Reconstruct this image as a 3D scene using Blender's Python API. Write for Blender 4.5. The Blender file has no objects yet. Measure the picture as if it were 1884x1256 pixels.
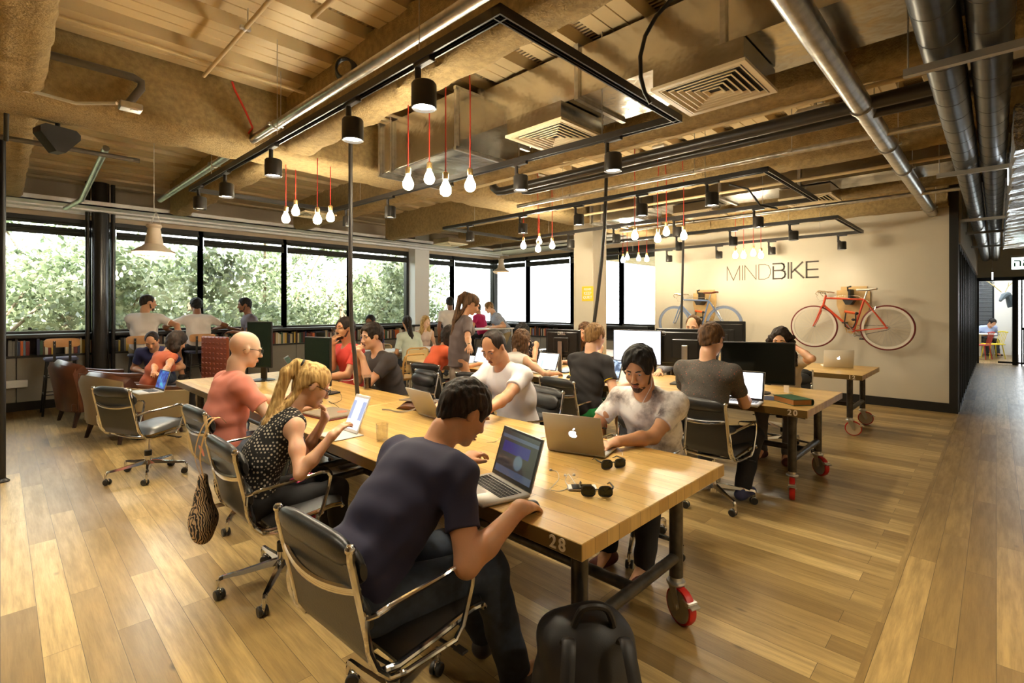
import bpy, math, random
import numpy as np
from mathutils import Vector, Matrix, Euler
random.seed(7)
PI = math.pi
SC = bpy.context.scene
COL = SC.collection
# ---------------------------------------------------------------- camera (photo treated as 1884x1256)
F, HZ, CX, CH = 916.0, 569.0, 942.0, 1.53      # focal length px, horizon row, centre column, eye height m
FWD = (.7168, .6973); RGT = (.6973, -.7168)
cam_d = bpy.data.cameras.new('camera'); cam = bpy.data.objects.new('camera', cam_d); COL.objects.link(cam)
cam.location = (0, 0, CH); cam.rotation_euler = (PI/2, 0, -math.atan2(FWD[0], FWD[1]))
cam_d.sensor_width = 36; cam_d.lens = 36*F/1884; cam_d.shift_y = (HZ-628)/1884
cam_d.clip_start = .05; cam_d.clip_end = 300
SC.camera = cam
# ---------------------------------------------------------------- world, exposure
w = bpy.data.worlds.new('World'); SC.world = w; w.use_nodes = True
bg = w.node_tree.nodes['Background']; bg.inputs[0].default_value = (.93, .97, 1, 1); bg.inputs[1].default_value = 4.4
SC.view_settings.view_transform = 'Standard'; SC.view_settings.look = 'None'
SC.view_settings.exposure = 1.12; SC.view_settings.gamma = 1; SC.view_settings.use_curve_mapping = False
try:
    SC.cycles.max_bounces = 6; SC.cycles.diffuse_bounces = 4; SC.cycles.glossy_bounces = 3
    SC.cycles.transparent_max_bounces = 10; SC.cycles.transmission_bounces = 4
    SC.cycles.use_denoising = True; SC.cycles.sample_clamp_indirect = 6
    SC.cycles.caustics_reflective = False; SC.cycles.caustics_refractive = False
except Exception: pass
def light(name, kind, loc, energy, color=(1, 1, 1), rot=(0, 0, 0), parent=None, **kw):
    d = bpy.data.lights.new(name, kind); d.energy = energy; d.color = color
    for k, v in kw.items(): setattr(d, k, v)
    o = bpy.data.objects.new(name, d); COL.objects.link(o); o.location = loc; o.rotation_euler = rot; o.parent = parent
    return o
light('sun', 'SUN', (0, 0, 20), 15.0, (1, .95, .85), (math.radians(50), 0, math.radians(-12)), angle=.01)   # comes over the roof onto the trees outside
WARM = (1, .875, .63)
SPOT_W, BULB_E = 33.0, 115.0
# ---------------------------------------------------------------- picture -> room helpers
def wpt(px, py, z):                      # the point of height z seen at a pixel
    D = F*(CH-z)/(py-HZ); return wd(px, D, z)
def wd(px, D, z):
    L = D*(px-CX)/F; return Vector((FWD[0]*D+RGT[0]*L, FWD[1]*D+RGT[1]*L, z))
def onx(px, X, z): k = (px-CX)/F; return wd(px, X/(FWD[0]+RGT[0]*k), z)
def ony(px, Y, z): k = (px-CX)/F; return wd(px, Y/(FWD[1]+RGT[1]*k), z)
def srgb(r, g, b):
    f = lambda c: (c/255/12.92) if c/255 <= .04045 else ((c/255+.055)/1.055)**2.4
    return (f(r), f(g), f(b), 1)
# ---------------------------------------------------------------- mesh builder
class MB:
    def __init__(s): s.v = []; s.f = []; s.m = []; s.cur = 0; s.uv = None
    def mat(s, i): s.cur = i; return s
    def add(s, vs, fs, M=None):
        n = len(s.v)
        s.v += [tuple(M @ Vector(p)) if M is not None else tuple(p) for p in vs]
        s.f += [tuple(n+i for i in f) for f in fs]; s.m += [s.cur]*len(fs); return s
    def box(s, c, d, M=None, r=0.0):
        hx, hy, hz = d[0]/2, d[1]/2, d[2]/2
        if r <= 0 or r >= min(hx, hy, hz):
            vs = [(c[0]+x*hx, c[1]+y*hy, c[2]+z*hz) for x in (-1, 1) for y in (-1, 1) for z in (-1, 1)]
            return s.add(vs, [(0, 1, 3, 2), (4, 6, 7, 5), (0, 4, 5, 1), (2, 3, 7, 6), (0, 2, 6, 4), (1, 5, 7, 3)], M)
        vs = []; idx = {}
        for sx in (-1, 1):
            for sy in (-1, 1):
                for sz in (-1, 1):
                    for ax in range(3):
                        p = [hx-r, hy-r, hz-r]; p[ax] += r
                        idx[(sx, sy, sz, ax)] = len(vs); vs.append((c[0]+sx*p[0], c[1]+sy*p[1], c[2]+sz*p[2]))
        fs = []
        for ax in range(3):
            a, b = [(1, 2), (2, 0), (0, 1)][ax]
            for sg in (-1, 1):
                q = []
                for (u, w_) in ((-1, -1), (1, -1), (1, 1), (-1, 1)):
                    t = [0, 0, 0]; t[ax] = sg; t[a] = u; t[b] = w_; q.append(idx[(t[0], t[1], t[2], ax)])
                fs.append(tuple(q if sg > 0 else q[::-1]))
        for ax in range(3):                     # edges parallel to ax
            a, b = [(1, 2), (2, 0), (0, 1)][ax]
            for u in (-1, 1):
                for w_ in (-1, 1):
                    t0 = [0, 0, 0]; t0[a] = u; t0[b] = w_; t0[ax] = -1; t1 = list(t0); t1[ax] = 1
                    q = (idx[(*t0, a)], idx[(*t1, a)], idx[(*t1, b)], idx[(*t0, b)])
                    fs.append(q if u*w_ < 0 else q[::-1])
        for sx in (-1, 1):
            for sy in (-1, 1):
                for sz in (-1, 1):
                    q = (idx[(sx, sy, sz, 0)], idx[(sx, sy, sz, 1)], idx[(sx, sy, sz, 2)])
                    fs.append(q if sx*sy*sz > 0 else q[::-1])
        return s.add(vs, fs, M)
    def tube(s, pts, r, n=10, closed=False, M=None, flat=1.0, cap=True):
        P = [Vector(p) for p in pts]; R = r if isinstance(r, (list, tuple)) else [r]*len(P)
        m = len(P); vs = []; up = None
        for i in range(m):
            if closed: t = P[(i+1) % m]-P[i-1]
            else: t = P[min(i+1, m-1)]-P[max(i-1, 0)]
            t = t.normalized() if t.length > 1e-9 else Vector((0, 0, 1))
            if up is None: up = Vector((0, 0, 1)) if abs(t.z) < .9 else Vector((1, 0, 0))
            a = (up-t*up.dot(t)); a = a.normalized() if a.length > 1e-6 else t.orthogonal().normalized(); b = t.cross(a); up = a
            for k in range(n):
                th = 2*PI*k/n; vs.append(P[i]+a*math.cos(th)*R[i]*flat+b*math.sin(th)*R[i])
        fs = []
        for i in range(m if closed else m-1):
            j = (i+1) % m
            for k in range(n): fs.append((i*n+k, i*n+(k+1) % n, j*n+(k+1) % n, j*n+k))
        if not closed and cap: fs += [tuple(range(n))[::-1], tuple((m-1)*n+k for k in range(n))]
        return s.add(vs, fs, M)
    def cyl(s, p0, p1, r, r1=None, n=16, M=None): return s.tube([p0, p1], [r, r if r1 is None else r1], n, M=M)
    def lathe(s, prof, c=(0, 0, 0), n=24, M=None, a0=0, a1=2*PI):
        vs = []; full = abs(a1-a0-2*PI) < 1e-6; nn = n if full else n+1
        for (r, z) in prof:
            for k in range(nn):
                th = a0+(a1-a0)*k/n; vs.append((c[0]+r*math.cos(th), c[1]+r*math.sin(th), c[2]+z))
        fs = []
        for i in range(len(prof)-1):
            for k in range(n):
                k2 = (k+1) % nn
                fs.append((i*nn+k, i*nn+k2, (i+1)*nn+k2, (i+1)*nn+k))
        return s.add(vs, fs, M)
    def ball(s, c, r, n=12, M=None):
        rr = r if isinstance(r, (list, tuple)) else (r, r, r); vs = []; h = n//2
        for i in range(h+1):
            a = PI*i/h-PI/2
            for k in range(n):
                t = 2*PI*k/n; vs.append((c[0]+rr[0]*math.cos(a)*math.cos(t), c[1]+rr[1]*math.cos(a)*math.sin(t), c[2]+rr[2]*math.sin(a)))
        fs = [(i*n+k, i*n+(k+1) % n, (i+1)*n+(k+1) % n, (i+1)*n+k) for i in range(h) for k in range(n)]
        return s.add(vs, fs, M)
    def prism(s, poly, h, M=None, z0=0.0):       # poly in xy, extruded along z
        n = len(poly); vs = [(x, y, z0) for x, y in poly]+[(x, y, z0+h) for x, y in poly]
        fs = [tuple(range(n))[::-1], tuple(range(n, 2*n))]+[(i, (i+1) % n, n+(i+1) % n, n+i) for i in range(n)]
        return s.add(vs, fs, M)
    def grid(s, rows, M=None, close_u=False):    # rows: list of equal-length point lists
        a, b = len(rows), len(rows[0]); vs = [p for r in rows for p in r]
        fs = [(i*b+k, i*b+(k+1) % b, (i+1)*b+(k+1) % b, (i+1)*b+k) for i in range(a-1) for k in range(b if close_u else b-1)]
        return s.add(vs, fs, M)
    def build(s, name, mats, parent=None, smooth=35, loc=None, rot=None):
        me = bpy.data.meshes.new(name); me.from_pydata([tuple(map(float, p)) for p in s.v], [], s.f)
        for m_ in (mats if isinstance(mats, (list, tuple)) else [mats]): me.materials.append(m_)
        if len(me.polygons) == len(s.m): me.polygons.foreach_set('material_index', s.m)
        if smooth:
            me.shade_smooth()
            try: me.set_sharp_from_angle(angle=math.radians(smooth))
            except Exception: pass
        me.update()
        o = bpy.data.objects.new(name, me); COL.objects.link(o); o.parent = parent
        if loc is not None: o.location = loc
        if rot is not None: o.rotation_euler = rot
        return o
def TR(loc=(0, 0, 0), rot=(0, 0, 0)): return Matrix.Translation(loc) @ Euler(rot).to_matrix().to_4x4()
def thing(name, label, cat, loc=(0, 0, 0), rz=0.0, group=None, rot=None):
    o = bpy.data.objects.new(name, None); COL.objects.link(o); o.location = loc
    o.rotation_euler = rot if rot is not None else (0, 0, rz); o.empty_display_size = .1
    return tag(o, label, cat, group)
def tag(o, label=None, cat=None, group=None, kind=None):
    if label: o['label'] = label
    if cat: o['category'] = cat
    if group: o['group'] = group
    if kind: o['kind'] = kind
    return o
def struct(o): o['kind'] = 'structure'; return o
KIDS = {}
def kids(o): return [c for c in bpy.data.objects if c.parent == o]
def tree_of(o): return [(c, tree_of(c)) for c in kids(o)]
def copy_tree(o, tree=None, parent=None):
    c = o.copy(); COL.objects.link(c)
    if parent is not None: c.parent = parent
    for ch, sub in (tree or []): copy_tree(ch, sub, c)
    return c
def proto_copy(o, tree, loc, rz, label, group=None, first=[None]):
    c = copy_tree(o, tree); c.location = loc; c.rotation_euler = (0, 0, rz); c['label'] = label
    if group: c['group'] = group
    return c
# ---------------------------------------------------------------- materials
MATS = {}
def nmat(name):
    m = bpy.data.materials.new(name); m.use_nodes = True; nt = m.node_tree
    return m, nt, nt.nodes['Principled BSDF']
def mix_col(nt, fac, a, b):
    n = nt.nodes.new('ShaderNodeMix'); n.data_type = 'RGBA'
    for sock, v in ((n.inputs[0], fac), (n.inputs[6], a), (n.inputs[7], b)):
        if hasattr(v, 'is_linked') or hasattr(v, 'node'): nt.links.new(v, sock)
        else: sock.default_value = v
    return n.outputs[2]
def noise(nt, scale, detail=3, vec=None, rough=.5):
    n = nt.nodes.new('ShaderNodeTexNoise'); n.inputs['Scale'].default_value = scale; n.inputs['Detail'].default_value = detail
    n.inputs['Roughness'].default_value = rough
    if vec is not None: nt.links.new(vec, n.inputs['Vector'])
    return n.outputs['Fac']
def coords(nt, kind='Object', scale=(1, 1, 1), rot=(0, 0, 0)):
    t = nt.nodes.new('ShaderNodeTexCoord'); mp = nt.nodes.new('ShaderNodeMapping')
    mp.inputs['Scale'].default_value = scale; mp.inputs['Rotation'].default_value = rot
    nt.links.new(t.outputs[kind], mp.inputs[0]); return mp.outputs[0]
def ramp(nt, fac, stops):
    r = nt.nodes.new('ShaderNodeValToRGB'); e = r.color_ramp.elements
    while len(e) < len(stops): e.new(.5)
    for el, (p, c) in zip(e, stops): el.position = p; el.color = c
    nt.links.new(fac, r.inputs[0]); return r.outputs[0]
def bump(nt, b, h, strength=.3, dist=.01):
    n = nt.nodes.new('ShaderNodeBump'); n.inputs['Strength'].default_value = strength; n.inputs['Distance'].default_value = dist
    nt.links.new(h, n.inputs['Height']); nt.links.new(n.outputs[0], b.inputs['Normal'])
def M_(name, col, rough=.5, metal=0.0, var=0.0, vs=8, bmp=0.0, bs=60, bd=.003, coat=0.0, sheen=0.0, emis=None, es=0, spec=None):
    if name in MATS: return MATS[name]
    m, nt, b = nmat(name); c = col if len(col) == 4 else (*col, 1)
    b.inputs['Roughness'].default_value = rough; b.inputs['Metallic'].default_value = metal
    if coat: b.inputs['Coat Weight'].default_value = coat
    if sheen: b.inputs['Sheen Weight'].default_value = sheen
    if spec is not None: b.inputs['Specular IOR Level'].default_value = spec
    if var:
        v = coords(nt); nn = noise(nt, vs, 4, v)
        lo = (c[0]*(1-var), c[1]*(1-var), c[2]*(1-var), 1); hi = tuple(min(1, x*(1+var)) for x in c[:3])+(1,)
        nt.links.new(ramp(nt, nn, [(.3, lo), (.7, hi)]), b.inputs['Base Color'])
    else: b.inputs['Base Color'].default_value = c
    if bmp: bump(nt, b, noise(nt, bs, 4, coords(nt)), bmp, bd)
    if emis: b.inputs['Emission Color'].default_value = (*emis[:3], 1); b.inputs['Emission Strength'].default_value = es
    MATS[name] = m; return m
def emit(name, col, s):
    if name in MATS: return MATS[name]
    m = bpy.data.materials.new(name); m.use_nodes = True; nt = m.node_tree; nt.nodes.clear()
    e = nt.nodes.new('ShaderNodeEmission'); e.inputs[0].default_value = (*col[:3], 1); e.inputs[1].default_value = s
    o = nt.nodes.new('ShaderNodeOutputMaterial'); nt.links.new(e.outputs[0], o.inputs[0]); MATS[name] = m; return m
def glass(name, tint=(1, 1, 1), refl=1.0, rough=0.0):
    m = bpy.data.materials.new(name); m.use_nodes = True; nt = m.node_tree; nt.nodes.clear()
    t = nt.nodes.new('ShaderNodeBsdfTransparent'); t.inputs[0].default_value = (*tint, 1)
    g = nt.nodes.new('ShaderNodeBsdfGlossy'); g.inputs['Roughness'].default_value = rough
    lw = nt.nodes.new('ShaderNodeLayerWeight'); lw.inputs[0].default_value = .5
    pw = nt.nodes.new('ShaderNodeMath'); pw.operation = 'POWER'; pw.inputs[1].default_value = 4
    mu = nt.nodes.new('ShaderNodeMath'); mu.operation = 'MULTIPLY_ADD'; mu.inputs[1].default_value = .8; mu.inputs[2].default_value = .05*refl
    mx = nt.nodes.new('ShaderNodeMixShader'); o = nt.nodes.new('ShaderNodeOutputMaterial')
    nt.links.new(lw.outputs['Facing'], pw.inputs[0]); nt.links.new(pw.outputs[0], mu.inputs[0]); nt.links.new(mu.outputs[0], mx.inputs[0])
    nt.links.new(t.outputs[0], mx.inputs[1]); nt.links.new(g.outputs[0], mx.inputs[2]); nt.links.new(mx.outputs[0], o.inputs[0])
    return m
def planks(name, along, c1, c2, c3, width=.13, length=1.5, rough=.33, grain=1.0, coordk='Object', offs=(0, 0, 0), bmp=.15):
    """Wood boards running along axis 'x' or 'y' of the object."""
    m, nt, b = nmat(name)
    t = nt.nodes.new('ShaderNodeTexCoord'); mp = nt.nodes.new('ShaderNodeMapping'); nt.links.new(t.outputs[coordk], mp.inputs[0])
    mp.inputs['Rotation'].default_value = (0, 0, 0 if along == 'x' else PI/2); mp.inputs['Location'].default_value = offs
    br = nt.nodes.new('ShaderNodeTexBrick'); nt.links.new(mp.outputs[0], br.inputs['Vector'])
    br.offset = .37; br.offset_frequency = 2; br.squash = 1
    br.inputs['Scale'].default_value = 1; br.inputs['Brick Width'].default_value = length; br.inputs['Row Height'].default_value = width
    br.inputs['Mortar Size'].default_value = .0012; br.inputs['Mortar Smooth'].default_value = .3; br.inputs['Bias'].default_value = 0
    br.inputs['Color1'].default_value = (0, 0, 0, 1); br.inputs['Color2'].default_value = (1, 1, 1, 1); br.inputs['Mortar'].default_value = (.5, .5, .5, 1)
    tone = ramp(nt, br.outputs['Color'], [(0, c1), (.5, c2), (1, c3)])
    # grain stretched along the board, shifted per board
    sep = nt.nodes.new('ShaderNodeVectorMath'); sep.operation = 'MULTIPLY_ADD'
    nt.links.new(br.outputs['Color'], sep.inputs[0]); sep.inputs[1].default_value = (7, 3, 5); nt.links.new(mp.outputs[0], sep.inputs[2])
    mp2 = nt.nodes.new('ShaderNodeMapping'); mp2.inputs['Scale'].default_value = (1.6, 16, 1); nt.links.new(sep.outputs[0], mp2.inputs[0])
    g1 = noise(nt, 1.6, 6, mp2.outputs[0], .62)
    mp3 = nt.nodes.new('ShaderNodeMapping'); mp3.inputs['Scale'].default_value = (5, 120, 1); nt.links.new(sep.outputs[0], mp3.inputs[0])
    g2 = noise(nt, 1.5, 3, mp3.outputs[0], .6)
    c = mix_col(nt, ramp(nt, g1, [(.38, (0, 0, 0, 1)), (.62, (.45*grain,)*3+(1,))]), tone, tuple(x*.55 for x in c1[:3])+(1,))
    c = mix_col(nt, ramp(nt, g2, [(.45, (0, 0, 0, 1)), (.8, (.35*grain,)*3+(1,))]), c, tuple(x*.5 for x in c1[:3])+(1,))
    kn = nt.nodes.new('ShaderNodeTexVoronoi'); mp4 = nt.nodes.new('ShaderNodeMapping'); mp4.inputs['Scale'].default_value = (1.3, 3.1, 1)
    nt.links.new(sep.outputs[0], mp4.inputs[0]); nt.links.new(mp4.outputs[0], kn.inputs['Vector']); kn.inputs['Scale'].default_value = 1.1
    c = mix_col(nt, ramp(nt, kn.outputs['Distance'], [(.02, (.75*grain,)*3+(1,)), (.06, (0, 0, 0, 1))]), c, tuple(x*.2 for x in c1[:3])+(1,))
    c = mix_col(nt, br.outputs['Fac'], c, tuple(x*.28 for x in c1[:3])+(1,))
    nt.links.new(c, b.inputs['Base Color'])
    nt.links.new(ramp(nt, g1, [(.3, (rough*.85,)*3+(1,)), (.7, (rough*1.2,)*3+(1,))]), b.inputs['Roughness'])
    inv = nt.nodes.new('ShaderNodeMath'); inv.operation = 'SUBTRACT'; inv.inputs[0].default_value = 1; nt.links.new(br.outputs['Fac'], inv.inputs[1])
    bump(nt, b, inv.outputs[0], bmp, .004)
    MATS[name] = m; return m
FLOOR1 = planks('oak_floor', 'y', srgb(142, 114, 68), srgb(176, 146, 92), srgb(206, 176, 118), grain=1.0)
FLOOR2 = planks('oak_floor_corridor', 'x', srgb(138, 110, 66), srgb(168, 138, 86), srgb(194, 162, 104), grain=1.0)
TOPW = planks('butcher_block_oak', 'y', srgb(188, 148, 80), srgb(204, 165, 94), srgb(214, 178, 108), width=.075, length=1.1, rough=.32, grain=.5, bmp=.03)
CHROME = M_('chrome', (.8, .79, .77), .09, 1)
STEEL = M_('dark_raw_steel', (.075, .066, .055), .38, .7, var=.3, vs=20)
GALV = M_('galvanised_steel', (.55, .53, .49), .32, 1, var=.22, vs=14)
DUCTM = M_('duct_sheet_metal', (.62, .60, .55), .2, 1, var=.12, vs=3, bmp=.3, bs=2.2, bd=.05)
FOIL = M_('foil_insulation', (.75, .76, .78), .2, 1, bmp=.9, bs=9, bd=.03)
SPIRAL = M_('dark_spiral_duct', (.075, .078, .08), .33, .9, var=.2, vs=12)
BLACK = M_('black_powder_coat', (.012, .011, .010), .42)
BLACKP = M_('black_plastic', (.015, .014, .013), .35)
MATTE = M_('matte_black', (.02, .018, .016), .6)
LEATH = M_('black_leather', (.022, .021, .02), .36, bmp=.25, bs=120, bd=.002)
LEATHB = M_('brown_leather', srgb(84, 48, 30), .3, var=.3, vs=7, bmp=.3, bs=50, bd=.004)
LINEN = M_('beige_linen', srgb(150, 130, 92), .8, bmp=.3, bs=220, bd=.001)
WHITEW = M_('cream_wall_paint', srgb(208, 198, 178), .75, var=.03, vs=2, bmp=.05, bs=90)
WHITE = M_('white_paint', srgb(226, 224, 220), .5)
WHITEM = M_('white_metal_tray', srgb(232, 233, 236), .45, var=.06)
DKWALL = M_('dark_brown_wall', srgb(92, 76, 58), .85, var=.15, vs=3)
SPRAY = M_('sprayed_fireproofing', srgb(158, 136, 94), .95, var=.22, vs=22, bmp=1.0, bs=75, bd=.012)
DECKM = M_('painted_steel_deck', srgb(206, 184, 142), .6, var=.06, vs=2)
def ribbed():
    m, nt, b = nmat('embossed_deck_rib'); b.inputs['Base Color'].default_value = srgb(190, 168, 128); b.inputs['Roughness'].default_value = .6
    wv = nt.nodes.new('ShaderNodeTexWave'); wv.bands_direction = 'X'; wv.inputs['Scale'].default_value = 8; nt.links.new(coords(nt), wv.inputs['Vector']); bump(nt, b, wv.outputs['Fac'], 1.0, .02); return m
DECKR = ribbed()
GREY = M_('grey_cabinet_paint', srgb(136, 130, 120), .6)
ALU = M_('aluminium', (.66, .64, .61), .28, 1)
ALUW = M_('brushed_silver_laptop', (.60, .57, .52), .35, .35)
REDP = M_('red_polyurethane', srgb(196, 30, 22), .4)
REDC = M_('red_cord', srgb(200, 50, 34), .6)
PLY = M_('plywood', srgb(206, 170, 112), .5, var=.12, vs=9)
RUBBER = M_('grey_rubber', (.05, .05, .05), .7)
GLASS = glass('window_glass', (.97, .99, .98), 1.0)
GLASSD = glass('partition_glass', (.5, .54, .56), 1.5)
CLEAR = glass('drinking_glass', (.97, .97, .95), 2.2)
SCREENOFF = M_('dark_glossy_screen', (.006, .008, .007), .12)
# ================================================================ ROOM SHELL
DZ = 3.56                                   # underside of the steel deck
XW, YW = 9.79, .42                          # bike wall plane, corridor edge of the floor
GY = 10.8; GX = 10.3                        # glass planes of the two window walls
def sbox(name, lo, hi, m, r=0, parent=None):
    c = [(a+b)/2 for a, b in zip(lo, hi)]; d = [b-a for a, b in zip(lo, hi)]
    return struct(MB().box(c, d, r=r).build(name, m, parent, smooth=0))
sbox('floor', (-3, YW, -.06), (11, 11.2, 0), FLOOR1)
sbox('floor_corridor', (-3, -3, -.06), (24, YW, 0), FLOOR2)
# corrugated deck over everything, ribs along x
def deck():
    b = MB(); y = -3.2; P = [(y, DZ, 0)]
    while y < 11.4:
        for dy, dz, mi in ((.11, 0, 0), (.114, .006, 0), (.122, .006, 0), (.126, 0, 0), (.235, 0, 0), (.239, .006, 0), (.247, .006, 0), (.251, 0, 0), (.36, 0, 0), (.385, .085, 0), (.525, .085, 1), (.55, 0, 0)):
            P.append((y+dy, DZ+dz, mi))
        y += .55
    for (ya, za, _), (yb, zb, mi) in zip(P[:-1], P[1:]):
        b.mat(mi); b.add([(-3, ya, za), (24, ya, za), (24, yb, zb), (-3, yb, zb)], [(0, 1, 2, 3)])
    return b.build('ceiling', [DECKM, DECKR], smooth=0)
struct(deck())
sbox('ceiling_slab', (-3, -3, DZ+.09), (24, 11.4, DZ+.35), DKWALL)
# outer walls out of the picture that close the room
sbox('wall_behind_camera', (-3.1, -3, 0), (-3, 11, DZ+.1), DKWALL)
sbox('wall_right', (-3, -3.1, 0), (24, -3, DZ+.1), WHITEW)
# bike wall
sbox('wall_bikes', (XW, .5, 0), (XW+.14, 5.25, DZ+.09), WHITEW)
sbox('baseboard_bikes', (XW-.015, .5, 0), (XW, 5.25, .14), BLACK)
sbox('trim_1', (XW-.02, .40, 0), (XW+.16, .5, DZ), BLACK)
# window walls -----------------------------------------------------------
SILL, HEAD = 1.19, 3.0
sbox('wall_windows_left', (-3, GY-.02, 0), (GX+.1, GY+.2, SILL-.03), GREY)
sbox('wall_windows_left_top', (-3, GY-.08, HEAD), (GX+.1, GY+.2, DZ+.09), M_('wall_above_windows', srgb(200, 182, 158), .85, var=.1, vs=2))
sbox('wall_windows_back', (GX-.02, 5.2, 0), (GX+.2, GY+.1, SILL-.03), GREY)
sbox('wall_windows_back_top', (GX-.08, 5.2, HEAD), (GX+.2, GY+.1, DZ+.09), MATS['wall_above_windows'])
sbox('wall_behind_bikes', (XW+.14, 5.05, 0), (GX+.2, 5.25, DZ), WHITEW)
def xs(px): return ony(px, GY, 1).x
def ys(px): return onx(px, GX, 1).y
DARKF = M_('dark_window_frame', (.022, .021, .021), .4)
BLIND = M_('dark_roller_blind', (.03, .032, .026), .7, bmp=.3, bs=150)
def window_unit(k, axis, a, b, blind_z=2.73):
    """Glazing bay between a and b: frame, pane, rolled blind."""
    root = bpy.data.objects.new('window_%d' % k, None); COL.objects.link(root); struct(root)
    def bx(lo, hi, r=0):
        c = [(p+q)/2 for p, q in zip(lo, hi)]; d = [q-p for p, q in zip(lo, hi)]
        return (c, d) if axis == 'x' else ([c[1], c[0], c[2]], [d[1], d[0], d[2]])
    P = GY if axis == 'x' else GX
    f = MB()
    for lo, hi in (((a, P-.05, SILL-.04), (b, P+.05, SILL)), ((a, P-.06, HEAD-.10), (b, P+.05, HEAD)),
                   ((a-.035, P-.07, SILL-.04), (a+.035, P+.05, HEAD)), ((b-.035, P-.07, SILL-.04), (b+.035, P+.05, HEAD))):
        f.box(*bx(lo, hi))
    struct(f.build('window_frame', DARKF, root, smooth=0))
    struct(MB().box(*bx((a+.035, P-.004, SILL), (b-.035, P+.004, HEAD-.1))).build('window_pane', GLASS, root, smooth=0))
    bl = MB(); c, d = bx((a+.04, P-.10, blind_z), (b-.04, P-.085, 2.84)); bl.box(c, d)
    c, d = bx((a+.04, P-.115, blind_z-.015), (b-.04, P-.075, blind_z+.01)); bl.box(c, d)
    p0, p1 = ((a+.04, P-.10, 2.90), (b-.04, P-.10, 2.90)) if axis == 'x' else ((P-.10, a+.04, 2.90), (P-.10, b-.04, 2.90))
    bl.cyl(p0, p1, .028, n=10)
    bl.cyl(tuple(Vector(p0)-Vector((0, 0, .12))), tuple(Vector(p1)-Vector((0, 0, .12))), .02, n=8)
    struct(bl.build('window_blind', BLIND, root))
    return root
lx = [-2.9, xs(-60), xs(163), xs(207), xs(368), xs(522), xs(642), xs(747)]
k = 1
for a, b in zip(lx[:-1], lx[1:]):
    window_unit(k, 'x', a, b); k += 1
lx2 = [xs(776), xs(831), GX-.05]
for a, b in zip(lx2[:-1], lx2[1:]): window_unit(k, 'x', a, b); k += 1
ly = [GY-.1, ys(972), ys(1054), ys(1144), 5.3]
for a, b in zip(ly[:-1], ly[1:]): window_unit(k, 'y', b, a); k += 1
# window handle plate on the first pane (small black stay)
MB().box((0, 0, 0), (.16, .03, .012)).box((0, 0, .02), (.04, .03, .04)).build('window_stay', BLACK, None, loc=ony(55, GY-.02, 1.21))
tag(bpy.data.objects['window_stay'], 'small black window stay on the sill of the leftmost window', 'window stay')
# white column pairs
sbox('column_window', (xs(749), GY-.35, 0), (xs(775), GY+.05, DZ), WHITE)
sbox('column_centre', (7.15, 5.0, 0), (7.57, 5.42, DZ), WHITEW, r=.01)
# dark round column by the left windows with its two mullion pipes
struct(MB().cyl((ony(185, GY-.45, 1).x, GY-.45, 0), (ony(185, GY-.45, 1).x, GY-.45, DZ), .112, n=28).build('column_dark', M_('dark_glossy_column', (.02, .018, .016), .25)))
for px, y in ((161, GY-.45), (208, GY-.45)):
    struct(MB().cyl((ony(px, y, 1).x, y, 0), (ony(px, y, 1).x, y, DZ), .030, n=14).build('column_pipe', MATS['dark_glossy_column']))
# white service tray running along the window walls under the deck
def tray():
    b = MB(); z0, z1 = 3.08, 3.16; y0, y1 = 9.72, GY-.12; x1 = GX-.1
    b.box(((-3+x1)/2, y0+.01, (z0+z1)/2), (x1+3, .02, z1-z0)).box(((-3+x1)/2, (y0+y1)/2, z0+.01), (x1+3, y1-y0, .02))
    b.box(((-3+x1)/2, y0+.34, z0-.012), (x1+3, .03, .024)).box(((-3+x1)/2, y1-.25, z0-.02), (x1+3, .05, .04))
    xx0 = 9.25
    b.box((xx0+.01, (5.6+y0)/2, (z0+z1)/2), (.02, y0-5.6, z1-z0)).box(((xx0+GX-.12)/2, (5.6+y0)/2, z0+.01), (GX-.12-xx0, y0-5.6, .02))
    return b.build('service_tray', WHITEM, smooth=0)
tag(tray(), 'long white metal service tray hung along the windows under the ceiling', 'tray')
# windowsill counter, book shelf, cabinets (left wall)
def low_wall(axis, a, b, P, nm, lab):
    root = thing(nm, lab, 'low bookcase')
    def bb(lo, hi): 
        c = [(p+q)/2 for p, q in zip(lo, hi)]; d = [q-p for p, q in zip(lo, hi)]
        return (c, d) if axis == 'x' else ([c[1], c[0], c[2]], [d[1], d[0], d[2]])
    F0 = P-.33
    MB().box(*bb((a, F0-.04, 1.10), (b, P-.03, 1.15))).build('counter', BLACK, root, smooth=0)
    s = MB(); s.box(*bb((a, F0, .80), (b, P-.03, .83))); s.box(*bb((a, P-.06, .83), (b, P-.03, 1.10)))
    n = max(1, int((b-a)/1.3))
    for i in range(n+1):
        x = a+(b-a)*i/n; s.box(*bb((x-.012, F0+.01, .83), (x+.012, P-.04, 1.10)))
    s.build('shelf', MATTE, root, smooth=0)
    for i in range(n):
        x0 = a+(b-a)*i/n; x1 = a+(b-a)*(i+1)/n
        MB().box(*bb((x0+.006, F0+.02, .14), (x1-.006, P-.05, .80))).build('cabinet_door', GREY, root, smooth=0)
    MB().box(*bb((a, F0+.06, 0), (b, P-.06, .14))).build('plinth', BLACK, root, smooth=0)
    return root
low_wall('x', -2.6, GX-.45, GY, 'window_bookcase', 'low grey cabinet with open book shelf and black top along the left windows')
low_wall('y', 5.5, GY-.55, GX, 'window_bookcase', 'low grey cabinet with open book shelf under the bright back windows')
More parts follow.
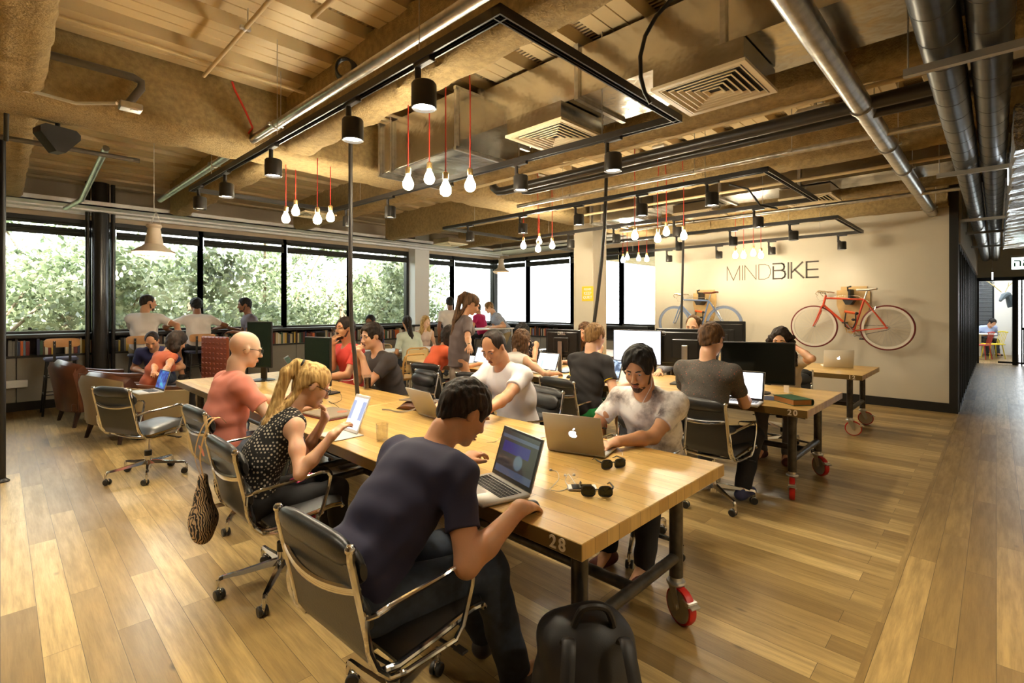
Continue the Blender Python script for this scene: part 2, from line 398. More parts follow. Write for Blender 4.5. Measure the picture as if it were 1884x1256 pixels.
# ---------------------------------------------------------------- beams with sprayed coating
def rough_beam(name, axis, a, b, c, wid, z0, z1, seed):
    rng = np.random.RandomState(seed); n = int((b-a)/.07); r = .05
    sec = []
    for (u, v) in ((-wid/2, z1), (-wid/2, z1-.12), (-wid/2, z0+.14), (-wid/2, z0+r), (-wid/2+r*.4, z0+r*.35), (-wid/2+r*1.3, z0), (-wid/6, z0), (wid/6, z0), (wid/2-r*1.3, z0), (wid/2-r*.4, z0+r*.35), (wid/2, z0+r), (wid/2, z0+.14), (wid/2, z1-.12), (wid/2, z1)): sec.append((u, v))
    J = rng.randn(n+1, len(sec), 2)*.007
    for it in range(1): J[1:-1] = (J[1:-1]*2+J[:-2]+J[2:])/3
    rows = []
    for i in range(n+1):
        t = a+(b-a)*i/n; rr = []
        for k_, (u, v) in enumerate(sec):
            du, dv = J[i, k_]; 
            p = (t, c+u+du, v+dv) if axis == 'x' else (c+u+du, t, v+dv)
            rr.append(p)
        rows.append(rr)
    return struct(MB().grid(rows).build(name, SPRAY, smooth=60))
rough_beam('beam_girder', 'x', -3, GX, 5.22, .62, 3.04, DZ+.08, 1)
for i, X in enumerate((.08, 2.05, 4.03, 6.02, 8.08)):
    rough_beam('beam_cross', 'y', (-1.0 if i else -3), 4.93, X, .27, 3.06, DZ+.02, 10+i)
    rough_beam('beam_cross', 'y', 5.5, 9.6, X, .27, 3.06, DZ+.02, 30+i)
rough_beam('beam_wall', 'y', .5, 5.0, 9.62, .34, 3.03, DZ+.02, 50)
# ---------------------------------------------------------------- pipes and conduits
def pipe(name, lab, pts, r, m, cat='pipe', n=16, clamps=(), group=None):
    b = MB(); b.tube(pts, r, n)
    o = b.build(name, m, smooth=50); tag(o, lab, cat, group)
    if clamps:
        for t in clamps:
            c = MB()
            p = Vector(pts[0]).lerp(Vector(pts[-1]), t); d = (Vector(pts[-1])-Vector(pts[0])).normalized()
            c.tube([p-d*.018, p+d*.018], r*1.18, n); 
            u = d.cross(Vector((0, 0, 1)))
            c.tube([p+u*r*1.1+Vector((0, 0, r*.2)), p+u*r*1.1+Vector((0, 0, DZ-p.z))], .004, 6)
            for s_ in (-1, 1): c.box((p.x+u.x*r*1.25*s_, p.y+u.y*r*1.25*s_, p.z), (.03, .03, .02))
            c.build('clamp', GALV, o)
    return o
pipe('galvanised_pipe', 'galvanised pipe running beside the near black track, this side of the girder', [(1.63, -.6, 3.02), (1.63, 4.93, 3.10)], .036, GALV, clamps=(.32, .9))
pipe('galvanised_pipe', 'galvanised pipe above the left windows ending beyond the near track', [(1.60, 5.55, 3.08), (1.60, 8.6, 3.10)], .036, GALV, clamps=(.15,))
pipe('galvanised_pipe', 'short galvanised pipe over the armchairs at the far left', [ony(195, 6.3, 3.12), ony(150, 8.9, 3.02), ony(120, 9.6, 2.98)], .03, GALV)
pipe('sprinkler_main', 'thick galvanised pipe crossing the ceiling to the bike wall', [(1.2, .69, 2.985), (XW, .69, 2.985)], .066, GALV, n=24, clamps=(.36, .5, .62, .94))
pipe('ceiling_conduit', 'thin grey conduit under the ribbed deck, upper left', [(-.9, 4.45, 3.47), (2.0, 4.45, 3.47), (3.2, 4.45, 3.47)], .013, DECKM, 'conduit')
pipe('ceiling_conduit', 'thin grey conduit crossing the ribs diagonally above the near bulbs', [(1.15, -.3, 3.42), (1.15, 4.6, 3.42)], .014, DECKM, 'conduit', clamps=(.3, .6, .8))
pipe('ceiling_conduit', 'second thin conduit over the near track beside the galvanised pipe', [(1.38, -.6, 3.38), (1.38, 3.1, 3.38)], .016, DECKM, 'conduit', clamps=(.5,))
bp = [(4.30, -.25, 3.0), (4.30, 4.3, 2.98), (4.30, 4.42, 2.99), (4.30, 4.5, 3.05), (4.30, 4.53, 3.15), (4.30, 4.53, 3.56)]
pipe('black_pipe', 'fat black pipe slung under the beams right of the bulbs', bp, .05, M_('black_pipe_paint', (.03, .026, .022), .3), n=18, clamps=(.25,))
pipe('black_pipe', 'thinner black pipe parallel to the fat one', [(4.47, -.25, 2.97), (4.47, 4.05, 2.95), (4.47, 4.15, 2.97), (4.47, 4.2, 3.05), (4.47, 4.2, 3.56)], .032, MATS['black_pipe_paint'], n=14)
pipe('steel_conduit', 'pale steel conduit hung under the third beam', [(5.05, .2, 2.97), (5.05, 4.8, 2.97)], .026, GALV, 'conduit', clamps=(.25, .45, .8))
pipe('steel_conduit', 'pale conduit along the edge of the second beam', [(4.19, .3, 3.07), (4.19, 4.8, 3.07)], .018, DECKM, 'conduit')
pipe('steel_conduit', 'pale conduit in front of the bike wall above the last track', [(7.85, .3, 2.95), (7.85, 4.9, 2.95)], .026, GALV, 'conduit', clamps=(.3, .7))
pipe('steel_conduit', 'pale conduit near the corridor side of the beams', [(6.35, .3, 3.0), (6.35, 4.6, 3.0)], .018, DECKM, 'conduit')
pipe('black_waste_pipe', 'dark plastic pipe with elbow across the girder at upper left', [(-.9, 4.8, 3.33), (.72, 4.8, 3.33), (.77, 4.8, 3.31), (.77, 4.8, 3.26), (.66, 4.78, 3.06)], .028, M_('dark_grey_pipe', (.10, .085, .07), .45), clamps=())
pipe('black_waste_pipe', 'dark pipe under the deck behind the girder at far left', [(-.6, 6.0, 2.98), (.95, 6.0, 2.98)], .022, MATS['dark_grey_pipe'])
o = MB().box((0, 0, 0), (.14, .11, .05), r=.008).cyl((.02, -.02, -.03), (.02, -.02, -.02), .025).build('junction_box', GALV, loc=wpt(240, 197, 3.05)); tag(o, 'grey junction box on the girder face at upper left', 'junction box')
pipe('flexible_conduit', 'ribbed white flexible conduit bending into the junction box', [wpt(-40, 157, 3.08), wpt(60, 168, 3.07), wpt(140, 190, 3.05), wpt(215, 190, 3.04)], .012, WHITE, 'conduit')
b = MB(); px0 = wpt(12, 205, 3.0)
pipe('black_cable', 'black cable dropping along the ceiling at the far left edge', [ony(28, 5.0, 3.5), ony(27, 5.0, 3.3), ony(32, 4.9, 3.2), ony(12, 5.55, 3.06), ony(11, 5.75, 2.9)], .016, BLACK, 'cable')
# red tie and red cords of the bulbs come from the deck
o = MB()
for k_ in range(5): o.tube([(.055*math.cos(2*PI*q_/24)*(1+.08*k_), .012*k_-.03, .065*math.sin(2*PI*q_/24)*(1+.05*k_)) for q_ in range(24)], .008, 6, closed=True)
tag(o.build('cable_coil', BLACK, loc=wpt(636, 128, 3.16), rot=(0, 0, -.8)), 'coil of black cable tied at the galvanised pipe above the second spotlight', 'cable')
o = MB().box((0, 0, 0), (.16, .30, .09), r=.03).box((0, 0, .2), (.02, .02, .40)); tag(o.build('white_box_light', WHITEW, loc=wpt(1500, 207, 3.2)), 'cream rounded box fixed under the deck right of the near vents', 'box')
pipe('red_cord', 'red cord looped from the deck to the end of the galvanised pipe', [wpt(427, 150, 3.5), wpt(432, 165, 3.44), wpt(452, 205, 3.28), wpt(465, 235, 3.16), wpt(455, 248, 3.14)], .009, REDC, 'cord')
# spiral ducts over the corridor edge
def spiral(name, lab, Y, z, r, x0, x1):
    b = MB(); n = 26; pts = []; steps = int((x1-x0)/.34)
    prof = []
    for i in range(steps):
        x = x0+(x1-x0)*i/steps
        prof += [(x, r), (x+.325, r), (x+.328, r+.0018), (x+.338, r+.0018)]
    rows = [[(x, Y+rr*math.cos(2*PI*k_/n), z+rr*math.sin(2*PI*k_/n)) for k_ in range(n)] for x, rr in prof]
    b.grid(rows, close_u=True); o = b.build(name, SPIRAL, smooth=30); tag(o, lab, 'duct'); return o
spiral('spiral_duct', 'dark spiral duct over the corridor edge, nearer the bike wall', .21, 2.95, .09, 1.3, 19)
spiral('spiral_duct', 'dark spiral duct over the corridor, right of its twin', .02, 2.95, .088, 1.3, 19)
for j, (x, y0, y1) in enumerate(((3.5, .37, -1.2), (6.4, .42, -.9), (9.9, .38, -1.0), (11.6, .38, -1), (14.2, .38, -1))):
    b = MB().box((x, (y0+y1)/2, 2.835), (.042, abs(y0-y1), .04))
    for y in (y0-.02, (y0+y1)/2): b.cyl((x, y, 2.83), (x, y, DZ+.05), .005, n=6)
    tag(b.build('hanger_rail', M_('dull_zinc', (.42, .40, .36), .5, .7)), ['nearest zinc rail carrying the spiral ducts', 'second zinc rail under the spiral ducts', 'zinc rail under the spiral ducts at the black wall end', 'fourth zinc rail, deeper in the corridor ceiling', 'farthest zinc rail in the corridor ceiling'][j], 'rail')
# foil-wrapped duct over the corridor
b = MB(); rows = []
rng = np.random.RandomState(4)
for i in range(60):
    x = 4.75+i*.13; s = .015*math.sin(i*2.1)+rng.rand()*.008; rows.append([(x, -.10+s, 2.60-s), (x, -.08, 2.72), (x, -.10+s, 2.9+s), (x, -.7, 2.92), (x, -1.3, 2.9), (x, -1.3, 2.6), (x, -.9, 2.60-s), (x, -.5, 2.61-s*.7), (x, -.28, 2.6+s)])
b.grid(rows, close_u=True); b.add([rows[0][k_] for k_ in range(9)], [tuple(range(9))[::-1]])
tag(b.build('foil_duct', FOIL, smooth=40), 'shiny foil-wrapped duct above the corridor at the right edge', 'duct')
# big rectangular ducts with diffusers
def rect_duct(name, lab, X0, Y0, Y1, w_, z0, z1):
    root = thing(name, lab, 'duct', (X0, Y0, z0)); L = Y1-Y0; h = z1-z0
    b = MB(); b.box((w_/2, L/2, h/2), (w_, L, h)); b.build('duct_body', DUCTM, root, smooth=0)
    n = int(L/.9)
    for i in range(n+1):
        y = L*i/n; f = MB()
        for (cx_, cz, dx, dz) in ((w_/2, -.012, w_+.05, .024), (w_/2, h+.012, w_+.05, .024), (-.012, h/2, .024, h), (w_+.012, h/2, .024, h)): f.box((cx_, y, cz), (dx, .035, dz))
        f.build('flange', GALV, root, smooth=0)
    return root
rect_duct('rectangular_duct', 'galvanised rectangular duct above the near table feeding two square vents', 3.04, -1.0, 3.35, .62, 3.13, 3.5)
rect_duct('rectangular_duct', 'galvanised duct in front of the bike wall', 7.02, -.2, 4.75, .62, 3.1, 3.5)
def duct_end(name, lab, x, y, z, w_, l_, h):
    root = thing(name, lab, 'duct', (x, y, z)); t = .012
    b = MB()
    for c, d in (((w_/2, l_/2, 0), (w_, l_, t)), ((w_/2, l_/2, h), (w_, l_, t)), ((0, l_/2, h/2), (t, l_, h)), ((w_, l_/2, h/2), (t, l_, h)), ((w_/2, 0, h/2), (w_, t, h)), ((w_/2, l_*.55, h/2), (w_, t, h))): b.box(c, d)
    b.build('duct_body', DUCTM, root, smooth=0)
    for y_ in (l_, l_-.22, .02):
        f = MB()
        for (cx_, cz, dx, dz) in ((w_/2, -.02, w_+.08, .03), (w_/2, h+.02, w_+.08, .03), (-.02, h/2, .03, h+.04), (w_+.02, h/2, .03, h+.04)): f.box((cx_, y_, cz), (dx, .03, dz))
        f.build('flange', GALV, root, smooth=0)
duct_end('duct_elbow', 'large open-ended sheet metal duct box left of the near bulbs', 2.75, 3.3, 2.93, .72, 1.25, .48)
duct_end('duct_elbow', 'open-ended sheet metal duct box at the far side by the white column', 6.75, 3.9, 2.95, .72, .85, .45)
WHVENT = M_('cream_vent_louvre', srgb(226, 208, 172), .35)
def diffuser(lab, x, y, s, z, h=.17, pr=None):
    root = thing('ceiling_vent', lab, 'vent', (x, y, z))
    MB().box((0, 0, h/2+.02), (s*.96, s*.96, h)).build('plenum_box', DUCTM, root, smooth=0)
    f = MB(); t = .035
    for c, d in (((0, s/2-t/2, .01), (s, t, .02)), ((0, -s/2+t/2, .01), (s, t, .02)), ((s/2-t/2, 0, .01), (t, s-2*t, .02)), ((-s/2+t/2, 0, .01), (t, s-2*t, .02))): f.box(c, d)
    f.build('frame', WHVENT, root, smooth=0)
    l = MB()
    for i in range(6):
        a = s/2-t-.004-i*.040
        sq = lambda r_, z_: [(r_, r_, z_), (-r_, r_, z_), (-r_, -r_, z_), (r_, -r_, z_)]
        if a < .03: break
        l.grid([sq(a-.022, .017), sq(a-.003, .003), sq(a-.003, -.002), sq(a-.011, -.002), sq(a-.024, .015)], close_u=True)
    l.build('louvre', WHVENT, root, smooth=0)
    MB().box((0, 0, .0195), (s-.08, s-.08, .002)).build('vent_throat', MATTE, root, smooth=0)
for lab, x, y, z in (('square ceiling vent nearest the camera, top centre right', 3.3, 1.34, 2.97), ('square ceiling vent above the near bulb cluster', 3.26, 2.66, 2.97),
                     ('square ceiling vent in front of the bike wall lettering', 7.4, 1.75, 2.95), ('square ceiling vent further left on the far duct', 7.35, 3.2, 2.95)):
    diffuser(lab, x, y, .60, z, .13 if x < 5 else .12)
diffuser('small white ceiling vent near the left windows beyond the girder', 3.4, 7.6, .5, 2.98, .1)
diffuser('white ceiling vent by the window corner', 6.9, 8.6, .55, 2.95, .1)
# black suspended cable over near duct
pipe('black_cable', 'curved black cable hanging onto the corner of the near track', [wd(x_, 2.62+.0*x_, CH+(HZ-y_)*2.62/F) for x_, y_ in ((1262, -40), (1236, -2), (1207, 30), (1187, 66), (1178, 104), (1179, 142), (1186, 170), (1197, 190))], .011, BLACK, 'cable')
pipe('black_cable', 'black cable loop above the middle track', [(6.1, 2.3, 3.03), (6.15, 2.1, 2.95), (6.2, 2.05, 2.86), (6.25, 2.0, 2.76), (6.55, 1.9, 2.75)], .012, BLACK, 'cable')
for px_, lab_ in ((20, 'white power socket box low on the cabinet at the far left edge'), (40, 'white power socket box beside the other one at far left')):
    q_ = ony(px_, GY-.36, .42); tag(MB().box((0, 0, 0), (.13, .05, .11), r=.008).box((0, -.027, .02), (.08, .006, .03)).build('power_socket', WHITE, loc=tuple(q_)), lab_, 'socket')
# loudspeaker under the girder
sp = thing('loudspeaker', 'black triangular loudspeaker hanging under the girder at left', 'loudspeaker', ony(106, 5.46, 2.93), 1.9)
MB().prism([(-.10, .07), (.10, .07), (.13, .04), (.13, .0), (.03, -.13), (-.03, -.13), (-.13, .0), (-.13, .04)], .13, TR((-.06, 0, 0), (PI/2, 0, PI/2))).build('speaker_body', MATTE, sp)
MB().cyl((0, 0, .05), (0, 0, .16), .016).build('bracket', BLACK, sp)
# ================================================================ TRACKS, SPOTLIGHTS, BULBS
TRK = M_('black_track', (.016, .013, .011), .35)
RAILS = {}
GAIN = {'a': 1.0, 'b': .9, 'c': .16, 'd': 1.3, 'e': 1.2, 'f': .35}
def track_frame(key, lab, x0, x1, y0, y1, zn, zf):
    root = thing('track_frame', lab, 'track'); z = lambda y: zn+(zf-zn)*(y-y0)/(y1-y0)
    def rail(p, q):
        p = Vector(p); q = Vector(q); d = q-p; L = d.length
        M = Matrix.Translation((p+q)/2) @ d.to_track_quat('X', 'Z').to_matrix().to_4x4()
        b = MB().box((0, 0, .018), (L+.05, .05, .012), M).box((0, .021, -.004), (L+.05, .008, .034), M).box((0, -.021, -.004), (L+.05, .008, .034), M)
        b.box((0, .010, -.012), (L, .003, .006), M).box((0, -.010, -.012), (L, .003, .006), M)
        b.build('rail', TRK, root, smooth=0)
    A, B, C_, D_ = (x0, y0, z(y0)), (x1, y0, z(y0)), (x1, y1, z(y1)), (x0, y1, z(y1))
    rail(A, B); rail(B, C_); rail(D_, C_); rail(A, D_)
    for x in (x0, x1):
        for t in (.12, .5, .85):
            y = y0+(y1-y0)*t; MB().cyl((x, y, z(y)+.02), (x, y, DZ+.01), .003, n=6).build('hanger', GALV, root)
    RAILS[key] = (x0, x1, y0, y1, z)
track_frame('a', 'near rectangular frame of black lighting track over the front table', 1.46, 3.07, 1.49, 6.3, 2.77, 2.84)
track_frame('b', 'middle rectangular frame of black lighting track', 4.86, 6.55, 1.5, 6.2, 2.80, 2.80)
track_frame('c', 'farthest frame of black lighting track before the bike wall', 7.72, 9.45, 1.52, 6.3, 2.75, 2.75)
track_frame('d', 'added frame of black lighting track for fill light, behind the camera on the right', 1.4, 3.0, -2.5, -.4, 2.8, 2.8)  # this and the next two frames are added out of view for ambient light
track_frame('e', 'added frame of black lighting track for fill light, over the aisle left of the camera', -2.0, -.45, 1.5, 6.0, 2.8, 2.8)
track_frame('f', 'added frame of black lighting track for fill light, over the far side of the corridor', 5.2, 7.6, -2.6, -1.2, 2.8, 2.8)
LENS = emit('spot_lens', (1, .9, .72), 30)
LENSD = emit('spot_lens_dim', (1, .82, .55), 3)
names = ['first', 'second', 'third', 'fourth']
def make_spot():
    root = thing('spotlight', 'x', 'spotlight')
    # origin at the underside of the rail
    MB().box((0, 0, -.02), (.14, .036, .035), r=.004).build('adapter', TRK, root)
    MB().cyl((.05, 0, -.03), (.05, 0, -.13), .016, n=12).cyl((.05, 0, -.10), (.02, 0, -.125), .014, n=10).build('arm', TRK, root)
    h = MB(); h.lathe([(.02, .001), (.055, 0), (.062, -.01), (.062, -.125), (.058, -.128), (.056, -.122), (.052, -.11)], (0, 0, -.125), 28); can = h.build('can', M_('black_can', (.02, .018, .016), .38), root)
    MB().lathe([(0, 0), (.052, 0)], (0, 0, -.238), 24).build('lens', LENS, can)
    return root
SPOT = make_spot(); ST = tree_of(SPOT)
first = True
spots = [('a', 0, 780, 1, 'brightest black track spotlight nearest the camera'), ('a', 0, 649, 1, 'second black spotlight on the near track, by the hanging cable'), ('a', 0, 503, 1, 'third black spotlight on the near track beside the left bulbs'), ('a', 0, 417, 1, 'fourth black spotlight on the near track'), ('a', 0, 368, 0, 'last black spotlight at the far left end of the near track'),
         ('a', 1, 1128, 1, 'black spotlight on the far rail of the near track, closest to its corner'), ('a', 1, 958, 1, 'black spotlight above the near bulbs, far rail of the near track'), ('a', 1, 718, 0, 'bronze-looking spotlight left of the near bulbs, far rail'), ('a', 1, 640, 0, 'spotlight behind the black cable on the far rail'),
         ('b', 0, 1310, 1, 'black spotlight under the middle track near its corner'), ('b', 0, 1181, 1, 'black spotlight on the middle track above the red cords'), ('b', 0, 1065, 1, 'black spotlight on the middle track beside the white column'), ('b', 0, 962, 1, 'black spotlight on the middle track left of the column'), ('b', 0, 865, 1, 'last spotlight at the left end of the middle track'),
         ('b', 1, 1395, 1, 'black spotlight on the far rail of the middle track over the lettering'), ('b', 1, 1246, 0, 'black spotlight on the far rail of the middle track, second'), ('b', 1, 1134, 0, 'black spotlight against the white column top'), ('b', 1, 1050, 0, 'small black spotlight left of the white column'),
         ('c', 0, 1460, 1, 'black spotlight on the last track right of the lettering'), ('c', 0, 1349, 1, 'black spotlight on the last track above the small bulbs'), ('c', 0, 1250, 0, 'black spotlight at the left part of the last track'),
         ('c', 1, 1549, 1, 'rightmost black spotlight close to the bike wall'), ('c', 1, 1420, 1, 'small black spotlight close to the wall above the letter E'), ('c', 1, 1323, 1, 'small black spotlight close to the wall above the letter M'), ('c', 1, 1231, 0, 'small black spotlight over the blue bicycle')]
unseen = [(k_, sd_, y_) for k_, ys_ in (('d', (-2.1, -1.4, -.7)), ('e', (2.0, 3.2, 4.4, 5.6)), ('f', (-2.4, -1.5))) for sd_ in (0, 1) for y_ in ys_]  # spotlights added outside the view to brighten floor and ceiling
for key, side, px, on, lab in spots+[(k_, sd_, y_, 1, None) for k_, sd_, y_ in unseen]:
    x0, x1, y0, y1, z = RAILS[key]; X = x1 if side else x0
    if lab is None:
        p = Vector((X, px, 0)); lab = 'added black track spotlight for fill outside the picture, %s lamp along the %s %s rail' % (names[{'d': (-2.1, -1.4, -.7), 'e': (2.0, 3.2, 4.4, 5.6), 'f': (-2.4, -1.5)}[key].index(px)], 'outer' if side else 'inner', {'d': 'right-hand', 'e': 'aisle', 'f': 'corridor'}[key])
    else: p = onx(px, X, 0)
    zz = z(p.y)-.004
    if first: s = SPOT; first = False
    else: s = copy_tree(SPOT, ST)
    s.location = (X, p.y, zz); s.rotation_euler = (0, 0, PI/2); s['label'] = lab; s['group'] = 'black track spotlights'
    if not on:
        for c in kids(s):
            for g in kids(c): g.data = g.data.copy(); g.data.materials[0] = LENSD
    if on:
        light('spot_lamp', 'SPOT', (0, 0, -.25), SPOT_W*GAIN[key], WARM, (0, 0, 0), parent=s, spot_size=math.radians(112), spot_blend=.75, shadow_soft_size=.03)
def make_bulb():
    root = thing('pendant_bulb', 'x', 'light bulb')
    # origin at the bulb's widest point
    g = MB().lathe([(.0, -.046), (.02, -.043), (.036, -.028), (.041, -.006), (.038, .014), (.026, .04), (.016, .062), (.0145, .074)], n=20)
    g.build('glass_envelope', emit('bulb_glow', (1, .87, .62), BULB_E), root)
    MB().lathe([(.015, .070), (.019, .072), (.021, .08), (.021, .118), (.012, .128), (.005, .13)], n=16).build('socket', M_('brass_socket', (.62, .45, .2), .3, .9), root)
    return root
BULB = make_bulb(); BT = tree_of(BULB); firstb = True
clusters = [('near cluster', [(751, 338, 3.75), (790, 328, 3.9), (820, 349, 3.55), (865, 341, 3.7)], 'over the front table'),
            ('left cluster', [(526, 402, 5.2), (544, 389, 5.4), (584, 404, 5.05), (608, 400, 5.25)], 'before the left windows'),
            ('middle cluster', [(963, 452, 7.5), (992, 444, 7.7), (1016, 452, 7.55), (990, 458, 7.4)], 'left of the white column'),
            ('right cluster', [(1168, 434, 6.1), (1210, 439, 6.2), (1226, 427, 6.3), (1258, 434, 6.15)], 'above the lit monitor'),
            ('far cluster', [(1353, 470, 8.2), (1368, 470, 8.3), (1386, 466, 8.35), (1400, 470, 8.2)], 'before the wall lettering'),
            ('farthest cluster', [(1146, 479, 9.7), (1154, 474, 9.9), (1175, 476, 9.8), (1190, 477, 9.7)], 'before the back windows')]
names = ['first', 'second', 'third', 'fourth']
for nm, pts, where in clusters:
    for i, (px, py, D) in enumerate(pts):
        zz = CH+(HZ-py)*D/F; p = wd(px, D, zz)
        if firstb: s = BULB; firstb = False
        else: s = copy_tree(BULB, BT)
        s.location = p; s.rotation_euler = (0, 0, random.random()*6)
        s['label'] = '%s glowing bulb from the left in the %s %s' % (names[i], nm, where); s['group'] = 'hanging bulbs, '+nm
        x, y, z = p; j = .10*(i-1.5)
        b = MB().tube([(0, 0, .128), (0, 0, (DZ-z)*.6), (.012, .01, (DZ-z)*.8), (0, 0, DZ-z-.04), (.03, .01, DZ-z-.01), (.06*(1.5-i), .05, DZ-z-.012)], .0045, 6)
        b.build('red_cord', REDC, s)
    cx, cy, _ = wd(sum(p[0] for p in pts)/4, sum(p[2] for p in pts)/4, 0)
    # clamp blocks on the deck where the cords meet
    o = MB().box((0, 0, 0), (.16, .16, .03), r=.006).box((.1, .0, .0), (.06, .03, .025)).build('cord_rose', WHITE, loc=(cx, cy, DZ-.016))
    tag(o, 'small white connection box on the deck over the bulbs %s' % where, 'connection box')
    light('bulb_lamp', 'POINT', tuple(wd(sum(p[0] for p in pts)/4, sum(p[2] for p in pts)/4, CH+(HZ-sum(p[1] for p in pts)/4)*(sum(p[2] for p in pts)/4)/F-.02)), 42, (1, .76, .46), shadow_soft_size=.12) if False else None
def make_pendant():
    root = thing('pendant_lamp', 'x', 'pendant lamp')
    sh = MB().lathe([(.02, .33), (.075, .33), (.08, .31), (.07, .295), (.062, .29), (.095, .10), (.12, .075), (.21, .015), (.222, 0), (.215, -.002), (.115, .065), (.085, .09), (.05, .25)], n=36)
    sh.build('shade', M_('white_lamp_shade', srgb(214, 198, 176), .4), root)
    MB().lathe([(0, .035), (.11, .06)], n=24).build('diffuser', emit('pendant_glow', (1, .86, .66), 9), root)
    c = MB()
    for i in range(8):
        a = PI*i/8; c.tube([(.214*math.cos(t)*math.cos(a), .214*math.cos(t)*math.sin(a), -.07*math.sin(t)) for t in [PI*k/12 for k in range(13)]], .0022, 5)
    for rr, zz in ((.213, -.006), (.17, -.042), (.09, -.064)): c.tube([(rr*math.cos(2*PI*k/28), rr*math.sin(2*PI*k/28), zz) for k in range(28)], .0025, 5, closed=True)
    c.build('wire_guard', M_('white_wire', srgb(220, 205, 180), .4), root)
    b = MB()
    for a in range(3): b.cyl((.07*math.cos(a*2.1), .07*math.sin(a*2.1), .33), (.02, 0, .5), .003, n=6)
    b.cyl((0, 0, .49), (0, 0, 1.38), .004, n=6); b.build('cord', WHITE, root)
    return root
PEN = make_pendant(); PT = tree_of(PEN)
PEN.location = (1.27, 7.15, 2.20); PEN['label'] = 'large white enamel pendant lamp with wire guard hanging above the armchairs'
p2_ = copy_tree(PEN, PT); p2_.location = tuple(ony(922, 9.3, 2.52)); p2_['label'] = 'distant white pendant lamp hanging before the bright corner windows'
light('pendant_light', 'POINT', (1.27, 7.15, 2.12), 34, WARM, shadow_soft_size=.08)
# ================================================================ TABLES
TT = .756; TH = .06
def text_obj(name, body, size, m, parent, loc, rot, ext=.002, align='CENTER', space=1.0, offs=0.0, font_shear=0):
    cu = bpy.data.curves.new(name, 'FONT'); cu.body = body; cu.size = size; cu.extrude = ext; cu.align_x = align; cu.align_y = 'CENTER'
    cu.space_character = space; cu.offset = offs; cu.materials.append(m)
    t = bpy.data.objects.new(name, cu); COL.objects.link(t)
    dg = bpy.context.evaluated_depsgraph_get(); me = bpy.data.meshes.new_from_object(t.evaluated_get(dg))
    me.name = name; bpy.data.objects.remove(t); o = bpy.data.objects.new(name, me); COL.objects.link(o); o.parent = parent
    o.location = loc; o.rotation_euler = rot; return o
NUMM = M_('pale_number_paint', srgb(224, 208, 180), .5)
def make_caster(root, x, y, a=0.0, whub=False):
    """Braked swivel caster; its wheel touches z=0."""
    M = TR((x, y, 0), (0, 0, a))
    w = MB(); w.lathe([(.0, -.02), (.077, -.02), (.0775, -.0195), (.0775, .0195), (.077, .02), (0, .02)], n=28, M=M @ TR((.035, 0, .088), (PI/2, 0, 0)))
    f = MB()
    f.cyl((0, 0, .185), (0, 0, .222), .028, M=M, n=20).lathe([(0, .178), (.043, .178), (.046, .186), (.043, .194), (0, .194)], n=20, M=M)
    for s in (-1, 1): f.add([(-.03, s*.026, .18), (.03, s*.026, .18), (.055, s*.026, .09), (.035, s*.026, .068), (.018, s*.026, .09), (-.03, s*.029, .18), (.03, s*.029, .18), (.055, s*.029, .09), (.035, s*.029, .068), (.018, s*.029, .09)], [(0, 1, 2, 3, 4), (9, 8, 7, 6, 5), (0, 5, 6, 1), (1, 6, 7, 2), (2, 7, 8, 3), (3, 8, 9, 4), (4, 9, 5, 0)], M)
    f.cyl((.035, -.035, .088), (.035, .035, .088), .008, M=M, n=10)
    f.box((.07, 0, .155), (.07, .05, .006), M @ TR((0, 0, 0), (0, .25, 0))); f.box((.105, 0, .13), (.025, .055, .02), M)
    c = f.build('caster', M_('zinc_plate', (.62, .60, .56), .3, .9), root)
    w.build('caster_wheel', M_('dirty_white_hub', srgb(200, 180, 150), .5) if whub else M_('zinc_hub', (.40, .39, .37), .5), c)
    t = MB(); t.lathe([(.0765, -.021), (.085, -.019), (.088, -.008), (.088, .008), (.085, .019), (.0765, .021)], n=32, M=M @ TR((.035, 0, .088), (PI/2, 0, 0))); t.build('tyre', REDP, c)
def make_table(lab, x0, x1, y0, y1, num=None, casters=True, ca=(2.4, 4.3)):
    root = thing('work_table', lab, 'table', (x0, y0, 0)); W_, L = x1-x0, y1-y0
    b = MB(); b.box((W_/2, L/2, TT-TH/2), (W_, L-.004, TH), r=.003); b.build('tabletop', TOPW, root, smooth=0)
    legx = (.20, W_-.20); legy = (.16, L-.16)
    for y in legy:
        for x in legx:
            MB().cyl((x, y, .215 if casters else 0), (x, y, TT-TH), .033, n=20).build('leg', STEEL, root)
            if casters: make_caster(root, x, y, ca[int(x > W_/2)] if y < L/2 else 1.0, num == '12')
        MB().cyl((legx[0], y, .31), (legx[1], y, .31), .026, n=18).build('cross_rail', STEEL, root)
    MB().cyl((W_/2, legy[0], .31), (W_/2, legy[1], .31), .026, n=18).build('long_rail', STEEL, root)
    MB().box((W_/2, L/2, TT-TH-.012), (W_-.5, L-.4, .02)).build('under_frame', STEEL, root, smooth=0)
    if num:
        t = text_obj('table_number', num, .06, NUMM, root, (-.0015, .105, TT-TH/2), (PI/2, 0, -PI/2), space=1.35, offs=.0014)
    return root
T1, T1X = 1.335, 2.53
make_table('front butcher block table numbered 28 with red casters, nearest the camera', T1, T1X, .975, 3.60, '28')
make_table('second butcher block table joined to the front one, carrying two upright monitors', T1, T1X, 3.60, 6.42)
T2, T2X = 4.29, 5.5
make_table('butcher block table numbered 20 in the middle row with a green book', T2, T2X, 1.03, 3.7, '20', ca=(3.4, 4.05))
make_table('rear butcher block table of the middle row with laptops and a black monitor', T2, T2X, 3.7, 6.4)
T3, T3X = 7.02, 8.22
make_table('butcher block table numbered 12 by the bike wall with a silver laptop', T3, T3X, 1.12, 3.8, '12', ca=(4.9, 4.9))
make_table('rear table of the last row, partly hidden behind monitors', T3, T3X, 3.8, 6.4)
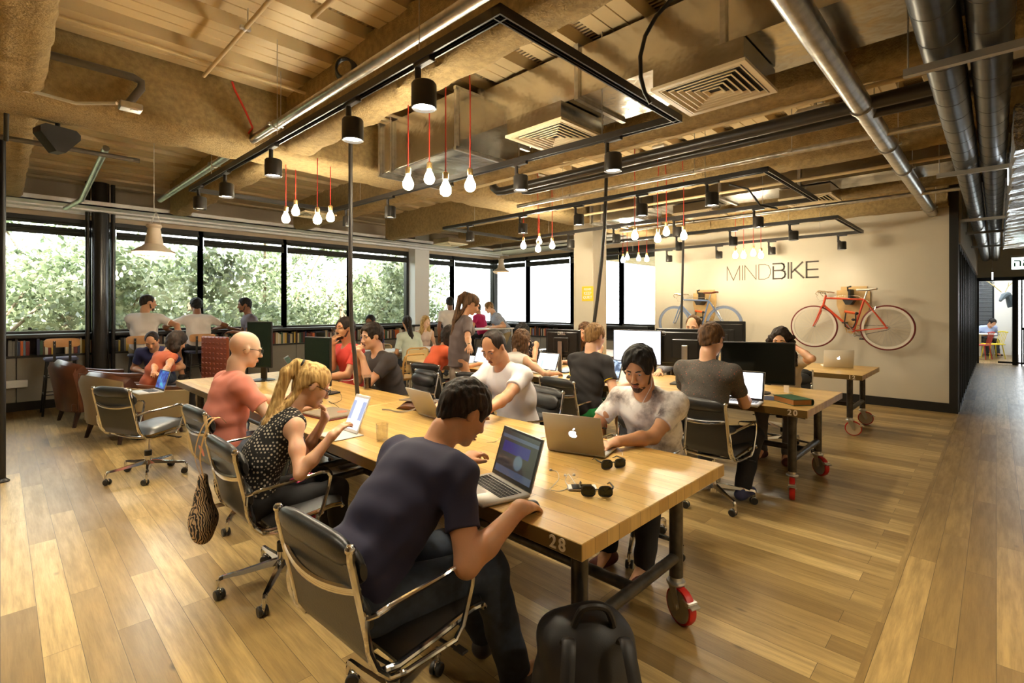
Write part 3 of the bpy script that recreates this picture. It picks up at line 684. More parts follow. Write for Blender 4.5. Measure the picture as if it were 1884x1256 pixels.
# grommet hole ring on front table
p = wpt(865, 809, TT); tag(MB().lathe([(0, .0006), (.028, .0006), (.03, .001), (.036, .0012), (.038, 0)], n=24).build('cable_grommet', M_('brown_grommet', srgb(110, 74, 40), .5), loc=(p.x, p.y, TT)), 'round brown cable grommet set in the front table top', 'grommet')
# ================================================================ OFFICE CHAIR
def make_chair():
    root = thing('office_chair', 'x', 'chair')
    # side profile of the sling, x forward
    prof = [(.245, .462), (.235, .478), (.18, .484), (.0, .462), (-.14, .452), (-.205, .468), (-.235, .52), (-.25, .60), (-.275, .72), (-.30, .84), (-.31, .885)]
    def sling(t): return prof
    def pad(i0, i1, th, w_, name, puff=.012, par=root):
        # padded panel along the profile between parameters (subdivided)
        P = []
        seg = []
        for a in range(i0*6, i1*6+1):
            i = min(a//6, len(prof)-2); f = a/6-i; seg.append(((prof[i][0]*(1-f)+prof[i+1][0]*f), (prof[i][1]*(1-f)+prof[i+1][1]*f)))
        n = len(seg); rows = []
        ny = 10
        for j in range(n):
            a_, c_ = seg[max(j-1, 0)], seg[min(j+1, n-1)]; tx, tz = c_[0]-a_[0], c_[1]-a_[1]; l = math.hypot(tx, tz) or 1; nx, nz = tz/l, -tx/l   # normal to the sitter side
            if nz < 0 and nx < 0: nx, nz = -nx, -nz
            if i0 < 4 and nz < 0: nx, nz = -nx, -nz
            e = min(1, math.sin(PI*min(max(j/(n-1), .0), 1))*2.2+.05) ; row = []
            for k in range(ny+1):
                y = -w_/2+w_*k/ny; ey = min(1, math.sin(PI*k/ny)*2.4+.08); h = th*e*ey+puff*math.sin(PI*j/(n-1))*math.sin(PI*k/ny)
                row.append((seg[j][0]+nx*h, y, seg[j][1]+nz*h))
            for k in range(ny, -1, -1):
                y = -w_/2+w_*k/ny; row.append((seg[j][0]-nx*.012, y, seg[j][1]-nz*.012))
            rows.append(row)
        b = MB().grid(rows, close_u=True); m_ = len(rows[0])
        b.add(rows[0], [tuple(range(m_))]); b.add(rows[-1], [tuple(range(m_))[::-1]])
        return b.build(name, LEATH, par, smooth=50)
    pad(0, 4, .035, .44, 'seat'); bk = pad(5, 9, .03, .44, 'backrest')
    # head roll wrapping the top, front pads
    def roll(c, rx, rz, w_, par, tilt=0.0, name='back_pad'):
        b = MB(); rows = []
        for k in range(13):
            t = -1+2*k/12; s = max(0.15, (1-abs(t)**6))**.5; y = t*w_/2
            rows.append([(c[0]+(rx*math.cos(a)*s)*math.cos(tilt)-(rz*math.sin(a)*s)*math.sin(tilt), y, c[1]+(rx*math.cos(a)*s)*math.sin(tilt)+(rz*math.sin(a)*s)*math.cos(tilt)) for a in [2*PI*q/14 for q in range(14)]])
        b.grid(rows, close_u=True); b.add(rows[0], [tuple(range(14))[::-1]]); b.add(rows[-1], [tuple(range(14))])
        return b.build(name, LEATH, par, smooth=60)
    roll((-.302, .865), .03, .055, .455, bk, .2); roll((-.262, .80), .032, .075, .45, bk, .15); roll((-.235, .63), .03, .07, .44, bk, .1)
    for s in (-1, 1):
        b = MB(); P = []
        for a in range(len(prof)-1):
            for f in (0, .5): P.append((prof[a][0]*(1-f)+prof[a+1][0]*f-.006, s*.233, prof[a][1]*(1-f)+prof[a+1][1]*f-.006))
        P.append((-.312, s*.233, .89)); b.tube(P, .012, 8); b.ball((-.312, s*.233, .893), .017, 10)
        b.build('side_rail', CHROME, root)
        a = MB(); a.tube([(-.262, s*.238, .66), (-.24, s*.262, .672), (-.2, s*.265, .68), (0, s*.268, .69), (.10, s*.268, .70), (.135, s*.268, .692), (.15, s*.268, .665), (.14, s*.268, .60), (.10, s*.266, .47), (.07, s*.262, .43), (.02, s*.255, .425), (-.13, s*.252, .425), (-.19, s*.25, .44), (-.235, s*.25, .49), (-.262, s*.25, .56), (-.268, s*.248, .62), (-.262, s*.238, .66)], .0095, 8)
        a.build('armrest', CHROME, root)
    st = MB(); st.tube([(-.268-.045*math.cos(t*PI/2)**2 if False else -.285-.03*(1-(t)**2), t*.233, .755-.028*(1-t*t)) for t in [-1+k/6 for k in range(13)]], .011, 8, flat=1.5)
    st.build('stretcher', CHROME, root); st = MB()
    st.tube([(-.16, t*.233, .44-.02*(1-t*t)) for t in [-1+k/4 for k in range(9)]], .012, 8); st.build('stretcher', CHROME, root); st = MB(); st.tube([(.12, t*.233, .455-.02*(1-t*t)) for t in [-1+k/4 for k in range(9)]], .012, 8)
    st.build('stretcher', CHROME, root)
    m = MB(); m.box((.0, 0, .405), (.26, .10, .05), r=.01).box((.0, 0, .43), (.10, .30, .02), r=.004).tube([(.05, -.04, .40), (.08, -.2, .385), (.09, -.24, .38)], .006, 6).box((.095, -.26, .378), (.03, .05, .01), r=.003)
    m.tube([(.02, .05, .40), (.05, .22, .39)], .006, 6).build('tilt_mechanism', MATTE, root)
    MB().cyl((0, 0, .22), (0, 0, .39), .014, n=14).build('gas_lift', CHROME, root)
    MB().cyl((0, 0, .075), (0, 0, .24), .026, n=18).build('column', CHROME, root)
    MB().cyl((0, 0, .20), (0, 0, .25), .029, n=18).build('collar', BLACK, root)
    for i in range(5):
        a = 2*PI*i/5+.3; M = TR((0, 0, 0), (0, 0, a))
        l = MB(); rows = []
        for (x, z, hw, hh) in ((.0, .135, .022, .022), (.06, .135, .02, .018), (.2, .118, .015, .012), (.285, .112, .012, .010), (.305, .105, .012, .012), (.312, .085, .011, .012)):
            rows.append([(x, -hw, z-hh*.7), (x, -hw*.6, z+hh), (x, hw*.6, z+hh), (x, hw, z-hh*.7)])
        l.grid(rows, close_u=True, M=M); l.add(rows[-1], [(0, 1, 2, 3)], M); l.cyl((.312, 0, .05), (.312, 0, .10), .009, M=M, n=10)
        leg = l.build('base_leg', CHROME, root, smooth=40)
        c = MB(); sw = 1.1*math.sin(i*2.3); M2 = M @ TR((.312, 0, 0), (0, 0, sw)) 
        for s in (-1, 1): c.lathe([(0, -.009), (.024, -.009), (.0275, -.005), (.0275, .005), (.024, .009), (0, .009)], n=18, M=M2 @ TR((-.018, s*.014, .0275), (PI/2, 0, 0)))
        c.build('caster', BLACKP, leg)
        h = MB(); h.ball((-.014, 0, .04), (.025, .012, .022), 10, M=M2); h.build('caster_hood', CHROME, leg)
    return root
CHAIR = make_chair(); CT = tree_of(CHAIR); first_c = [True]
def place_chair(x, y, deg, lab, group=None):
    if first_c[0]: c = CHAIR; first_c[0] = False
    else: c = copy_tree(CHAIR, CT)
    c.location = (x, y, 0); c.rotation_euler = (0, 0, math.radians(deg)); c['label'] = lab; c.scale = (1, 1, .94)
    c['group'] = 'black leather office chairs with chrome frames'; return c
place_chair(1.0, 1.58, 3, 'black leather office chair under the man in navy, nearest the camera')
place_chair(1.10, 2.86, 0, 'black leather office chair under the blonde woman with a patterned bag on it')
place_chair(1.24, 3.98, 3, 'black leather office chair of the bald man in pink')
place_chair(.95, 5.6, 25, 'empty black leather office chair at left, seen from behind')
place_chair(2.98, 4.55, 175, 'black leather office chair of the curly-haired man in charcoal')
place_chair(3.0, 5.45, 185, 'black leather office chair of the man drinking in red')
place_chair(2.98, 2.85, 172, 'black leather office chair of the man in the white polo')
place_chair(2.86, 1.68, 188, 'black leather office chair of the bearded man with earphones')
place_chair(3.98, 1.62, -3, 'black leather office chair of the man in the speckled shirt')
place_chair(4.1, 3.05, -6, 'black leather office chair of the man in the black polo')
place_chair(3.80, 4.02, 8, 'black leather office chair under the brown-haired woman with the bun')
place_chair(3.98, 5.15, 12, 'black leather office chair beside the standing woman, back to the camera')
place_chair(6.0, 1.68, 185, 'black leather office chair of the curly-haired woman at table 20')
place_chair(6.62, 2.05, 10, 'empty black leather office chair on the near side of table 12')
place_chair(8.62, 2.7, 182, 'grey-looking office chair on the wall side of table 12')
place_chair(5.95, 3.0, 183, 'office chair behind the black monitor backs in the middle row')
place_chair(6.0, 5.2, 183, 'office chair of the woman in the floral top')
# ================================================================ BAR STOOLS
def make_stool():
    root = thing('bar_stool', 'x', 'stool')
    b = MB(); b.box((0, 0, .80), (.36, .38, .05), r=.02); b.build('seat', M_('blue_grey_seat_leather', srgb(86, 90, 116), .3), root)
    for sx in (-1, 1):
        for sy in (-1, 1): MB().cyl((sx*.15, sy*.15, .78), (sx*.21, sy*.21, 0), .014, .014, n=10).build('leg', BLACK, root)
    f = MB()
    for z, r in ((.30, .19), (.55, .175)):
        q = [(r, r, z), (-r, r, z), (-r, -r, z), (r, -r, z)]
        for i in range(4): f.cyl(q[i], q[(i+1) % 4], .008, n=8)
    f.build('footrest', BLACK, root)
    for s in (-1, 1): MB().box((-.18, s*.085, .93), (.012, .03, .30), TR((0, 0, 0), (0, -.04, 0))).build('back_strut', BLACK, root, smooth=0)
    rows = []; n = 16
    for sgn in (0, 1):
        pass
    bb = MB()
    def pt(y, z, d): return (-.205-.03*(1-(y/.2)**2)*-1 - d - .0, y, z)
    R = []
    out = []
    for k in range(28):
        a = 2*PI*k/28; cy, cz = math.cos(a), math.sin(a); y = .195*math.copysign(abs(cy)**.35, cy); z = 1.045+.065*math.copysign(abs(cz)**.45, cz); out.append((y, z))
    f0 = [(-.215+.03*(1-(y/.2)**2), y, z) for y, z in out]; f1 = [(-.233+.03*(1-(y/.2)**2), y, z) for y, z in out]
    c0 = (-.185, 0, 1.045); c1 = (-.203, 0, 1.045)
    bb.grid([f0, f1], close_u=True)
    bb.add(f0+[c0], [(i, (i+1) % 28, 28) for i in range(28)]); bb.add(f1+[c1], [((i+1) % 28, i, 28) for i in range(28)])
    bk = bb.build('backrest', PLY_B, root, smooth=40)
    s = MB()
    for y in (-.085, .085):
        for z in (1.02, 1.07): s.ball((-.232, y, z), .006, 8)
    s.build('bolt', GALV, bk)
    return root
PLY_B = M_('bent_plywood', srgb(190, 138, 84), .4, var=.15, vs=6)
STOOL = make_stool(); SST = tree_of(STOOL); fs = [True]
for x, y, deg, lab in ((.63, 9.95, 90, 'empty bar stool with bent wood back at the far left window'), (1.62, 9.98, 78, 'bar stool under the bearded man in the white tee'), (2.42, 9.98, 90, 'bar stool under the man in white seen from behind'), (3.35, 9.98, 150, 'bar stool under the man in the grey tee'),
                       (9.45, 8.35, 0, 'bar stool with wood back under the magenta shirt by the back windows')):
    s = STOOL if fs[0] else copy_tree(STOOL, SST); fs[0] = False
    s.location = (x, y, 0); s.rotation_euler = (0, 0, math.radians(deg)); s['label'] = lab; s['group'] = 'bar stools at the windows'
# ================================================================ ARMCHAIRS
def armchair(lab, x, y, deg, outer, tall=.8, W_=.8, quilt=False):
    root = thing('armchair', lab, 'armchair', (x, y, 0), math.radians(deg)); D_ = .72
    MB().box((.03, 0, .36), (D_-.06, W_-.2, .14), r=.04).build('seat_cushion', LEATHB, root)
    MB().box((0, 0, .26), (D_, W_-.06, .14), r=.03).build('base', outer, root)
    # back: curved shell, outer cloth + inner leather
    def shell(off0, off1, m, nm, ztop, tuft=0):
        rows = []; n = 18
        for k in range(n+1):
            t = -1+2*k/n; y_ = t*W_/2; xb = -D_/2-.02+.13*abs(t)**3
            zt = ztop-.06*abs(t)**2.5
            col = []
            for (o, z) in ((off0, .2), (off0, .45), (off0-.02, zt-.06), ((off0+off1)/2, zt+.015), (off1-.02, zt-.05), (off1, .6), (off1+.02, .4), (off1, .2)):
                w__ = tuft*math.cos(k*PI*.9)*(.012 if o == off1 else 0)
                col.append((xb+o-(z-.2)*.12+w__, y_, z))
            rows.append(col)
        b = MB().grid(rows); e = len(rows[0]); b.add(rows[0], [tuple(range(e))]); b.add(rows[-1], [tuple(range(e))[::-1]])
        return b.build(nm, m, root, smooth=55)
    shell(-.035, .0, outer, 'back_cover', tall-.02); shell(.0, .12, LEATHB, 'backrest', tall+.01, 1)
    for s in (-1, 1):
        rows = []
        for k in range(9):
            f = k/8; x_ = -D_/2+.05+f*(D_-.02); z = tall-.14-.10*math.sin(f*PI/2)-.02*f
            rows.append([(x_, s*(W_/2-.07), .2), (x_, s*(W_/2-.07), z-.05), (x_, s*(W_/2-.075), z), (x_, s*(W_/2-.03), z+.02), (x_, s*(W_/2+.02), z), (x_, s*(W_/2+.015), z-.05), (x_, s*(W_/2-.01), .2)])
        b = MB().grid(rows); b.add(rows[-1], [tuple(range(7))]); b.add(rows[0], [tuple(range(7))[::-1]]); b.build('armrest', outer, root, smooth=50)
        t = MB(); t.tube([(r[3][0], r[3][1]-s*.02, r[3][2]-.005) for r in rows], .045, 10); t.build('arm_roll', LEATHB, root)
    for sx in (-1, 1):
        for sy in (-1, 1): MB().cyl((sx*(D_/2-.07), sy*(W_/2-.09), .2), (sx*(D_/2-.02), sy*(W_/2-.06), 0), .033, .02, n=8).build('leg', M_('dark_walnut', srgb(52, 28, 18), .4), root)
    return root
armchair('armchair with beige linen back, brown leather seat and turned legs, nearer the camera', 1.15, 7.55, 18, LINEN, .78, .84)
armchair('dark brown leather armchair with tufted wing back against the dark column', .95, 8.95, 8, LEATHB, .84, .86)
rc = thing('quilted_chair', 'red-brown quilted leather chair back behind the bald man', 'chair', tuple(ony(396, 8.3, 0)), .3)
QL = M_('quilted_red_leather', srgb(120, 56, 32), .35, bmp=.4, bs=40)
q = MB()
for i in range(7):
    for j in range(9): q.box((0, -.27+i*.09, .50+j*.075), (.06, .075, .06), TR((0, 0, 0), (0, 0, 0)), r=.02)
q.box((0, 0, .78), (.045, .64, .70), r=.02); q.build('backrest', QL, rc)
MB().box((.28, 0, .42), (.52, .6, .14), r=.04).build('seat', QL, rc)
for sx in (.05, .5):
    for sy in (-.25, .25): MB().cyl((sx, sy, 0), (sx, sy, .38), .02, n=8).build('leg', MATS['dark_walnut'], rc)
ot = thing('coffee_table', 'low black round table with papers beside the armchair', 'table', tuple(wpt(330, 762, .0)))
MB().lathe([(0, .33), (.26, .33), (.29, .345), (.29, .37), (.27, .385), (0, .385)], n=32).build('tabletop', LEATH, ot); MB().cyl((0, 0, 0), (0, 0, .33), .03).lathe([(.0, .0), (.18, .0), (.18, .015), (.02, .03)], n=24).build('pedestal', BLACK, ot)
o = MB().box((0, 0, .004), (.21, .29, .008)).build('paper_stack', WHITE, loc=(ot.location.x+.02, ot.location.y, .386), rot=(0, 0, .4), smooth=0); tag(o, 'white papers lying on the low black table', 'papers')
# ================================================================ RATTAN CHAIRS
RATM = M_('honey_beech', srgb(206, 160, 88), .4); CANE = M_('woven_cane', srgb(214, 186, 130), .7, bmp=.6, bs=180)
def cafe_chair(lab, x, y, deg, fr=RATM, pn=CANE, grp=None):
    root = thing('cafe_chair', lab, 'chair', (x, y, 0), math.radians(deg), grp)
    MB().box((0, 0, .45), (.42, .43, .035), r=.01).build('seat', fr, root)
    f = MB(); f.tube([(-.20, -.2, .47), (-.235, -.215, .70), (-.25, -.2, .80), (-.255, -.15, .83), (-.255, .15, .83), (-.25, .2, .80), (-.235, .215, .70), (-.20, .2, .47)], .016, 8); f.cyl((-.225, -.2, .56), (-.225, .2, .56), .013, n=8); f.build('back_frame', fr, root)
    MB().box((-.242, 0, .69), (.008, .37, .25), TR((0, 0, 0), (0, -.04, 0))).build('back_panel', pn, root, smooth=0)
    for s in (-1, 1):
        l = MB(); l.tube([(-.2, s*.2, .44), (.19, s*.2, .44), (.2, s*.2, .40), (.2, s*.2, .03), (.17, s*.2, .012), (-.2, s*.2, .012)], .011, 8); l.build('leg', CHROME, root)
    return root
cafe_chair('cane-backed cafe chair with rounded beech frame behind the curly-haired man', *ony(745, 6.75, 0)[:2], 95)
cafe_chair('cane-backed cafe chair left of the standing woman', *ony(786, 7.05, 0)[:2], 100)
# cafe table with things
ct = thing('cafe_table', 'white-topped cafe table between the people by the window column', 'table', tuple(ony(745, 8.3, 0)))
MB().box((0, 0, .74), (1.5, .7, .03), r=.005).build('tabletop', WHITE, ct)
for sx in (-1, 1):
    for sy in (-1, 1): MB().cyl((sx*.68, sy*.3, 0), (sx*.68, sy*.3, .73), .018, n=10).build('leg', BLACK, ct)
ct2 = thing('high_table', 'tall white table with thin metal legs at the bright corner', 'table', tuple(ony(885, 8.9, 0)))
MB().box((0, 0, 1.06), (1.7, .6, .03), r=.005).build('tabletop', WHITE, ct2)
for sx in (-1, 1):
    for sy in (-1, 1): MB().cyl((sx*.8, sy*.26, 0), (sx*.8, sy*.26, 1.05), .014, n=8).build('leg', WHITEM, ct2)
# ================================================================ HANGING POWER CABLES AND POLES
zt = 3.5
p = wpt(659, 741, TT)
pipe('power_cable_drop', 'thick black cable bundle hanging from the ceiling to the joined tables', [onx(645, 2.07, DZ)]+[wd(645, 4.12, CH+(HZ-yy)*4.12/F) for yy in (300, 420, 530)]+[wd(647, 4.12, CH+(HZ-600)*4.12/F), wd(652, 4.12, CH+(HZ-650)*4.12/F), p], .017, M_('cable_sleeve', (.03, .024, .018), .55, bmp=.4, bs=200), 'cable')
a_ = onx(1116, 4.95, 2.9); D1 = (a_.x*FWD[0]+a_.y*FWD[1])
pipe('power_cable_drop', 'slanting black cable bundle in front of the white column', [wd(x_, D1, CH+(HZ-y_)*D1/F) for x_, y_ in ((1116, 300), (1115, 345), (1112, 420), (1107, 480), (1099, 550), (1091, 610), (1087, 660), (1085, HZ+(CH-TT)*F/D1))], .021, MATS['cable_sleeve'], 'cable')
a_ = onx(1255, 7.5, 2.0); D1 = (a_.x*FWD[0]+a_.y*FWD[1])
pipe('power_cable_drop', 'thin black cable bundle in front of the blue bicycle', [wd(x_, D1, CH+(HZ-y_)*D1/F) for x_, y_ in ((1259, 380), (1257, 450), (1255, 540), (1253, 620), (1252, HZ+(CH-TT)*F/D1))], .018, MATS['cable_sleeve'], 'cable')
pl = thing('partition_post', 'black steel partition post with a foot at the left edge of the picture', 'post', tuple(wpt(4, 886, 0)))
MB().cyl((0, 0, 0), (0, 0, DZ), .024, n=14).build('post', BLACK, pl); MB().lathe([(0, 0), (.05, 0), (.05, .008), (.028, .03)], n=18).build('foot_plate', BLACK, pl)
# ================================================================ ELECTRONICS
def screen_mat(name, build, s=2.0):
    m = bpy.data.materials.new(name); m.use_nodes = True; nt = m.node_tree; b = nt.nodes['Principled BSDF']
    b.inputs['Base Color'].default_value = (.01, .01, .012, 1); b.inputs['Roughness'].default_value = .15
    u = nt.nodes.new('ShaderNodeTexCoord'); sp_ = nt.nodes.new('ShaderNodeSeparateXYZ'); nt.links.new(u.outputs['Generated'], sp_.inputs[0])
    col = build(nt, sp_.outputs, u.outputs['Generated']); nt.links.new(col, b.inputs['Emission Color']); b.inputs['Emission Strength'].default_value = s
    MATS[name] = m; return m
def mth(nt, op, a, b_=None):
    n = nt.nodes.new('ShaderNodeMath'); n.operation = op
    for i, v in enumerate((a, b_)):
        if v is None: continue
        if isinstance(v, (int, float)): n.inputs[i].default_value = v
        else: nt.links.new(v, n.inputs[i])
    return n.outputs[0]
def rect_mask(nt, o, ax, ay, x0, x1, y0, y1):
    a = mth(nt, 'MULTIPLY', mth(nt, 'GREATER_THAN', o[ax], x0), mth(nt, 'LESS_THAN', o[ax], x1))
    b_ = mth(nt, 'MULTIPLY', mth(nt, 'GREATER_THAN', o[ay], y0), mth(nt, 'LESS_THAN', o[ay], y1))
    return mth(nt, 'MULTIPLY', a, b_)
def rects(base, items, ax=1, ay=2):
    def f(nt, o, g):
        c = None
        for (x0, x1, y0, y1, col) in items:
            c = mix_col(nt, rect_mask(nt, o, ax, ay, x0, x1, y0, y1), c if c is not None else (*base, 1), (*col, 1))
        return c
    return f
# screens lie in the local yz plane; +y runs from the viewer's left to right
WHITEPG = screen_mat('white_page_screen', rects((.85, .88, 1), [(.04, .96, .86, .90, (.6, .66, .85)), (.3, .5, .2, .24, (.5, .5, .55)), (.1, .35, .93, .96, (.55, .6, .7))]), 1.6)
WHITEPG2 = screen_mat('plain_white_screen', rects((.92, .93, 1), [(.0, 1, .95, 1, (.5, .55, .6))]), 1.9)
FEED = screen_mat('green_topped_page', rects((.85, .9, .88), [(.05, .95, .78, .84, (.45, .62, .35)), (.7, .8, .1, .55, (.25, .4, .4)), (.05, .5, .4, .44, (.6, .7, .6))]), 1.5)
BLUEPG = screen_mat('blue_table_page', rects((.70, .76, .95), [(.05, .95, .88, .92, (.5, .55, .8)), (.1, .14, .1, .8, (.55, .6, .85)), (.5, .53, .1, .8, (.55, .6, .85))]), 1.3)
DARKVID = screen_mat('dark_video_screen', lambda nt, o, g: mix_col(nt, ramp(nt, mth(nt, 'SQRT', mth(nt, 'ADD', mth(nt, 'POWER', mth(nt, 'SUBTRACT', o[1], .42), 2), mth(nt, 'MULTIPLY', mth(nt, 'POWER', mth(nt, 'SUBTRACT', o[2], .36), 2), .5))), [(.10, (1, 1, 1, 1)), (.13, (0, 0, 0, 1))]),
    mix_col(nt, rect_mask(nt, o, 1, 2, .18, .92, .5, .75), mix_col(nt, rect_mask(nt, o, 1, 2, 0, 1, .82, .9), mix_col(nt, rect_mask(nt, o, 1, 2, 0, 1, 0, .16), (.03, .025, .022, 1), (.05, .06, .09, 1)), (.06, .07, .10, 1)), (.02, .015, .11, 1)), (.08, .11, .13, 1)), .55)
TABPG = screen_mat('tablet_app_screen', rects((.45, .5, .62), [(.0, 1, .93, 1, (.3, .34, .45)), (.3, .75, .3, .9, (.85, .9, 1)), (.0, .28, .3, .9, (.16, .18, .26)), (.77, 1, .3, .9, (.16, .18, .26)), (0, 1, 0, .28, (.6, .68, .85))]), 1.5)
BLUESP = screen_mat('blue_space_wallpaper', lambda nt, o, g: ramp(nt, noise(nt, 3.0, 4, g), [(.35, (.02, .02, .10, 1)), (.55, (.05, .10, .32, 1)), (.7, (.05, .3, .32, 1))]), .9)
SNOWY = screen_mat('snowy_photo_wallpaper', lambda nt, o, g: ramp(nt, noise(nt, 3.0, 5, g), [(.4, (.04, .06, .10, 1)), (.5, (.3, .38, .5, 1)), (.62, (.8, .88, 1, 1))]), 1.3)
GREENOFF = M_('off_screen_green_reflection', (.01, .022, .016), .13, spec=.9)  # green of the reflection is put into the base colour
def apple_poly(s):
    # body outline with two lobes and a bite on the right side
    P = []
    for k in range(40):
        a = 2*PI*k/40; r = .5*(1+.07*math.cos(2*a)-.10*abs(math.sin(a))**8*(1 if math.sin(a) > 0 else .5))
        x = r*math.cos(a)*.92; y = r*math.sin(a)*.94
        d = math.hypot(x-.56, y-.08)
        if d < .24: x = .56-math.sqrt(max(0, .24**2-(y-.08)**2))
        P.append((x*s, y*s))
    return P
def make_laptop(lab, p, deg, open_deg, scr, size=(.325, .225), apple=False, kb=True, cat='laptop', back=None, logo_s=.042):
    """hinge along local y; the user sits on local -x side; lid rises at the +x edge."""
    w_, d = size; root = thing('laptop', lab, cat, (p[0], p[1], p[2]), math.radians(deg))
    MB().box((-d/2, 0, .008), (d, w_, .014), r=.004).build('base', back or ALUW, root, smooth=50)
    if kb:
        k = MB(); rows = 6
        for r in range(rows):
            n = 14 if r else 14; x = -.03-r*.0185
            for c in range(n):
                if r == rows-1 and 3 < c < 9: continue
                k.box((x, -w_*.42+(c+.5)*w_*.84/n, .0158), (.0145 if r else .008, w_*.84/n*.82, .0015))
            if r == rows-1: k.box((x, -.01, .0158), (.0145, w_*.3, .0015))
        k.build('keys', MATTE, root, smooth=0)
        MB().box((-d+.045, 0, .0153), (.07, .10, .0008)).build('trackpad', ALU, root, smooth=0)
    a = math.radians(open_deg-90); M = TR((0.002, 0, .012), (0, a, 0))
    lid = MB().box((.0, 0, d/2), (.006, w_, d), M, r=.0029).build('lid', back or ALUW, root, smooth=50)
    MB().box((-.0033, 0, d/2), (.0012, w_-.006, d-.006), M, r=.0005).build('bezel', BLACKP, lid, smooth=0)
    s = MB().box((0, 0, 0), (.0008, w_-.034, d-.034)).build('display', scr, lid, smooth=0); s.matrix_local = M @ TR((-.0043, 0, d/2+.004))
    # Generated coords: y increases to the viewer's right seen from -x? flip by rotation is not needed for symmetric pages
    if apple:
        L = emit('lit_apple_logo', (1, .97, .92), 2.2); MM = M @ TR((.0031, 0, d/2)) @ Matrix(((0, 0, 1, 0), (1, 0, 0, 0), (0, 1, 0, 0), (0, 0, 0, 1)))
        ap = MB().prism(apple_poly(logo_s), .0006, MM); ap.prism([(x*.2*logo_s/.5*2.2+.05*logo_s, y*logo_s+.66*logo_s) for x, y in ((0, -.14), (.15, -.10), (.28, .02), (.3, .14), (.15, .10), (.02, 0))], .0006, MM)
        ap.build('lid_logo', L, lid, smooth=0)
    return root
tz = TT+.001
pA = wpt(905, 885, tz)
make_laptop('open laptop with dark video on the screen in front of the man in navy', (1.56, 1.53, tz), -14, 108, DARKVID, (.325, .225))
pB = wpt(1068, 838, tz)
make_laptop('silver laptop with lit fruit logo on its lid facing the camera, before the bearded man', (pB.x+.0, pB.y+.03, tz), 196, 110, WHITEPG2, (.325, .227), apple=True, logo_s=.048)
make_laptop('half-hidden laptop lid in front of the man in the white polo', (2.14, 2.90, tz), 176, 118, BLUEPG, (.325, .225))
make_laptop('open laptop with white screen in front of the man in the speckled shirt', tuple(wpt(1362, 737, tz)[:2])+(tz,), 8, 108, WHITEPG2, (.36, .247))
make_laptop('laptop with green-topped page in front of the brown-haired woman', tuple(onx(1003, 4.72, tz)[:2])+(tz,), 0, 112, FEED, (.34, .235))
make_laptop('laptop with pale blue page beside the standing woman', tuple(onx(884, 4.72, tz)[:2])+(tz,), -5, 110, BLUEPG, (.34, .235))
make_laptop('laptop with snowy wallpaper in front of the man in the black polo', tuple(onx(1118, 4.66, tz)[:2])+(tz,), -8, 110, SNOWY, (.325, .225), back=WHITE)
pD = wpt(1542, 676, tz)
make_laptop('pale silver laptop open on table 12 with its lid to the camera', (pD.x, pD.y, tz), 200, 105, WHITEPG, (.34, .235), apple=True, back=M_('pale_laptop_lid', (.74, .70, .62), .4), logo_s=.036)
pE = wpt(545, 688, tz)
make_laptop('dark laptop open between the two upright monitors', (pE.x, pE.y, tz), 150, 120, SCREENOFF, (.33, .23), back=M_('champagne_lid', srgb(140, 118, 96), .4, .6))
# laptop on the armchair woman's lap
LAPL = make_laptop('laptop with blue wallpaper on the lap of the woman in the armchair', tuple(wd(293, 5.55, .62)), 5, 105, BLUESP, (.325, .225))
def make_monitor(lab, p, deg, w_, h, zb, scr, back=BLACKP, dell=None, stand='bar', brandm=None, thick=.045, baser=.12):
    """Screen faces local -x; root on the table."""
    root = thing('monitor', lab, 'monitor', (p[0], p[1], TT), math.radians(deg))
    zc = zb-TT+h/2
    body = MB().box((0, 0, zc), (.022, w_, h), r=.006); body.box((.022, 0, zc), (thick*.6, w_*.86, h*.82), r=.008); body.box((.044, 0, zc-.01), (thick*.5, w_*.42, h*.5), r=.008)
    bd = body.build('housing', back, root)
    MB().box((-.0116, 0, zc), (.001, w_-.024, h-.024)).build('display', scr, root, smooth=0)
    if stand == 'bar':
        MB().box((.072, 0, zc*.5+.02), (.018, .06, zc+.02), r=.005).build('stand', ALU if dell else BLACKP, root)
    else:
        MB().box((.06, 0, zc*.5), (.025, .075, zc), r=.006).build('stand', BLACKP, root)
    b = MB()
    if stand == 'disc': b.lathe([(0, 0), (baser, 0), (baser, .008), (baser*.6, .02), (0, .022)], (.05, 0, 0), 32)
    else: b.box((.05, 0, .007), (.19, .27, .014), r=.005)
    b.build('base', BLACKP, root)
    if dell == 'word': text_obj('brand_lettering', 'DELL', .052, M_('silver_print', (.6, .58, .55), .4, .5), bd, (.0365, 0, zc+h*.36), (PI/2, 0, PI/2), offs=.0016)
    if dell == 'disc':
        M = TR((.0362, -w_*.36, zc+h*.37), (0, PI/2, 0)); MB().lathe([(.024, 0), (.024, .001), (.028, .001), (.028, 0)], n=28, M=M).build('logo_ring', MATS.get('silver_print') or M_('silver_print', (.6, .58, .55), .4, .5), bd)
        text_obj('brand_lettering', 'DELL', .017, MATS['silver_print'], bd, (.0368, -w_*.36, zc+h*.37), (PI/2, 0, PI/2), offs=.0006)
    return root
make_monitor('upright black monitor with dark green reflection, farther of the two on the second table', onx(478, 1.96, TT), 28, .33, .50, .90, GREENOFF, stand='disc')
make_monitor('upright black monitor with dark green reflection beside the hanging cable', onx(585, 2.02, TT), 18, .33, .44, .84, GREENOFF)
make_monitor('black monitor seen from behind with DELL lettering and a silver stand', onx(1036, 4.90, TT), 184, .52, .35, .93, SCREENOFF, dell='word')
make_monitor('lit monitor with a white page behind the bearded man', onx(1172, 4.80, TT), 10, .54, .37, .94, WHITEPG, stand='disc')
make_monitor('large black monitor seen from behind with round DELL badge, next to the lit one', onx(1262, 4.98, TT), 194, .62, .40, .93, SCREENOFF, dell='disc')
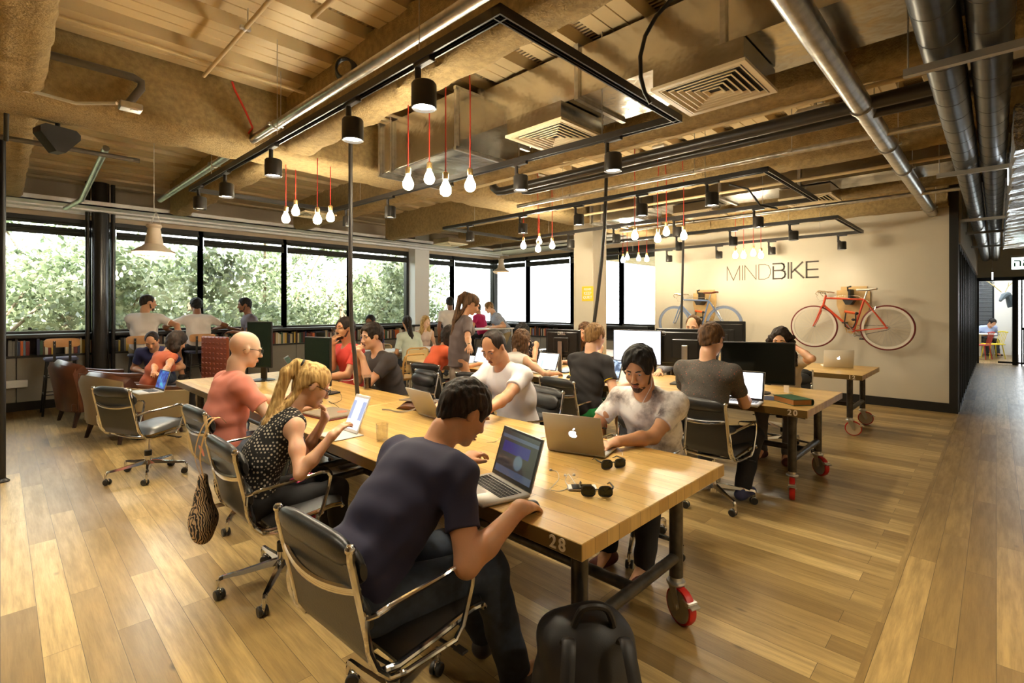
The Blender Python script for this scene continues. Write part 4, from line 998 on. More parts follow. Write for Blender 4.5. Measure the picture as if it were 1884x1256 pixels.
make_monitor('dark monitor back further away between the speckled shirt and the blue bicycle', onx(1335, 6.95, TT), 200, .50, .42, .95, SCREENOFF)
make_monitor('big switched-off black monitor on table 20 with chrome-like top edge', onx(1393, 4.86, TT), 24, .62, .385, .845, SCREENOFF, stand='disc')
# tablet on keyboard cover
tb = wpt(652, 795, tz); root = thing('tablet', 'white tablet propped upright on its keyboard cover before the blonde woman', 'tablet', (tb.x-.03, tb.y, tz), math.radians(2))
MB().box((-.07, 0, .003), (.19, .24, .006), r=.002).build('keyboard_cover', M_('grey_cover', srgb(190, 186, 182), .5), root)
M = TR((.0, 0, .006), (0, math.radians(24), 0)) @ TR((0, 0, 0), (0, 0, 0))
tbl = MB().box((0, 0, .12), (.008, .17, .24), M, r=.003).build('tablet_body', WHITE, root); s = MB().box((0, 0, 0), (.001, .148, .198)).build('display', TABPG, tbl, smooth=0); s.matrix_local = M @ TR((-.0046, 0, .12))
# mice
def mouse(lab, p, deg, m=BLACKP):
    o = MB().ball((0, 0, .004), (.055, .03, .032), 18).build('computer_mouse', m, loc=p, rot=(0, 0, math.radians(deg))); 
    for v in o.data.vertices: v.co.z = max(0, v.co.z)
    return tag(o, lab, 'computer mouse')
mouse('black mouse under the hand of the man in navy', wpt(975, 938, TT), 10)
mouse('black mouse on the blue pad beside the green book', wpt(1397, 729, TT+.002), 20)
mouse('dark mouse on the middle table by the black polo man', onx(1048, 4.5, TT), 10)
o = MB().box((0, 0, .001), (.22, .2, .002)).build('mouse_pad', M_('slate_blue_pad', srgb(62, 66, 92), .7), loc=wpt(1412, 732, TT), rot=(0, 0, .1)); tag(o, 'slate blue mouse pad on table 20', 'mouse pad')
# green book
gp = wpt(1458, 741, TT); bk = thing('thick_book', 'thick green hardback book lying on the corner of table 20', 'book', (gp.x, gp.y, TT), math.radians(-38))
c = MB().box((0, 0, .0025), (.17, .25, .005)).box((0, 0, .0475), (.17, .25, .005)); rr = [(-.085-.012*math.sin(PI*t/8), 0.025-.025*math.cos(PI*t/8)) for t in range(9)]
c.grid([[(-x, y_, z) for x, z in rr] for y_ in (-.125, .125)]); c.build('cover', M_('green_book_cloth', srgb(42, 84, 54), .6), bk, smooth=30)
MB().box((-.002, 0, .025), (.158, .238, .041)).build('pages', M_('aged_page_edges', srgb(176, 120, 62), .8, bmp=.3, bs=300), bk, smooth=0)
cp = wpt(1447, 722, TT); o = MB().box((0, 0, .04), (.003, .075, .08)).box((.02, 0, .002), (.05, .075, .003)).build('card_stand', CLEAR if False else M_('printed_card', srgb(216, 206, 190), .5), loc=cp, rot=(0, 0, math.radians(-40)), smooth=0); tag(o, 'small printed card standing beside the green book', 'card')
# glasses
def tumbler(lab, p, fill=None, h=.105, r=.036):
    root = thing('drinking_glass', lab, 'glass', tuple(p))
    MB().lathe([(0, .004), (r*.86, .004), (r, h), (r*.95, h), (r*.82, .012), (0, .012)], n=28).build('glass_wall', CLEAR, root)
    if fill: MB().lathe([(0, .0125), (r*.82, .0125), (r*.92, h*.8), (0, h*.8)], n=24).build('drink', fill, root)
    return root
tumbler('clear tumbler with a little water on the front table', wpt(703, 812, TT+.0005))
tumbler('tall glass of dark cola before the man in charcoal', wpt(676, 716, TT+.0005), M_('cola', (.03, .01, .005), .2), .14, .036)
tumbler('small glass standing on table 12 behind the green book', wpt(1447, 708, TT+.0005), None, .07, .028)
# phone, earphones, sunglasses
ph = wpt(1071, 899, TT); root = thing('smartphone', 'black and silver smartphone lying with sunglasses on it', 'phone', tuple(ph), math.radians(-136))
MB().box((0, 0, .005), (.062, .125, .009), r=.003).build('phone_body', M_('silver_phone_edge', (.5, .46, .42), .3, .9), root); MB().box((0, 0, .0099), (.056, .088, .0008)).build('display', SCREENOFF, root, smooth=0)
MB().box((0, .053, .0099), (.054, .014, .0006)).box((0, -.053, .0099), (.054, .014, .0006)).build('face_plate', WHITE, root, smooth=0)
def sunglasses(lab, p, deg, z=0.0, tilt=0.0):
    root = thing('sunglasses', lab, 'sunglasses', (p[0], p[1], p[2]+z), rot=(0, tilt, math.radians(deg))); f = MB(); l = MB()
    for s in (-1, 1):
        P = []
        for k in range(20):
            a = 2*PI*k/20; P.append((-.004*math.cos(a)**2, s*.035+.028*math.copysign(abs(math.cos(a))**.7, math.cos(a)), .024+.021*math.copysign(abs(math.sin(a))**.7, math.sin(a))*(1.0)))
        f.tube(P, .0028, 6, closed=True); l.add(P+[(-.001, s*.035, .024)], [(i, (i+1) % 20, 20) for i in range(20)])
        f.tube([(0, s*.064, .036), (.02, s*.07, .037), (.08, s*.062, .034), (.115, s*.056, .016)], [.004, .004, .0035, .002], 6)
    f.tube([(0, -.009, .03), (-.001, 0, .033), (0, .009, .03)], .0025, 6)
    f.build('frame', BLACKP, root); l.build('lens', M_('dark_green_lens', (.012, .014, .006), .08), root, smooth=0)
    return root
sunglasses('black sunglasses lying folded open beside the silver laptop', wpt(1128, 862, TT), 60)
sunglasses('black sunglasses resting partly on the smartphone', wpt(1098, 914, TT), 40)
ea = wpt(1040, 885, TT); e = MB(); rng = random.Random(3); P = []
ctrl = [(1013, 864), (1025, 868), (1028, 880), (1018, 893), (1012, 900), (1030, 903), (1045, 896), (1040, 884), (1045, 872), (1052, 880), (1060, 892)]
for q in ctrl: v = wpt(q[0], q[1], TT+.002); P.append(v)
def smooth_path(P, n=6):
    out = []
    for i in range(len(P)-1):
        p0, p1, p2, p3 = P[max(i-1, 0)], P[i], P[i+1], P[min(i+2, len(P)-1)]
        for k in range(n):
            t = k/n; out.append(.5*((2*p1)+(-p0+p2)*t+(2*p0-5*p1+4*p2-p3)*t*t+(-p0+3*p1-3*p2+p3)*t**3))
    out.append(P[-1]); return out
e.tube(smooth_path(P), .0016, 6)
for q in ((1013, 864), (1040, 874), (1056, 873)): v = wpt(q[0], q[1], TT+.004); e.ball(v, .007, 10)
tag(e.build('earphones', WHITE), 'white earphones tangled on the table beside the phone', 'earphones')
def cable(lab, pts, r, m, z=TT, cat='cable'):
    P = [wpt(a[0], a[1], (a[2] if len(a) > 2 else z+r)) for a in pts]
    return tag(MB().tube(smooth_path(P), r, 6).build('cable', m), lab, cat)
cable('thin white charging cable winding over the front table', [(895, 813), (912, 812), (935, 796), (985, 806), (1005, 804), (1012, 818), (1040, 832), (1062, 830), (1085, 812, .80), (1110, 810, .82), (1125, 815, .79), (1143, 830), (1145, 838)], .0016, WHITE)
cable('loop of white cables behind the second monitor', [(480, 698), (500, 702), (530, 690), (560, 700), (600, 692), (620, 697), (640, 700), (655, 695)], .004, WHITE)
cable('black cable trailing from the monitor base to the laptop sleeve', [(612, 715), (625, 722), (628, 735), (612, 742), (605, 738), (618, 745), (626, 752)], .002, BLACK)
cable('white cables on the middle table near the lit laptop', [(1150, 700), (1165, 712), (1190, 705), (1215, 712)], .003, WHITE)
# laptop sleeve grey/red
sl = wpt(612, 762, TT); root = thing('laptop_sleeve', 'grey felt laptop sleeve with a red edge on the table behind the blonde woman', 'sleeve', (sl.x-.02, sl.y-.02, TT), math.radians(8))
MB().box((0, 0, .016), (.26, .34, .018), r=.006).build('felt_body', M_('grey_felt', srgb(132, 116, 100), .95), root); MB().box((-.0, 0, .005), (.265, .345, .010), r=.004).build('edge', M_('dark_red_edge', srgb(110, 26, 22), .6), root)
MB().lathe([(0, 0), (.035, 0), (.035, .001), (0, .001)], (.05, -.06, .0252), 24).build('patch', M_('orange_red_patch', srgb(206, 96, 60), .7), root)
# brown bag with strap on front table
bgp = wpt(775, 752, TT); root = thing('shoulder_bag', 'brown leather bag with a grey strap lying on the table before the white polo man', 'bag', tuple(bgp), .3)
rows = []
for k in range(13):
    t = -1+k/6; h = .055*(1-abs(t)**4)+.012; rows.append([(-.09*(1-.15*t*t), t*.16, .004), (-.10, t*.165, h*.5), (-.06, t*.16, h), (.05, t*.16, h*1.05), (.10, t*.165, h*.5), (.09, t*.16, .004)])
b = MB().grid(rows, close_u=True); b.add(rows[0], [tuple(range(6))[::-1]]); b.add(rows[-1], [tuple(range(6))]); b.build('bag_body', M_('brown_bag_leather', srgb(96, 58, 38), .5), root)
MB().box((0, 0, .066), (.17, .31, .006), TR((0, 0, 0), (0, .05, 0)), r=.002).build('flap', M_('grey_brown_canvas', srgb(104, 88, 70), .8), root)
s = MB(); sp__ = smooth_path([Vector(q) for q in ((.0, -.1, .07), (-.08, -.12, .075), (-.16, -.04, .02), (-.2, .06, .006), (-.18, .16, .005), (-.22, .2, .012))]); s.grid([[p_+Vector((0, 0, -.0)), p_+Vector((.022, .022, .004))] for p_ in sp__]); s.build('strap', MATS['grey_brown_canvas'], root)
# notebook paper held / pink phone later with people
# ---- backpack on the floor under the table
bp_ = Vector((1.27, .86, 0)); root = thing('backpack', 'black backpack slumped on the floor under table 28', 'backpack', (bp_.x+.08, bp_.y+.10, 0), math.radians(-35))
# ================================================================ BICYCLES ON THE WALL
def bicycle(lab, cy, zc, frame, tire, rim, saddle, bag):
    """Side view on the wall; front wheel toward +y. Local x points out of the wall toward the room (-x world)."""
    root = thing('bicycle', lab, 'bicycle', (XW-.27, cy, zc)); R = .335
    fw, rw = (0, .50, 0), (0, -.49, 0); bb_ = (0, -.06, -.06); st = (0, -.20, .44); hd0 = (0, .36, .36); hd1 = (0, .335, .47); seatc = (0, -.235, .57)
    def wheel(c, nm):
        t = MB(); t.tube([(0, c[1]+R*math.cos(2*PI*k/60), c[2]+R*math.sin(2*PI*k/60)) for k in range(60)], .015, 8, closed=True); w_ = t.build(nm, tire, root)
        r = MB(); rows = []
        for k in range(60):
            a = 2*PI*k/60; rows.append([(x, c[1]+rr*math.cos(a), c[2]+rr*math.sin(a)) for x, rr in ((-.013, R-.008), (-.011, R-.042), (.011, R-.042), (.013, R-.008))])
        rows.append(rows[0]); r.grid(rows, close_u=True).build('rim', rim, w_)
        s = MB()
        for k in range(28):
            a = 2*PI*k/28; a2 = a+(.5 if k % 2 else -.5); x = .025*(1 if (k//2) % 2 else -1); s.cyl((x, c[1]+.018*math.cos(a2), c[2]+.018*math.sin(a2)), (0, c[1]+(R-.036)*math.cos(a), c[2]+(R-.036)*math.sin(a)), .0013, n=4)
        s.build('spokes', ALU, w_); MB().cyl((-.045, c[1], c[2]), (.045, c[1], c[2]), .016, n=14).build('hub', frame if nm == 'rear_wheel' else ALU, w_)
    wheel(fw, 'front_wheel'); wheel(rw, 'rear_wheel')
    f = MB(); f.cyl(st, hd1, .0155, n=12).cyl(hd0, bb_, .018, n=12).cyl(st, bb_, .0155, n=12).cyl(hd0, (hd1[0], hd1[1]-.012, hd1[2]+.045), .018, n=12)
    for s_ in (-1, 1): f.cyl((s_*.055, rw[1], rw[2]), (s_*.03, bb_[1], bb_[2]), .009, n=8).cyl((s_*.055, rw[1], rw[2]), (s_*.012, st[1], st[2]), .008, n=8)
    f.cyl((-.035, bb_[1], bb_[2]), (.035, bb_[1], bb_[2]), .022, n=14); f.build('frame', frame, root)
    k = MB()
    for s_ in (-1, 1): k.tube([(0, .352, .365), (s_*.05, .372, .33), (s_*.052, .45, .12), (s_*.052, .50, 0)], [.014, .013, .011, .008], 8)
    k.build('fork', frame, root)
    MB().cyl(st, seatc, .0125, n=10).build('seat_post', ALU, root)
    s = MB(); rows = []
    for t, wd_ in ((-.13, .062), (-.09, .072), (-.03, .05), (.04, .025), (.11, .018), (.14, .012)): rows.append([(wd_*math.cos(q), seatc[1]+t, seatc[2]+.022+.018*math.sin(q)+(.012 if t < -.05 else 0)) for q in [2*PI*i/10 for i in range(10)]])
    s.grid(rows, close_u=True); s.add(rows[0], [tuple(range(10))]); s.add(rows[-1], [tuple(range(10))[::-1]]); s.build('saddle', saddle, root)
    h = MB(); h.cyl((hd1[0], hd1[1]-.012, hd1[2]+.04), (0, hd1[1]+.0, hd1[2]+.09), .012, n=10).tube([(-.2, .24, .56), (-.2, .30, .575), (-.18, .40, .585), (-.1, .42, .57), (0, .40, .56), (.1, .42, .57), (.18, .40, .585), (.2, .30, .575), (.2, .24, .56)], .0105, 8).cyl((0, .335, .55), (0, .40, .56), .012, n=10)
    for s_ in (-1, 1): h.tube([(s_*.16, .41, .58), (s_*.17, .44, .55), (s_*.18, .40, .50)], .006, 6)
    h.tube([(0, .42, .56), (0, .46, .50), (0, .42, .42), (0, .30, .45)], .003, 5).tube([(0, .33, .47), (.0, .1, .505), (0, -.12, .50), (0, -.26, .40), (0, -.33, .29)], .0035, 6); h.build('handlebar', M_('polished_bar', (.7, .62, .52), .25, .9), root)
    c = MB(); c.lathe([(.088, -.003), (.094, -.003), (.094, .003), (.088, .003), (.088, -.003)], n=36, M=TR((.045, bb_[1], bb_[2]), (0, PI/2, 0)))
    for a in range(5): c.cyl((.045, bb_[1], bb_[2]), (.045, bb_[1]+.09*math.cos(a*1.257), bb_[2]+.09*math.sin(a*1.257)), .005, n=6)
    c.cyl((.055, bb_[1], bb_[2]), (.06, bb_[1]-.10, bb_[2]-.13), .009, n=8).cyl((-.055, bb_[1], bb_[2]), (-.06, bb_[1]+.10, bb_[2]+.13), .009, n=8); cr = c.build('crank', ALU, root)
    MB().box((.10, bb_[1]-.10, bb_[2]-.13), (.10, .07, .02), r=.004).box((-.10, bb_[1]+.10, bb_[2]+.13), (.10, .07, .02), r=.004).build('pedal', MATTE, cr)
    MB().tube([(.045, bb_[1], bb_[2]+.09), (.045, rw[1], rw[2]+.035), (.045, rw[1]-.035, rw[2]), (.045, rw[1], rw[2]-.035), (.045, bb_[1], bb_[2]-.09)], .004, 6).build('chain', MATTE, root)
    br = MB()
    for y, z in ((.385, .33), (-.34, .30)): br.tube([(-.03, y, z-.02), (-.02, y-.01, z+.03), (.02, y-.01, z+.03), (.03, y, z-.02)], .006, 6)
    br.build('brake', ALU, root)
    # mount: plywood shield on the wall, black bracket, lock
    mt = thing('wall_mount', 'plywood shield with black bracket carrying the '+bag+' bicycle', 'wall mount', (XW, cy, zc))
    sh = [(-.20, .58), (-.20, .66), (.16, .66), (.16, .60), (.22, .60), (.22, .35), (.14, .10), (.08, -.10), (-.02, -.12), (-.14, -.05), (-.2, .12), (-.24, .40), (-.24, .58)]
    MB().prism([(y, z) for y, z in sh], .025, Matrix(((0, 0, -1, 0), (1, 0, 0, 0), (0, 1, 0, 0), (0, 0, 0, 1)))).build('plywood_shield', PLY, mt, smooth=0)
    m = MB().box((-.14, .0, .52), (.24, .04, .18), r=.008).add([(-.27, -.09, .47), (-.27, .11, .47), (-.27, .05, .36), (-.27, -.01, .36), (-.02, -.09, .47), (-.02, .11, .47), (-.02, .05, .36), (-.02, -.01, .36)], [(0, 1, 2, 3), (7, 6, 5, 4), (0, 4, 5, 1), (1, 5, 6, 2), (2, 6, 7, 3), (3, 7, 4, 0)])
    m.tube([(-.25, .02, .58), (-.28, .02, .64), (-.30, -.03, .65)], .012, 8); m.build('bracket', MATTE, mt)
    lk = thing('bike_lock', 'orange and black U-shaped lock hanging on the '+bag+' bicycle', 'lock', (XW-.29, cy, zc))
    MB().cyl((0, -.10, .22), (0, .06, .25), .02, n=12).build('lock_barrel', M_('orange_lock', srgb(226, 92, 26), .4), lk)
    MB().tube([(0, .04, .24), (0, .06, .08), (0, .05, .01), (0, -.0, -.03), (0, -.06, .0), (0, -.09, .08), (0, -.09, .22)], .009, 8).build('shackle', MATTE, lk)
    MB().ball((0, -.10, .22), (.03, .03, .025), 10).ball((0, -.06, .12), (.025, .03, .02), 10).build('lock_clamp', MATTE, lk)
    return root
def bike_at(px_f, py_f, px_r):        # wheel centres in the picture
    Xb = XW-.27; a = onx(px_f, Xb, 0); b = onx(px_r, Xb, 0); D = a.x*FWD[0]+a.y*FWD[1]
    return (a.y+b.y)/2, CH+(HZ-py_f)*D/F
cy, zc = bike_at(1495, 600, 1636)
bicycle('orange-red bicycle hung on the wall with dark red tyres and white saddle', cy, zc, M_('orange_red_frame', srgb(214, 72, 34), .3, coat=.4), M_('dark_red_tyre', srgb(112, 30, 24), .6), M_('white_rim', srgb(216, 206, 190), .4), M_('white_saddle', srgb(214, 204, 190), .4), 'orange-red')
cy, zc = bike_at(1242, 594, 1332)
bicycle('pale blue bicycle hung on the wall with brown saddle', cy, zc, M_('pale_blue_frame', srgb(112, 134, 176), .3, coat=.4), M_('grey_blue_tyre', srgb(126, 132, 146), .6), M_('blue_rim', srgb(130, 146, 178), .4), M_('brown_saddle', srgb(112, 52, 30), .45), 'pale blue')
# lettering on the wall built from strokes
def strokes(parent, name, letters, y_left, z0, h, lw, m, w_=.8, gap=.28):
    b = MB(); x = 0.0
    G = {'M': ([((0, 0), (0, 1), (.5, 0), (1, 1), (1, 0))], 1.0), 'I': ([((0, 0), (0, 1))], 0.0), 'N': ([((0, 0), (0, 1), (.85, 0), (.85, 1))], .85),
         'D': ([((0, 0), (0, 1), (.45, 1), (.72, .9), (.86, .65), (.86, .35), (.72, .1), (.45, 0), (0, 0))], .86),
         'B': ([((0, 1), (.6, 1), (.74, .92), (.78, .77), (.74, .62), (.6, .54), (.05, .54)), ((0, 0), (.62, 0), (.8, .1), (.86, .27), (.8, .45), (.6, .54)), ((0, 0), (0, .8))], .86),
         'K': ([((0, 0), (0, 1)), ((.75, 1), (.02, .36)), ((.22, .55), (.82, 0))], .82), 'E': ([((.75, 1), (0, 1), (0, 0), (.75, 0)), ((0, .5), (.72, .5))], .75)}
    for ch in letters:
        st_, adv = G[ch]
        for s in st_:
            for p, q in zip(s[:-1], s[1:]):
                y0, z0_ = y_left-(x+p[0]*w_)*h, z0+p[1]*h; y1, z1_ = y_left-(x+q[0]*w_)*h, z0+q[1]*h
                L = math.hypot(y1-y0, z1_-z0_); a = math.atan2(z1_-z0_, y1-y0)
                b.box((0, 0, 0), (.006, L+lw, lw), TR((-.003, (y0+y1)/2, (z0_+z1_)/2), (a, 0, 0)))
        x += adv*w_+gap
    o = b.build(name, m, parent, smooth=0); return x*h
lt = thing('wall_lettering', 'MINDBIKE lettering on the cream wall above the bicycles', 'lettering', (XW, 0, 0))
yl = onx(1338, XW, 0).y; yr = onx(1505, XW, 0).y; Dl = XW*FWD[0]+yl*FWD[1]
z0 = CH+(HZ-516)*Dl/F; hh = (516-493)*Dl/F*1.0; tot = yl-yr
hh = .27; wu = (1.0+0+.85+.86+.86+0+.82+.75); ww = .86; gp_ = (tot/hh-wu*ww)/7
ad = strokes(lt, 'thin_letters', 'MIND', yl, z0, hh, .0105, M_('thin_brown_letters', srgb(104, 82, 60), .6), ww, gp_)
strokes(lt, 'bold_letters', 'BIKE', yl-ad, z0, hh, .026, M_('dark_brown_letters', srgb(66, 54, 42), .6), ww, gp_)
# yellow notice on the column
sx_ = 7.15; Dn = sx_*FWD[0]; a = onx(1071, sx_, 0); c_ = onx(1092, sx_, 0); D = a.x*FWD[0]+a.y*FWD[1]; zt_ = CH+(HZ-527)*D/F; zb_ = CH+(HZ-554)*D/F
nt_ = thing('wall_notice', 'yellow KEEP QUIET notice on the white column', 'sign', (sx_-.004, (a.y+c_.y)/2, (zt_+zb_)/2))
wn = abs(a.y-c_.y); MB().box((0, 0, 0), (.006, wn, zt_-zb_), r=.002).build('sign_board', M_('yellow_card', srgb(238, 206, 52), .6), nt_, smooth=0)
for i, (t_, s_) in enumerate((('PLEASE', .05), ('KEEP', .075), ('QUIET', .065))): text_obj('sign_text', t_, s_, WHITE, nt_, (-.004, 0, .075-.07*i), (PI/2, 0, -PI/2), offs=.001)
# ================================================================ BOOKS
BOOKM = []
def book_mat(i, c):
    return M_('book_cover_%s' % i, srgb(*c), .55)
palette = [('white', (214, 208, 196)), ('cream', (196, 178, 140)), ('dark red', (112, 34, 30)), ('black', (26, 24, 26)), ('navy', (34, 42, 78)), ('brown', (92, 62, 42)), ('green', (52, 84, 62)), ('orange', (196, 98, 42)), ('grey', (120, 118, 114)), ('yellow', (206, 170, 70)), ('pale blue', (120, 146, 176))]
PAGE = M_('book_pages', srgb(216, 204, 178), .9)
def bookmesh(cname, c):
    b = MB(); b.mat(0).box((0, 0, .5), (1, 1, 1)).mat(1).box((.0, .02, .5), (.86, .99, 1.004))
    o = b.build('paperback_book', [book_mat(cname.replace(' ', '_'), c), PAGE], smooth=0); me = o.data; bpy.data.objects.remove(o); return me
BOOKS_L = {}
BME = {n: bookmesh(n, c) for n, c in palette}
rb = random.Random(11)
def shelf_books(axis, a, b, P, bays, dens):
    x = a
    while x < b:
        n, c = rb.choice(palette if rb.random() < .6 else palette[:6]); t = rb.uniform(.022, .05); h = rb.uniform(.18, .245); d = rb.uniform(.12, .16)
        if rb.random() < .05: x += rb.uniform(.05, .18)
        o = bpy.data.objects.new('paperback_book', BME[n]); COL.objects.link(o)
        lean = rb.choice((0, 0, 0, 0, .12, -.1)); Fp = P-.33+.03
        o.scale = (t*.96, d, h)
        if axis == 'x': o.location = (x+t/2, Fp+d/2, .832); o.rotation_euler = (0, lean*0, 0)
        else: o.location = (Fp+d/2, x+t/2, .832); o.rotation_euler = (0, 0, -PI/2)
        bay = [w_ for lim, w_ in bays if x < lim][0]
        BOOKS_L.setdefault((n, bay), []).append(o); o['category'] = 'book'; o['group'] = '%s books %s' % (n, bay)
        x += t+.001
        if axis == 'x' and dens: x += 0
shelf_books('x', .08, 7.15, GY, [(.45, 'at the far left edge'), (1.0, 'behind the empty bar stool'), (1.4, 'at the dark round column'), (2.2, 'under the window with the bearded man'), (2.9, 'beside the seated man in white'), (4.0, 'behind the man in the grey tee'), (5.4, 'under the middle left window'), (99, 'under the last window before the white column')], 1)
shelf_books('x', 7.8, 9.0, GY, [(99, 'right of the white window column')], 1)
shelf_books('y', 8.2, 9.4, GX, [(8.8, 'under the back windows by the corner'), (99, 'near the corner of the back windows')], 1)
ORD = ['first', 'second', 'third', 'fourth', 'fifth', 'sixth', 'seventh', 'eighth', 'ninth', 'tenth', 'eleventh', 'twelfth', 'thirteenth', 'fourteenth', 'fifteenth', 'sixteenth']
for (n, bay), L_ in BOOKS_L.items():
    L_.sort(key=lambda o: (o.location.x*RGT[0]+o.location.y*RGT[1])/(o.location.x*FWD[0]+o.location.y*FWD[1]))
    for i, o in enumerate(L_): o['label'] = ('the only %s book %s' % (n, bay)) if len(L_) == 1 else '%s %s book from the left %s' % (ORD[i % 16], n, bay)
tv = thing('small_television', 'small grey television set standing among the books', 'television', tuple(ony(586, GY-.22, .833)), -PI/2)
MB().box((0, 0, .12), (.2, .26, .23), r=.03).build('case', M_('grey_tv_case', srgb(74, 78, 92), .5), tv); MB().box((.1, 0, .125), (.01, .19, .15), r=.004).build('display', SCREENOFF, tv)
# ================================================================ CORRIDOR
# black glazed partition along the corridor
pr = thing('glass_partition', 'tall black-framed glass partition lining the corridor beyond the bike wall', 'partition')
f = MB(); xa, xb = XW+.16, 19.4; Yp = .42
for z in (0.03, 2.47): f.box(((xa+xb)/2, Yp, z), (xb-xa, .05, .07))
x = xa
while x < xb: f.box((x, Yp, 1.25), (.05, .06, 2.48)); x += .62
f.build('frame', BLACK, pr, smooth=0); MB().box(((xa+xb)/2, Yp+.005, 1.25), (xb-xa, .008, 2.4)).build('glass_panel', GLASSD, pr, smooth=0)
MB().box(((xa+xb)/2, Yp+.05, .85), (xb-xa, .004, .14)).build('frosted_band', M_('frosted_print', srgb(170, 168, 160), .7), pr, smooth=0)
sbox('wall_over_partition', (XW+.16, .38, 2.51), (19.5, .46, DZ), WHITEW)
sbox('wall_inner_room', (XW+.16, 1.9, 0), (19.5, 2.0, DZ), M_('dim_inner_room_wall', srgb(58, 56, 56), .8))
# end of corridor: black framed glass front, white room behind
XE = 19.5
ef = thing('glass_front', 'black-framed glass door front at the end of the corridor', 'glass front')
f = MB(); f.box((XE, -.9, 2.38), (.08, 3.2, .1)); 
for y in (.40, -.36, -.5, -2.3): f.box((XE, y, 1.2), (.08, .09 if y != -.5 else .03, 2.4))
f.box((XE-.04, -.28, .06), (.04, .5, .05)).box((XE, -1.4, 1.0), (.07, 1.8, .08)); f.build('frame', BLACK, ef, smooth=0)
MB().box((XE, .0, 1.2), (.01, .7, 2.3)).box((XE, -1.4, 1.7), (.01, 1.75, 1.3)).build('glass_panel', GLASS, ef, smooth=0)
MB().box((XE, -1.4, .5), (.03, 1.75, .95)).build('lower_panel', BLACK, ef, smooth=0)
sbox('wall_over_glass_front', (XE-.05, -3, 2.43), (XE+.05, .42, DZ), WHITEW)
sbox('wall_end_room', (23.6, -.44, 0), (23.7, .05, 3.2), WHITE); sbox('wall_end_room_side', (XE+.05, -.44, 0), (23.6, -.36, 3.2), WHITE)
sbox('wall_end_room_left', (XE, 3.0, 0), (23.6, 3.1, 3.2), WHITE); sbox('floor_end_room', (XE, -3, -.05), (24, 3.1, .002), FLOOR2)
sbox('wall_end_room_low', (23.55, .05, 0), (23.7, 3.1, .9), GREY); sbox('window_dark', (23.62, .05, .9), (23.7, 3.1, 3.2), M_('dark_street_glass', (.02, .024, .03), .2))
bl = MB()
for i in range(40): bl.box((23.58, 1.1, .95+i*.045), (.02, 2.0, .022))
tag(bl.build('window_blinds', M_('grey_blind_slats', srgb(110, 114, 122), .5), smooth=0), 'grey slatted blinds in the far room at the corridor end', 'blinds')
light('end_room_light', 'AREA', (21.6, .4, 3.1), 80, (.95, .98, 1), (0, 0, 0), shape='RECTANGLE', size=3, size_y=2)
# tube light hung in corridor
for i, (px, py, D, lab) in enumerate(((1857, 318, 4.6, 'slim white tube light hanging vertically under the corridor ceiling, nearer'), (1826, 506, 12.5, 'distant slim white tube light at the end of the corridor'))):
    p = wd(px, D, CH+(HZ-py)*D/F); r = thing('tube_light', lab, 'light', tuple(p))
    MB().cyl((0, 0, -.11), (0, 0, .07), .012, n=10).build('tube', emit('cool_tube_glow', (.85, .93, 1), 9), r); MB().cyl((0, 0, .07), (0, 0, .18), .015, n=10).cyl((0, 0, .18), (0, 0, DZ-p.z), .004, n=6).build('holder', WHITE, r)
# exit sign
p = onx(1878, 12.0, 0); D = p.x*FWD[0]+p.y*FWD[1]; zz = CH+(HZ-484)*D/F
ex = thing('exit_sign', 'green and white lit exit sign hanging over the corridor door', 'sign', (12.0, p.y-.10, zz))
MB().box((0, 0, .0), (.04, .42, .20), r=.004).build('sign_box', emit('exit_glow', (.86, 1, .92), 1.6), ex, smooth=0)
MB().box((0, 0, .12), (.05, .44, .04)).build('sign_housing', WHITE, ex, smooth=0)
text_obj('sign_text', '\u05D9\u05E6\u05D9\u05D0\u05D4'[::-1], .17, M_('exit_green', srgb(20, 150, 90), .6), ex, (-.022, 0, .0), (PI/2, 0, -PI/2), offs=.002)
# deer head on the wall
dp = Vector((21.6, 0, CH+(HZ-549)*15.3/F)); dr = thing('deer_head', 'dark faceted deer head with pale antlers on the white wall at the corridor end', 'wall decoration', (dp.x, -.355, dp.z))
MB().tube([(0, .0, -.26), (0, .04, -.1), (0, .08, .06), (0, .11, .12)], [.11, .10, .085, .08], 8).tube([(0, .09, .12), (-.12, .18, .09), (-.30, .26, -.04), (-.33, .27, -.08)], [.09, .085, .045, .035], 8).build('head', M_('slate_deer', srgb(74, 86, 96), .6), dr, smooth=20)
a_ = MB()
for s_ in (-1, 1):
    a_.tube([(0, .2+s_*.04, .2), (-.05, .24+s_*.14, .36), (-.1, .25+s_*.26, .5), (-.12, .25+s_*.3, .62)], [.016, .014, .011, .006], 6); a_.tube([(-.05, .24+s_*.14, .36), (-.2, .26+s_*.18, .5)], [.012, .006], 6); a_.tube([(-.1, .25+s_*.26, .5), (-.24, .26+s_*.34, .56)], [.011, .006], 6)
a_.build('antler', M_('pale_antler', srgb(196, 178, 120), .6), dr)
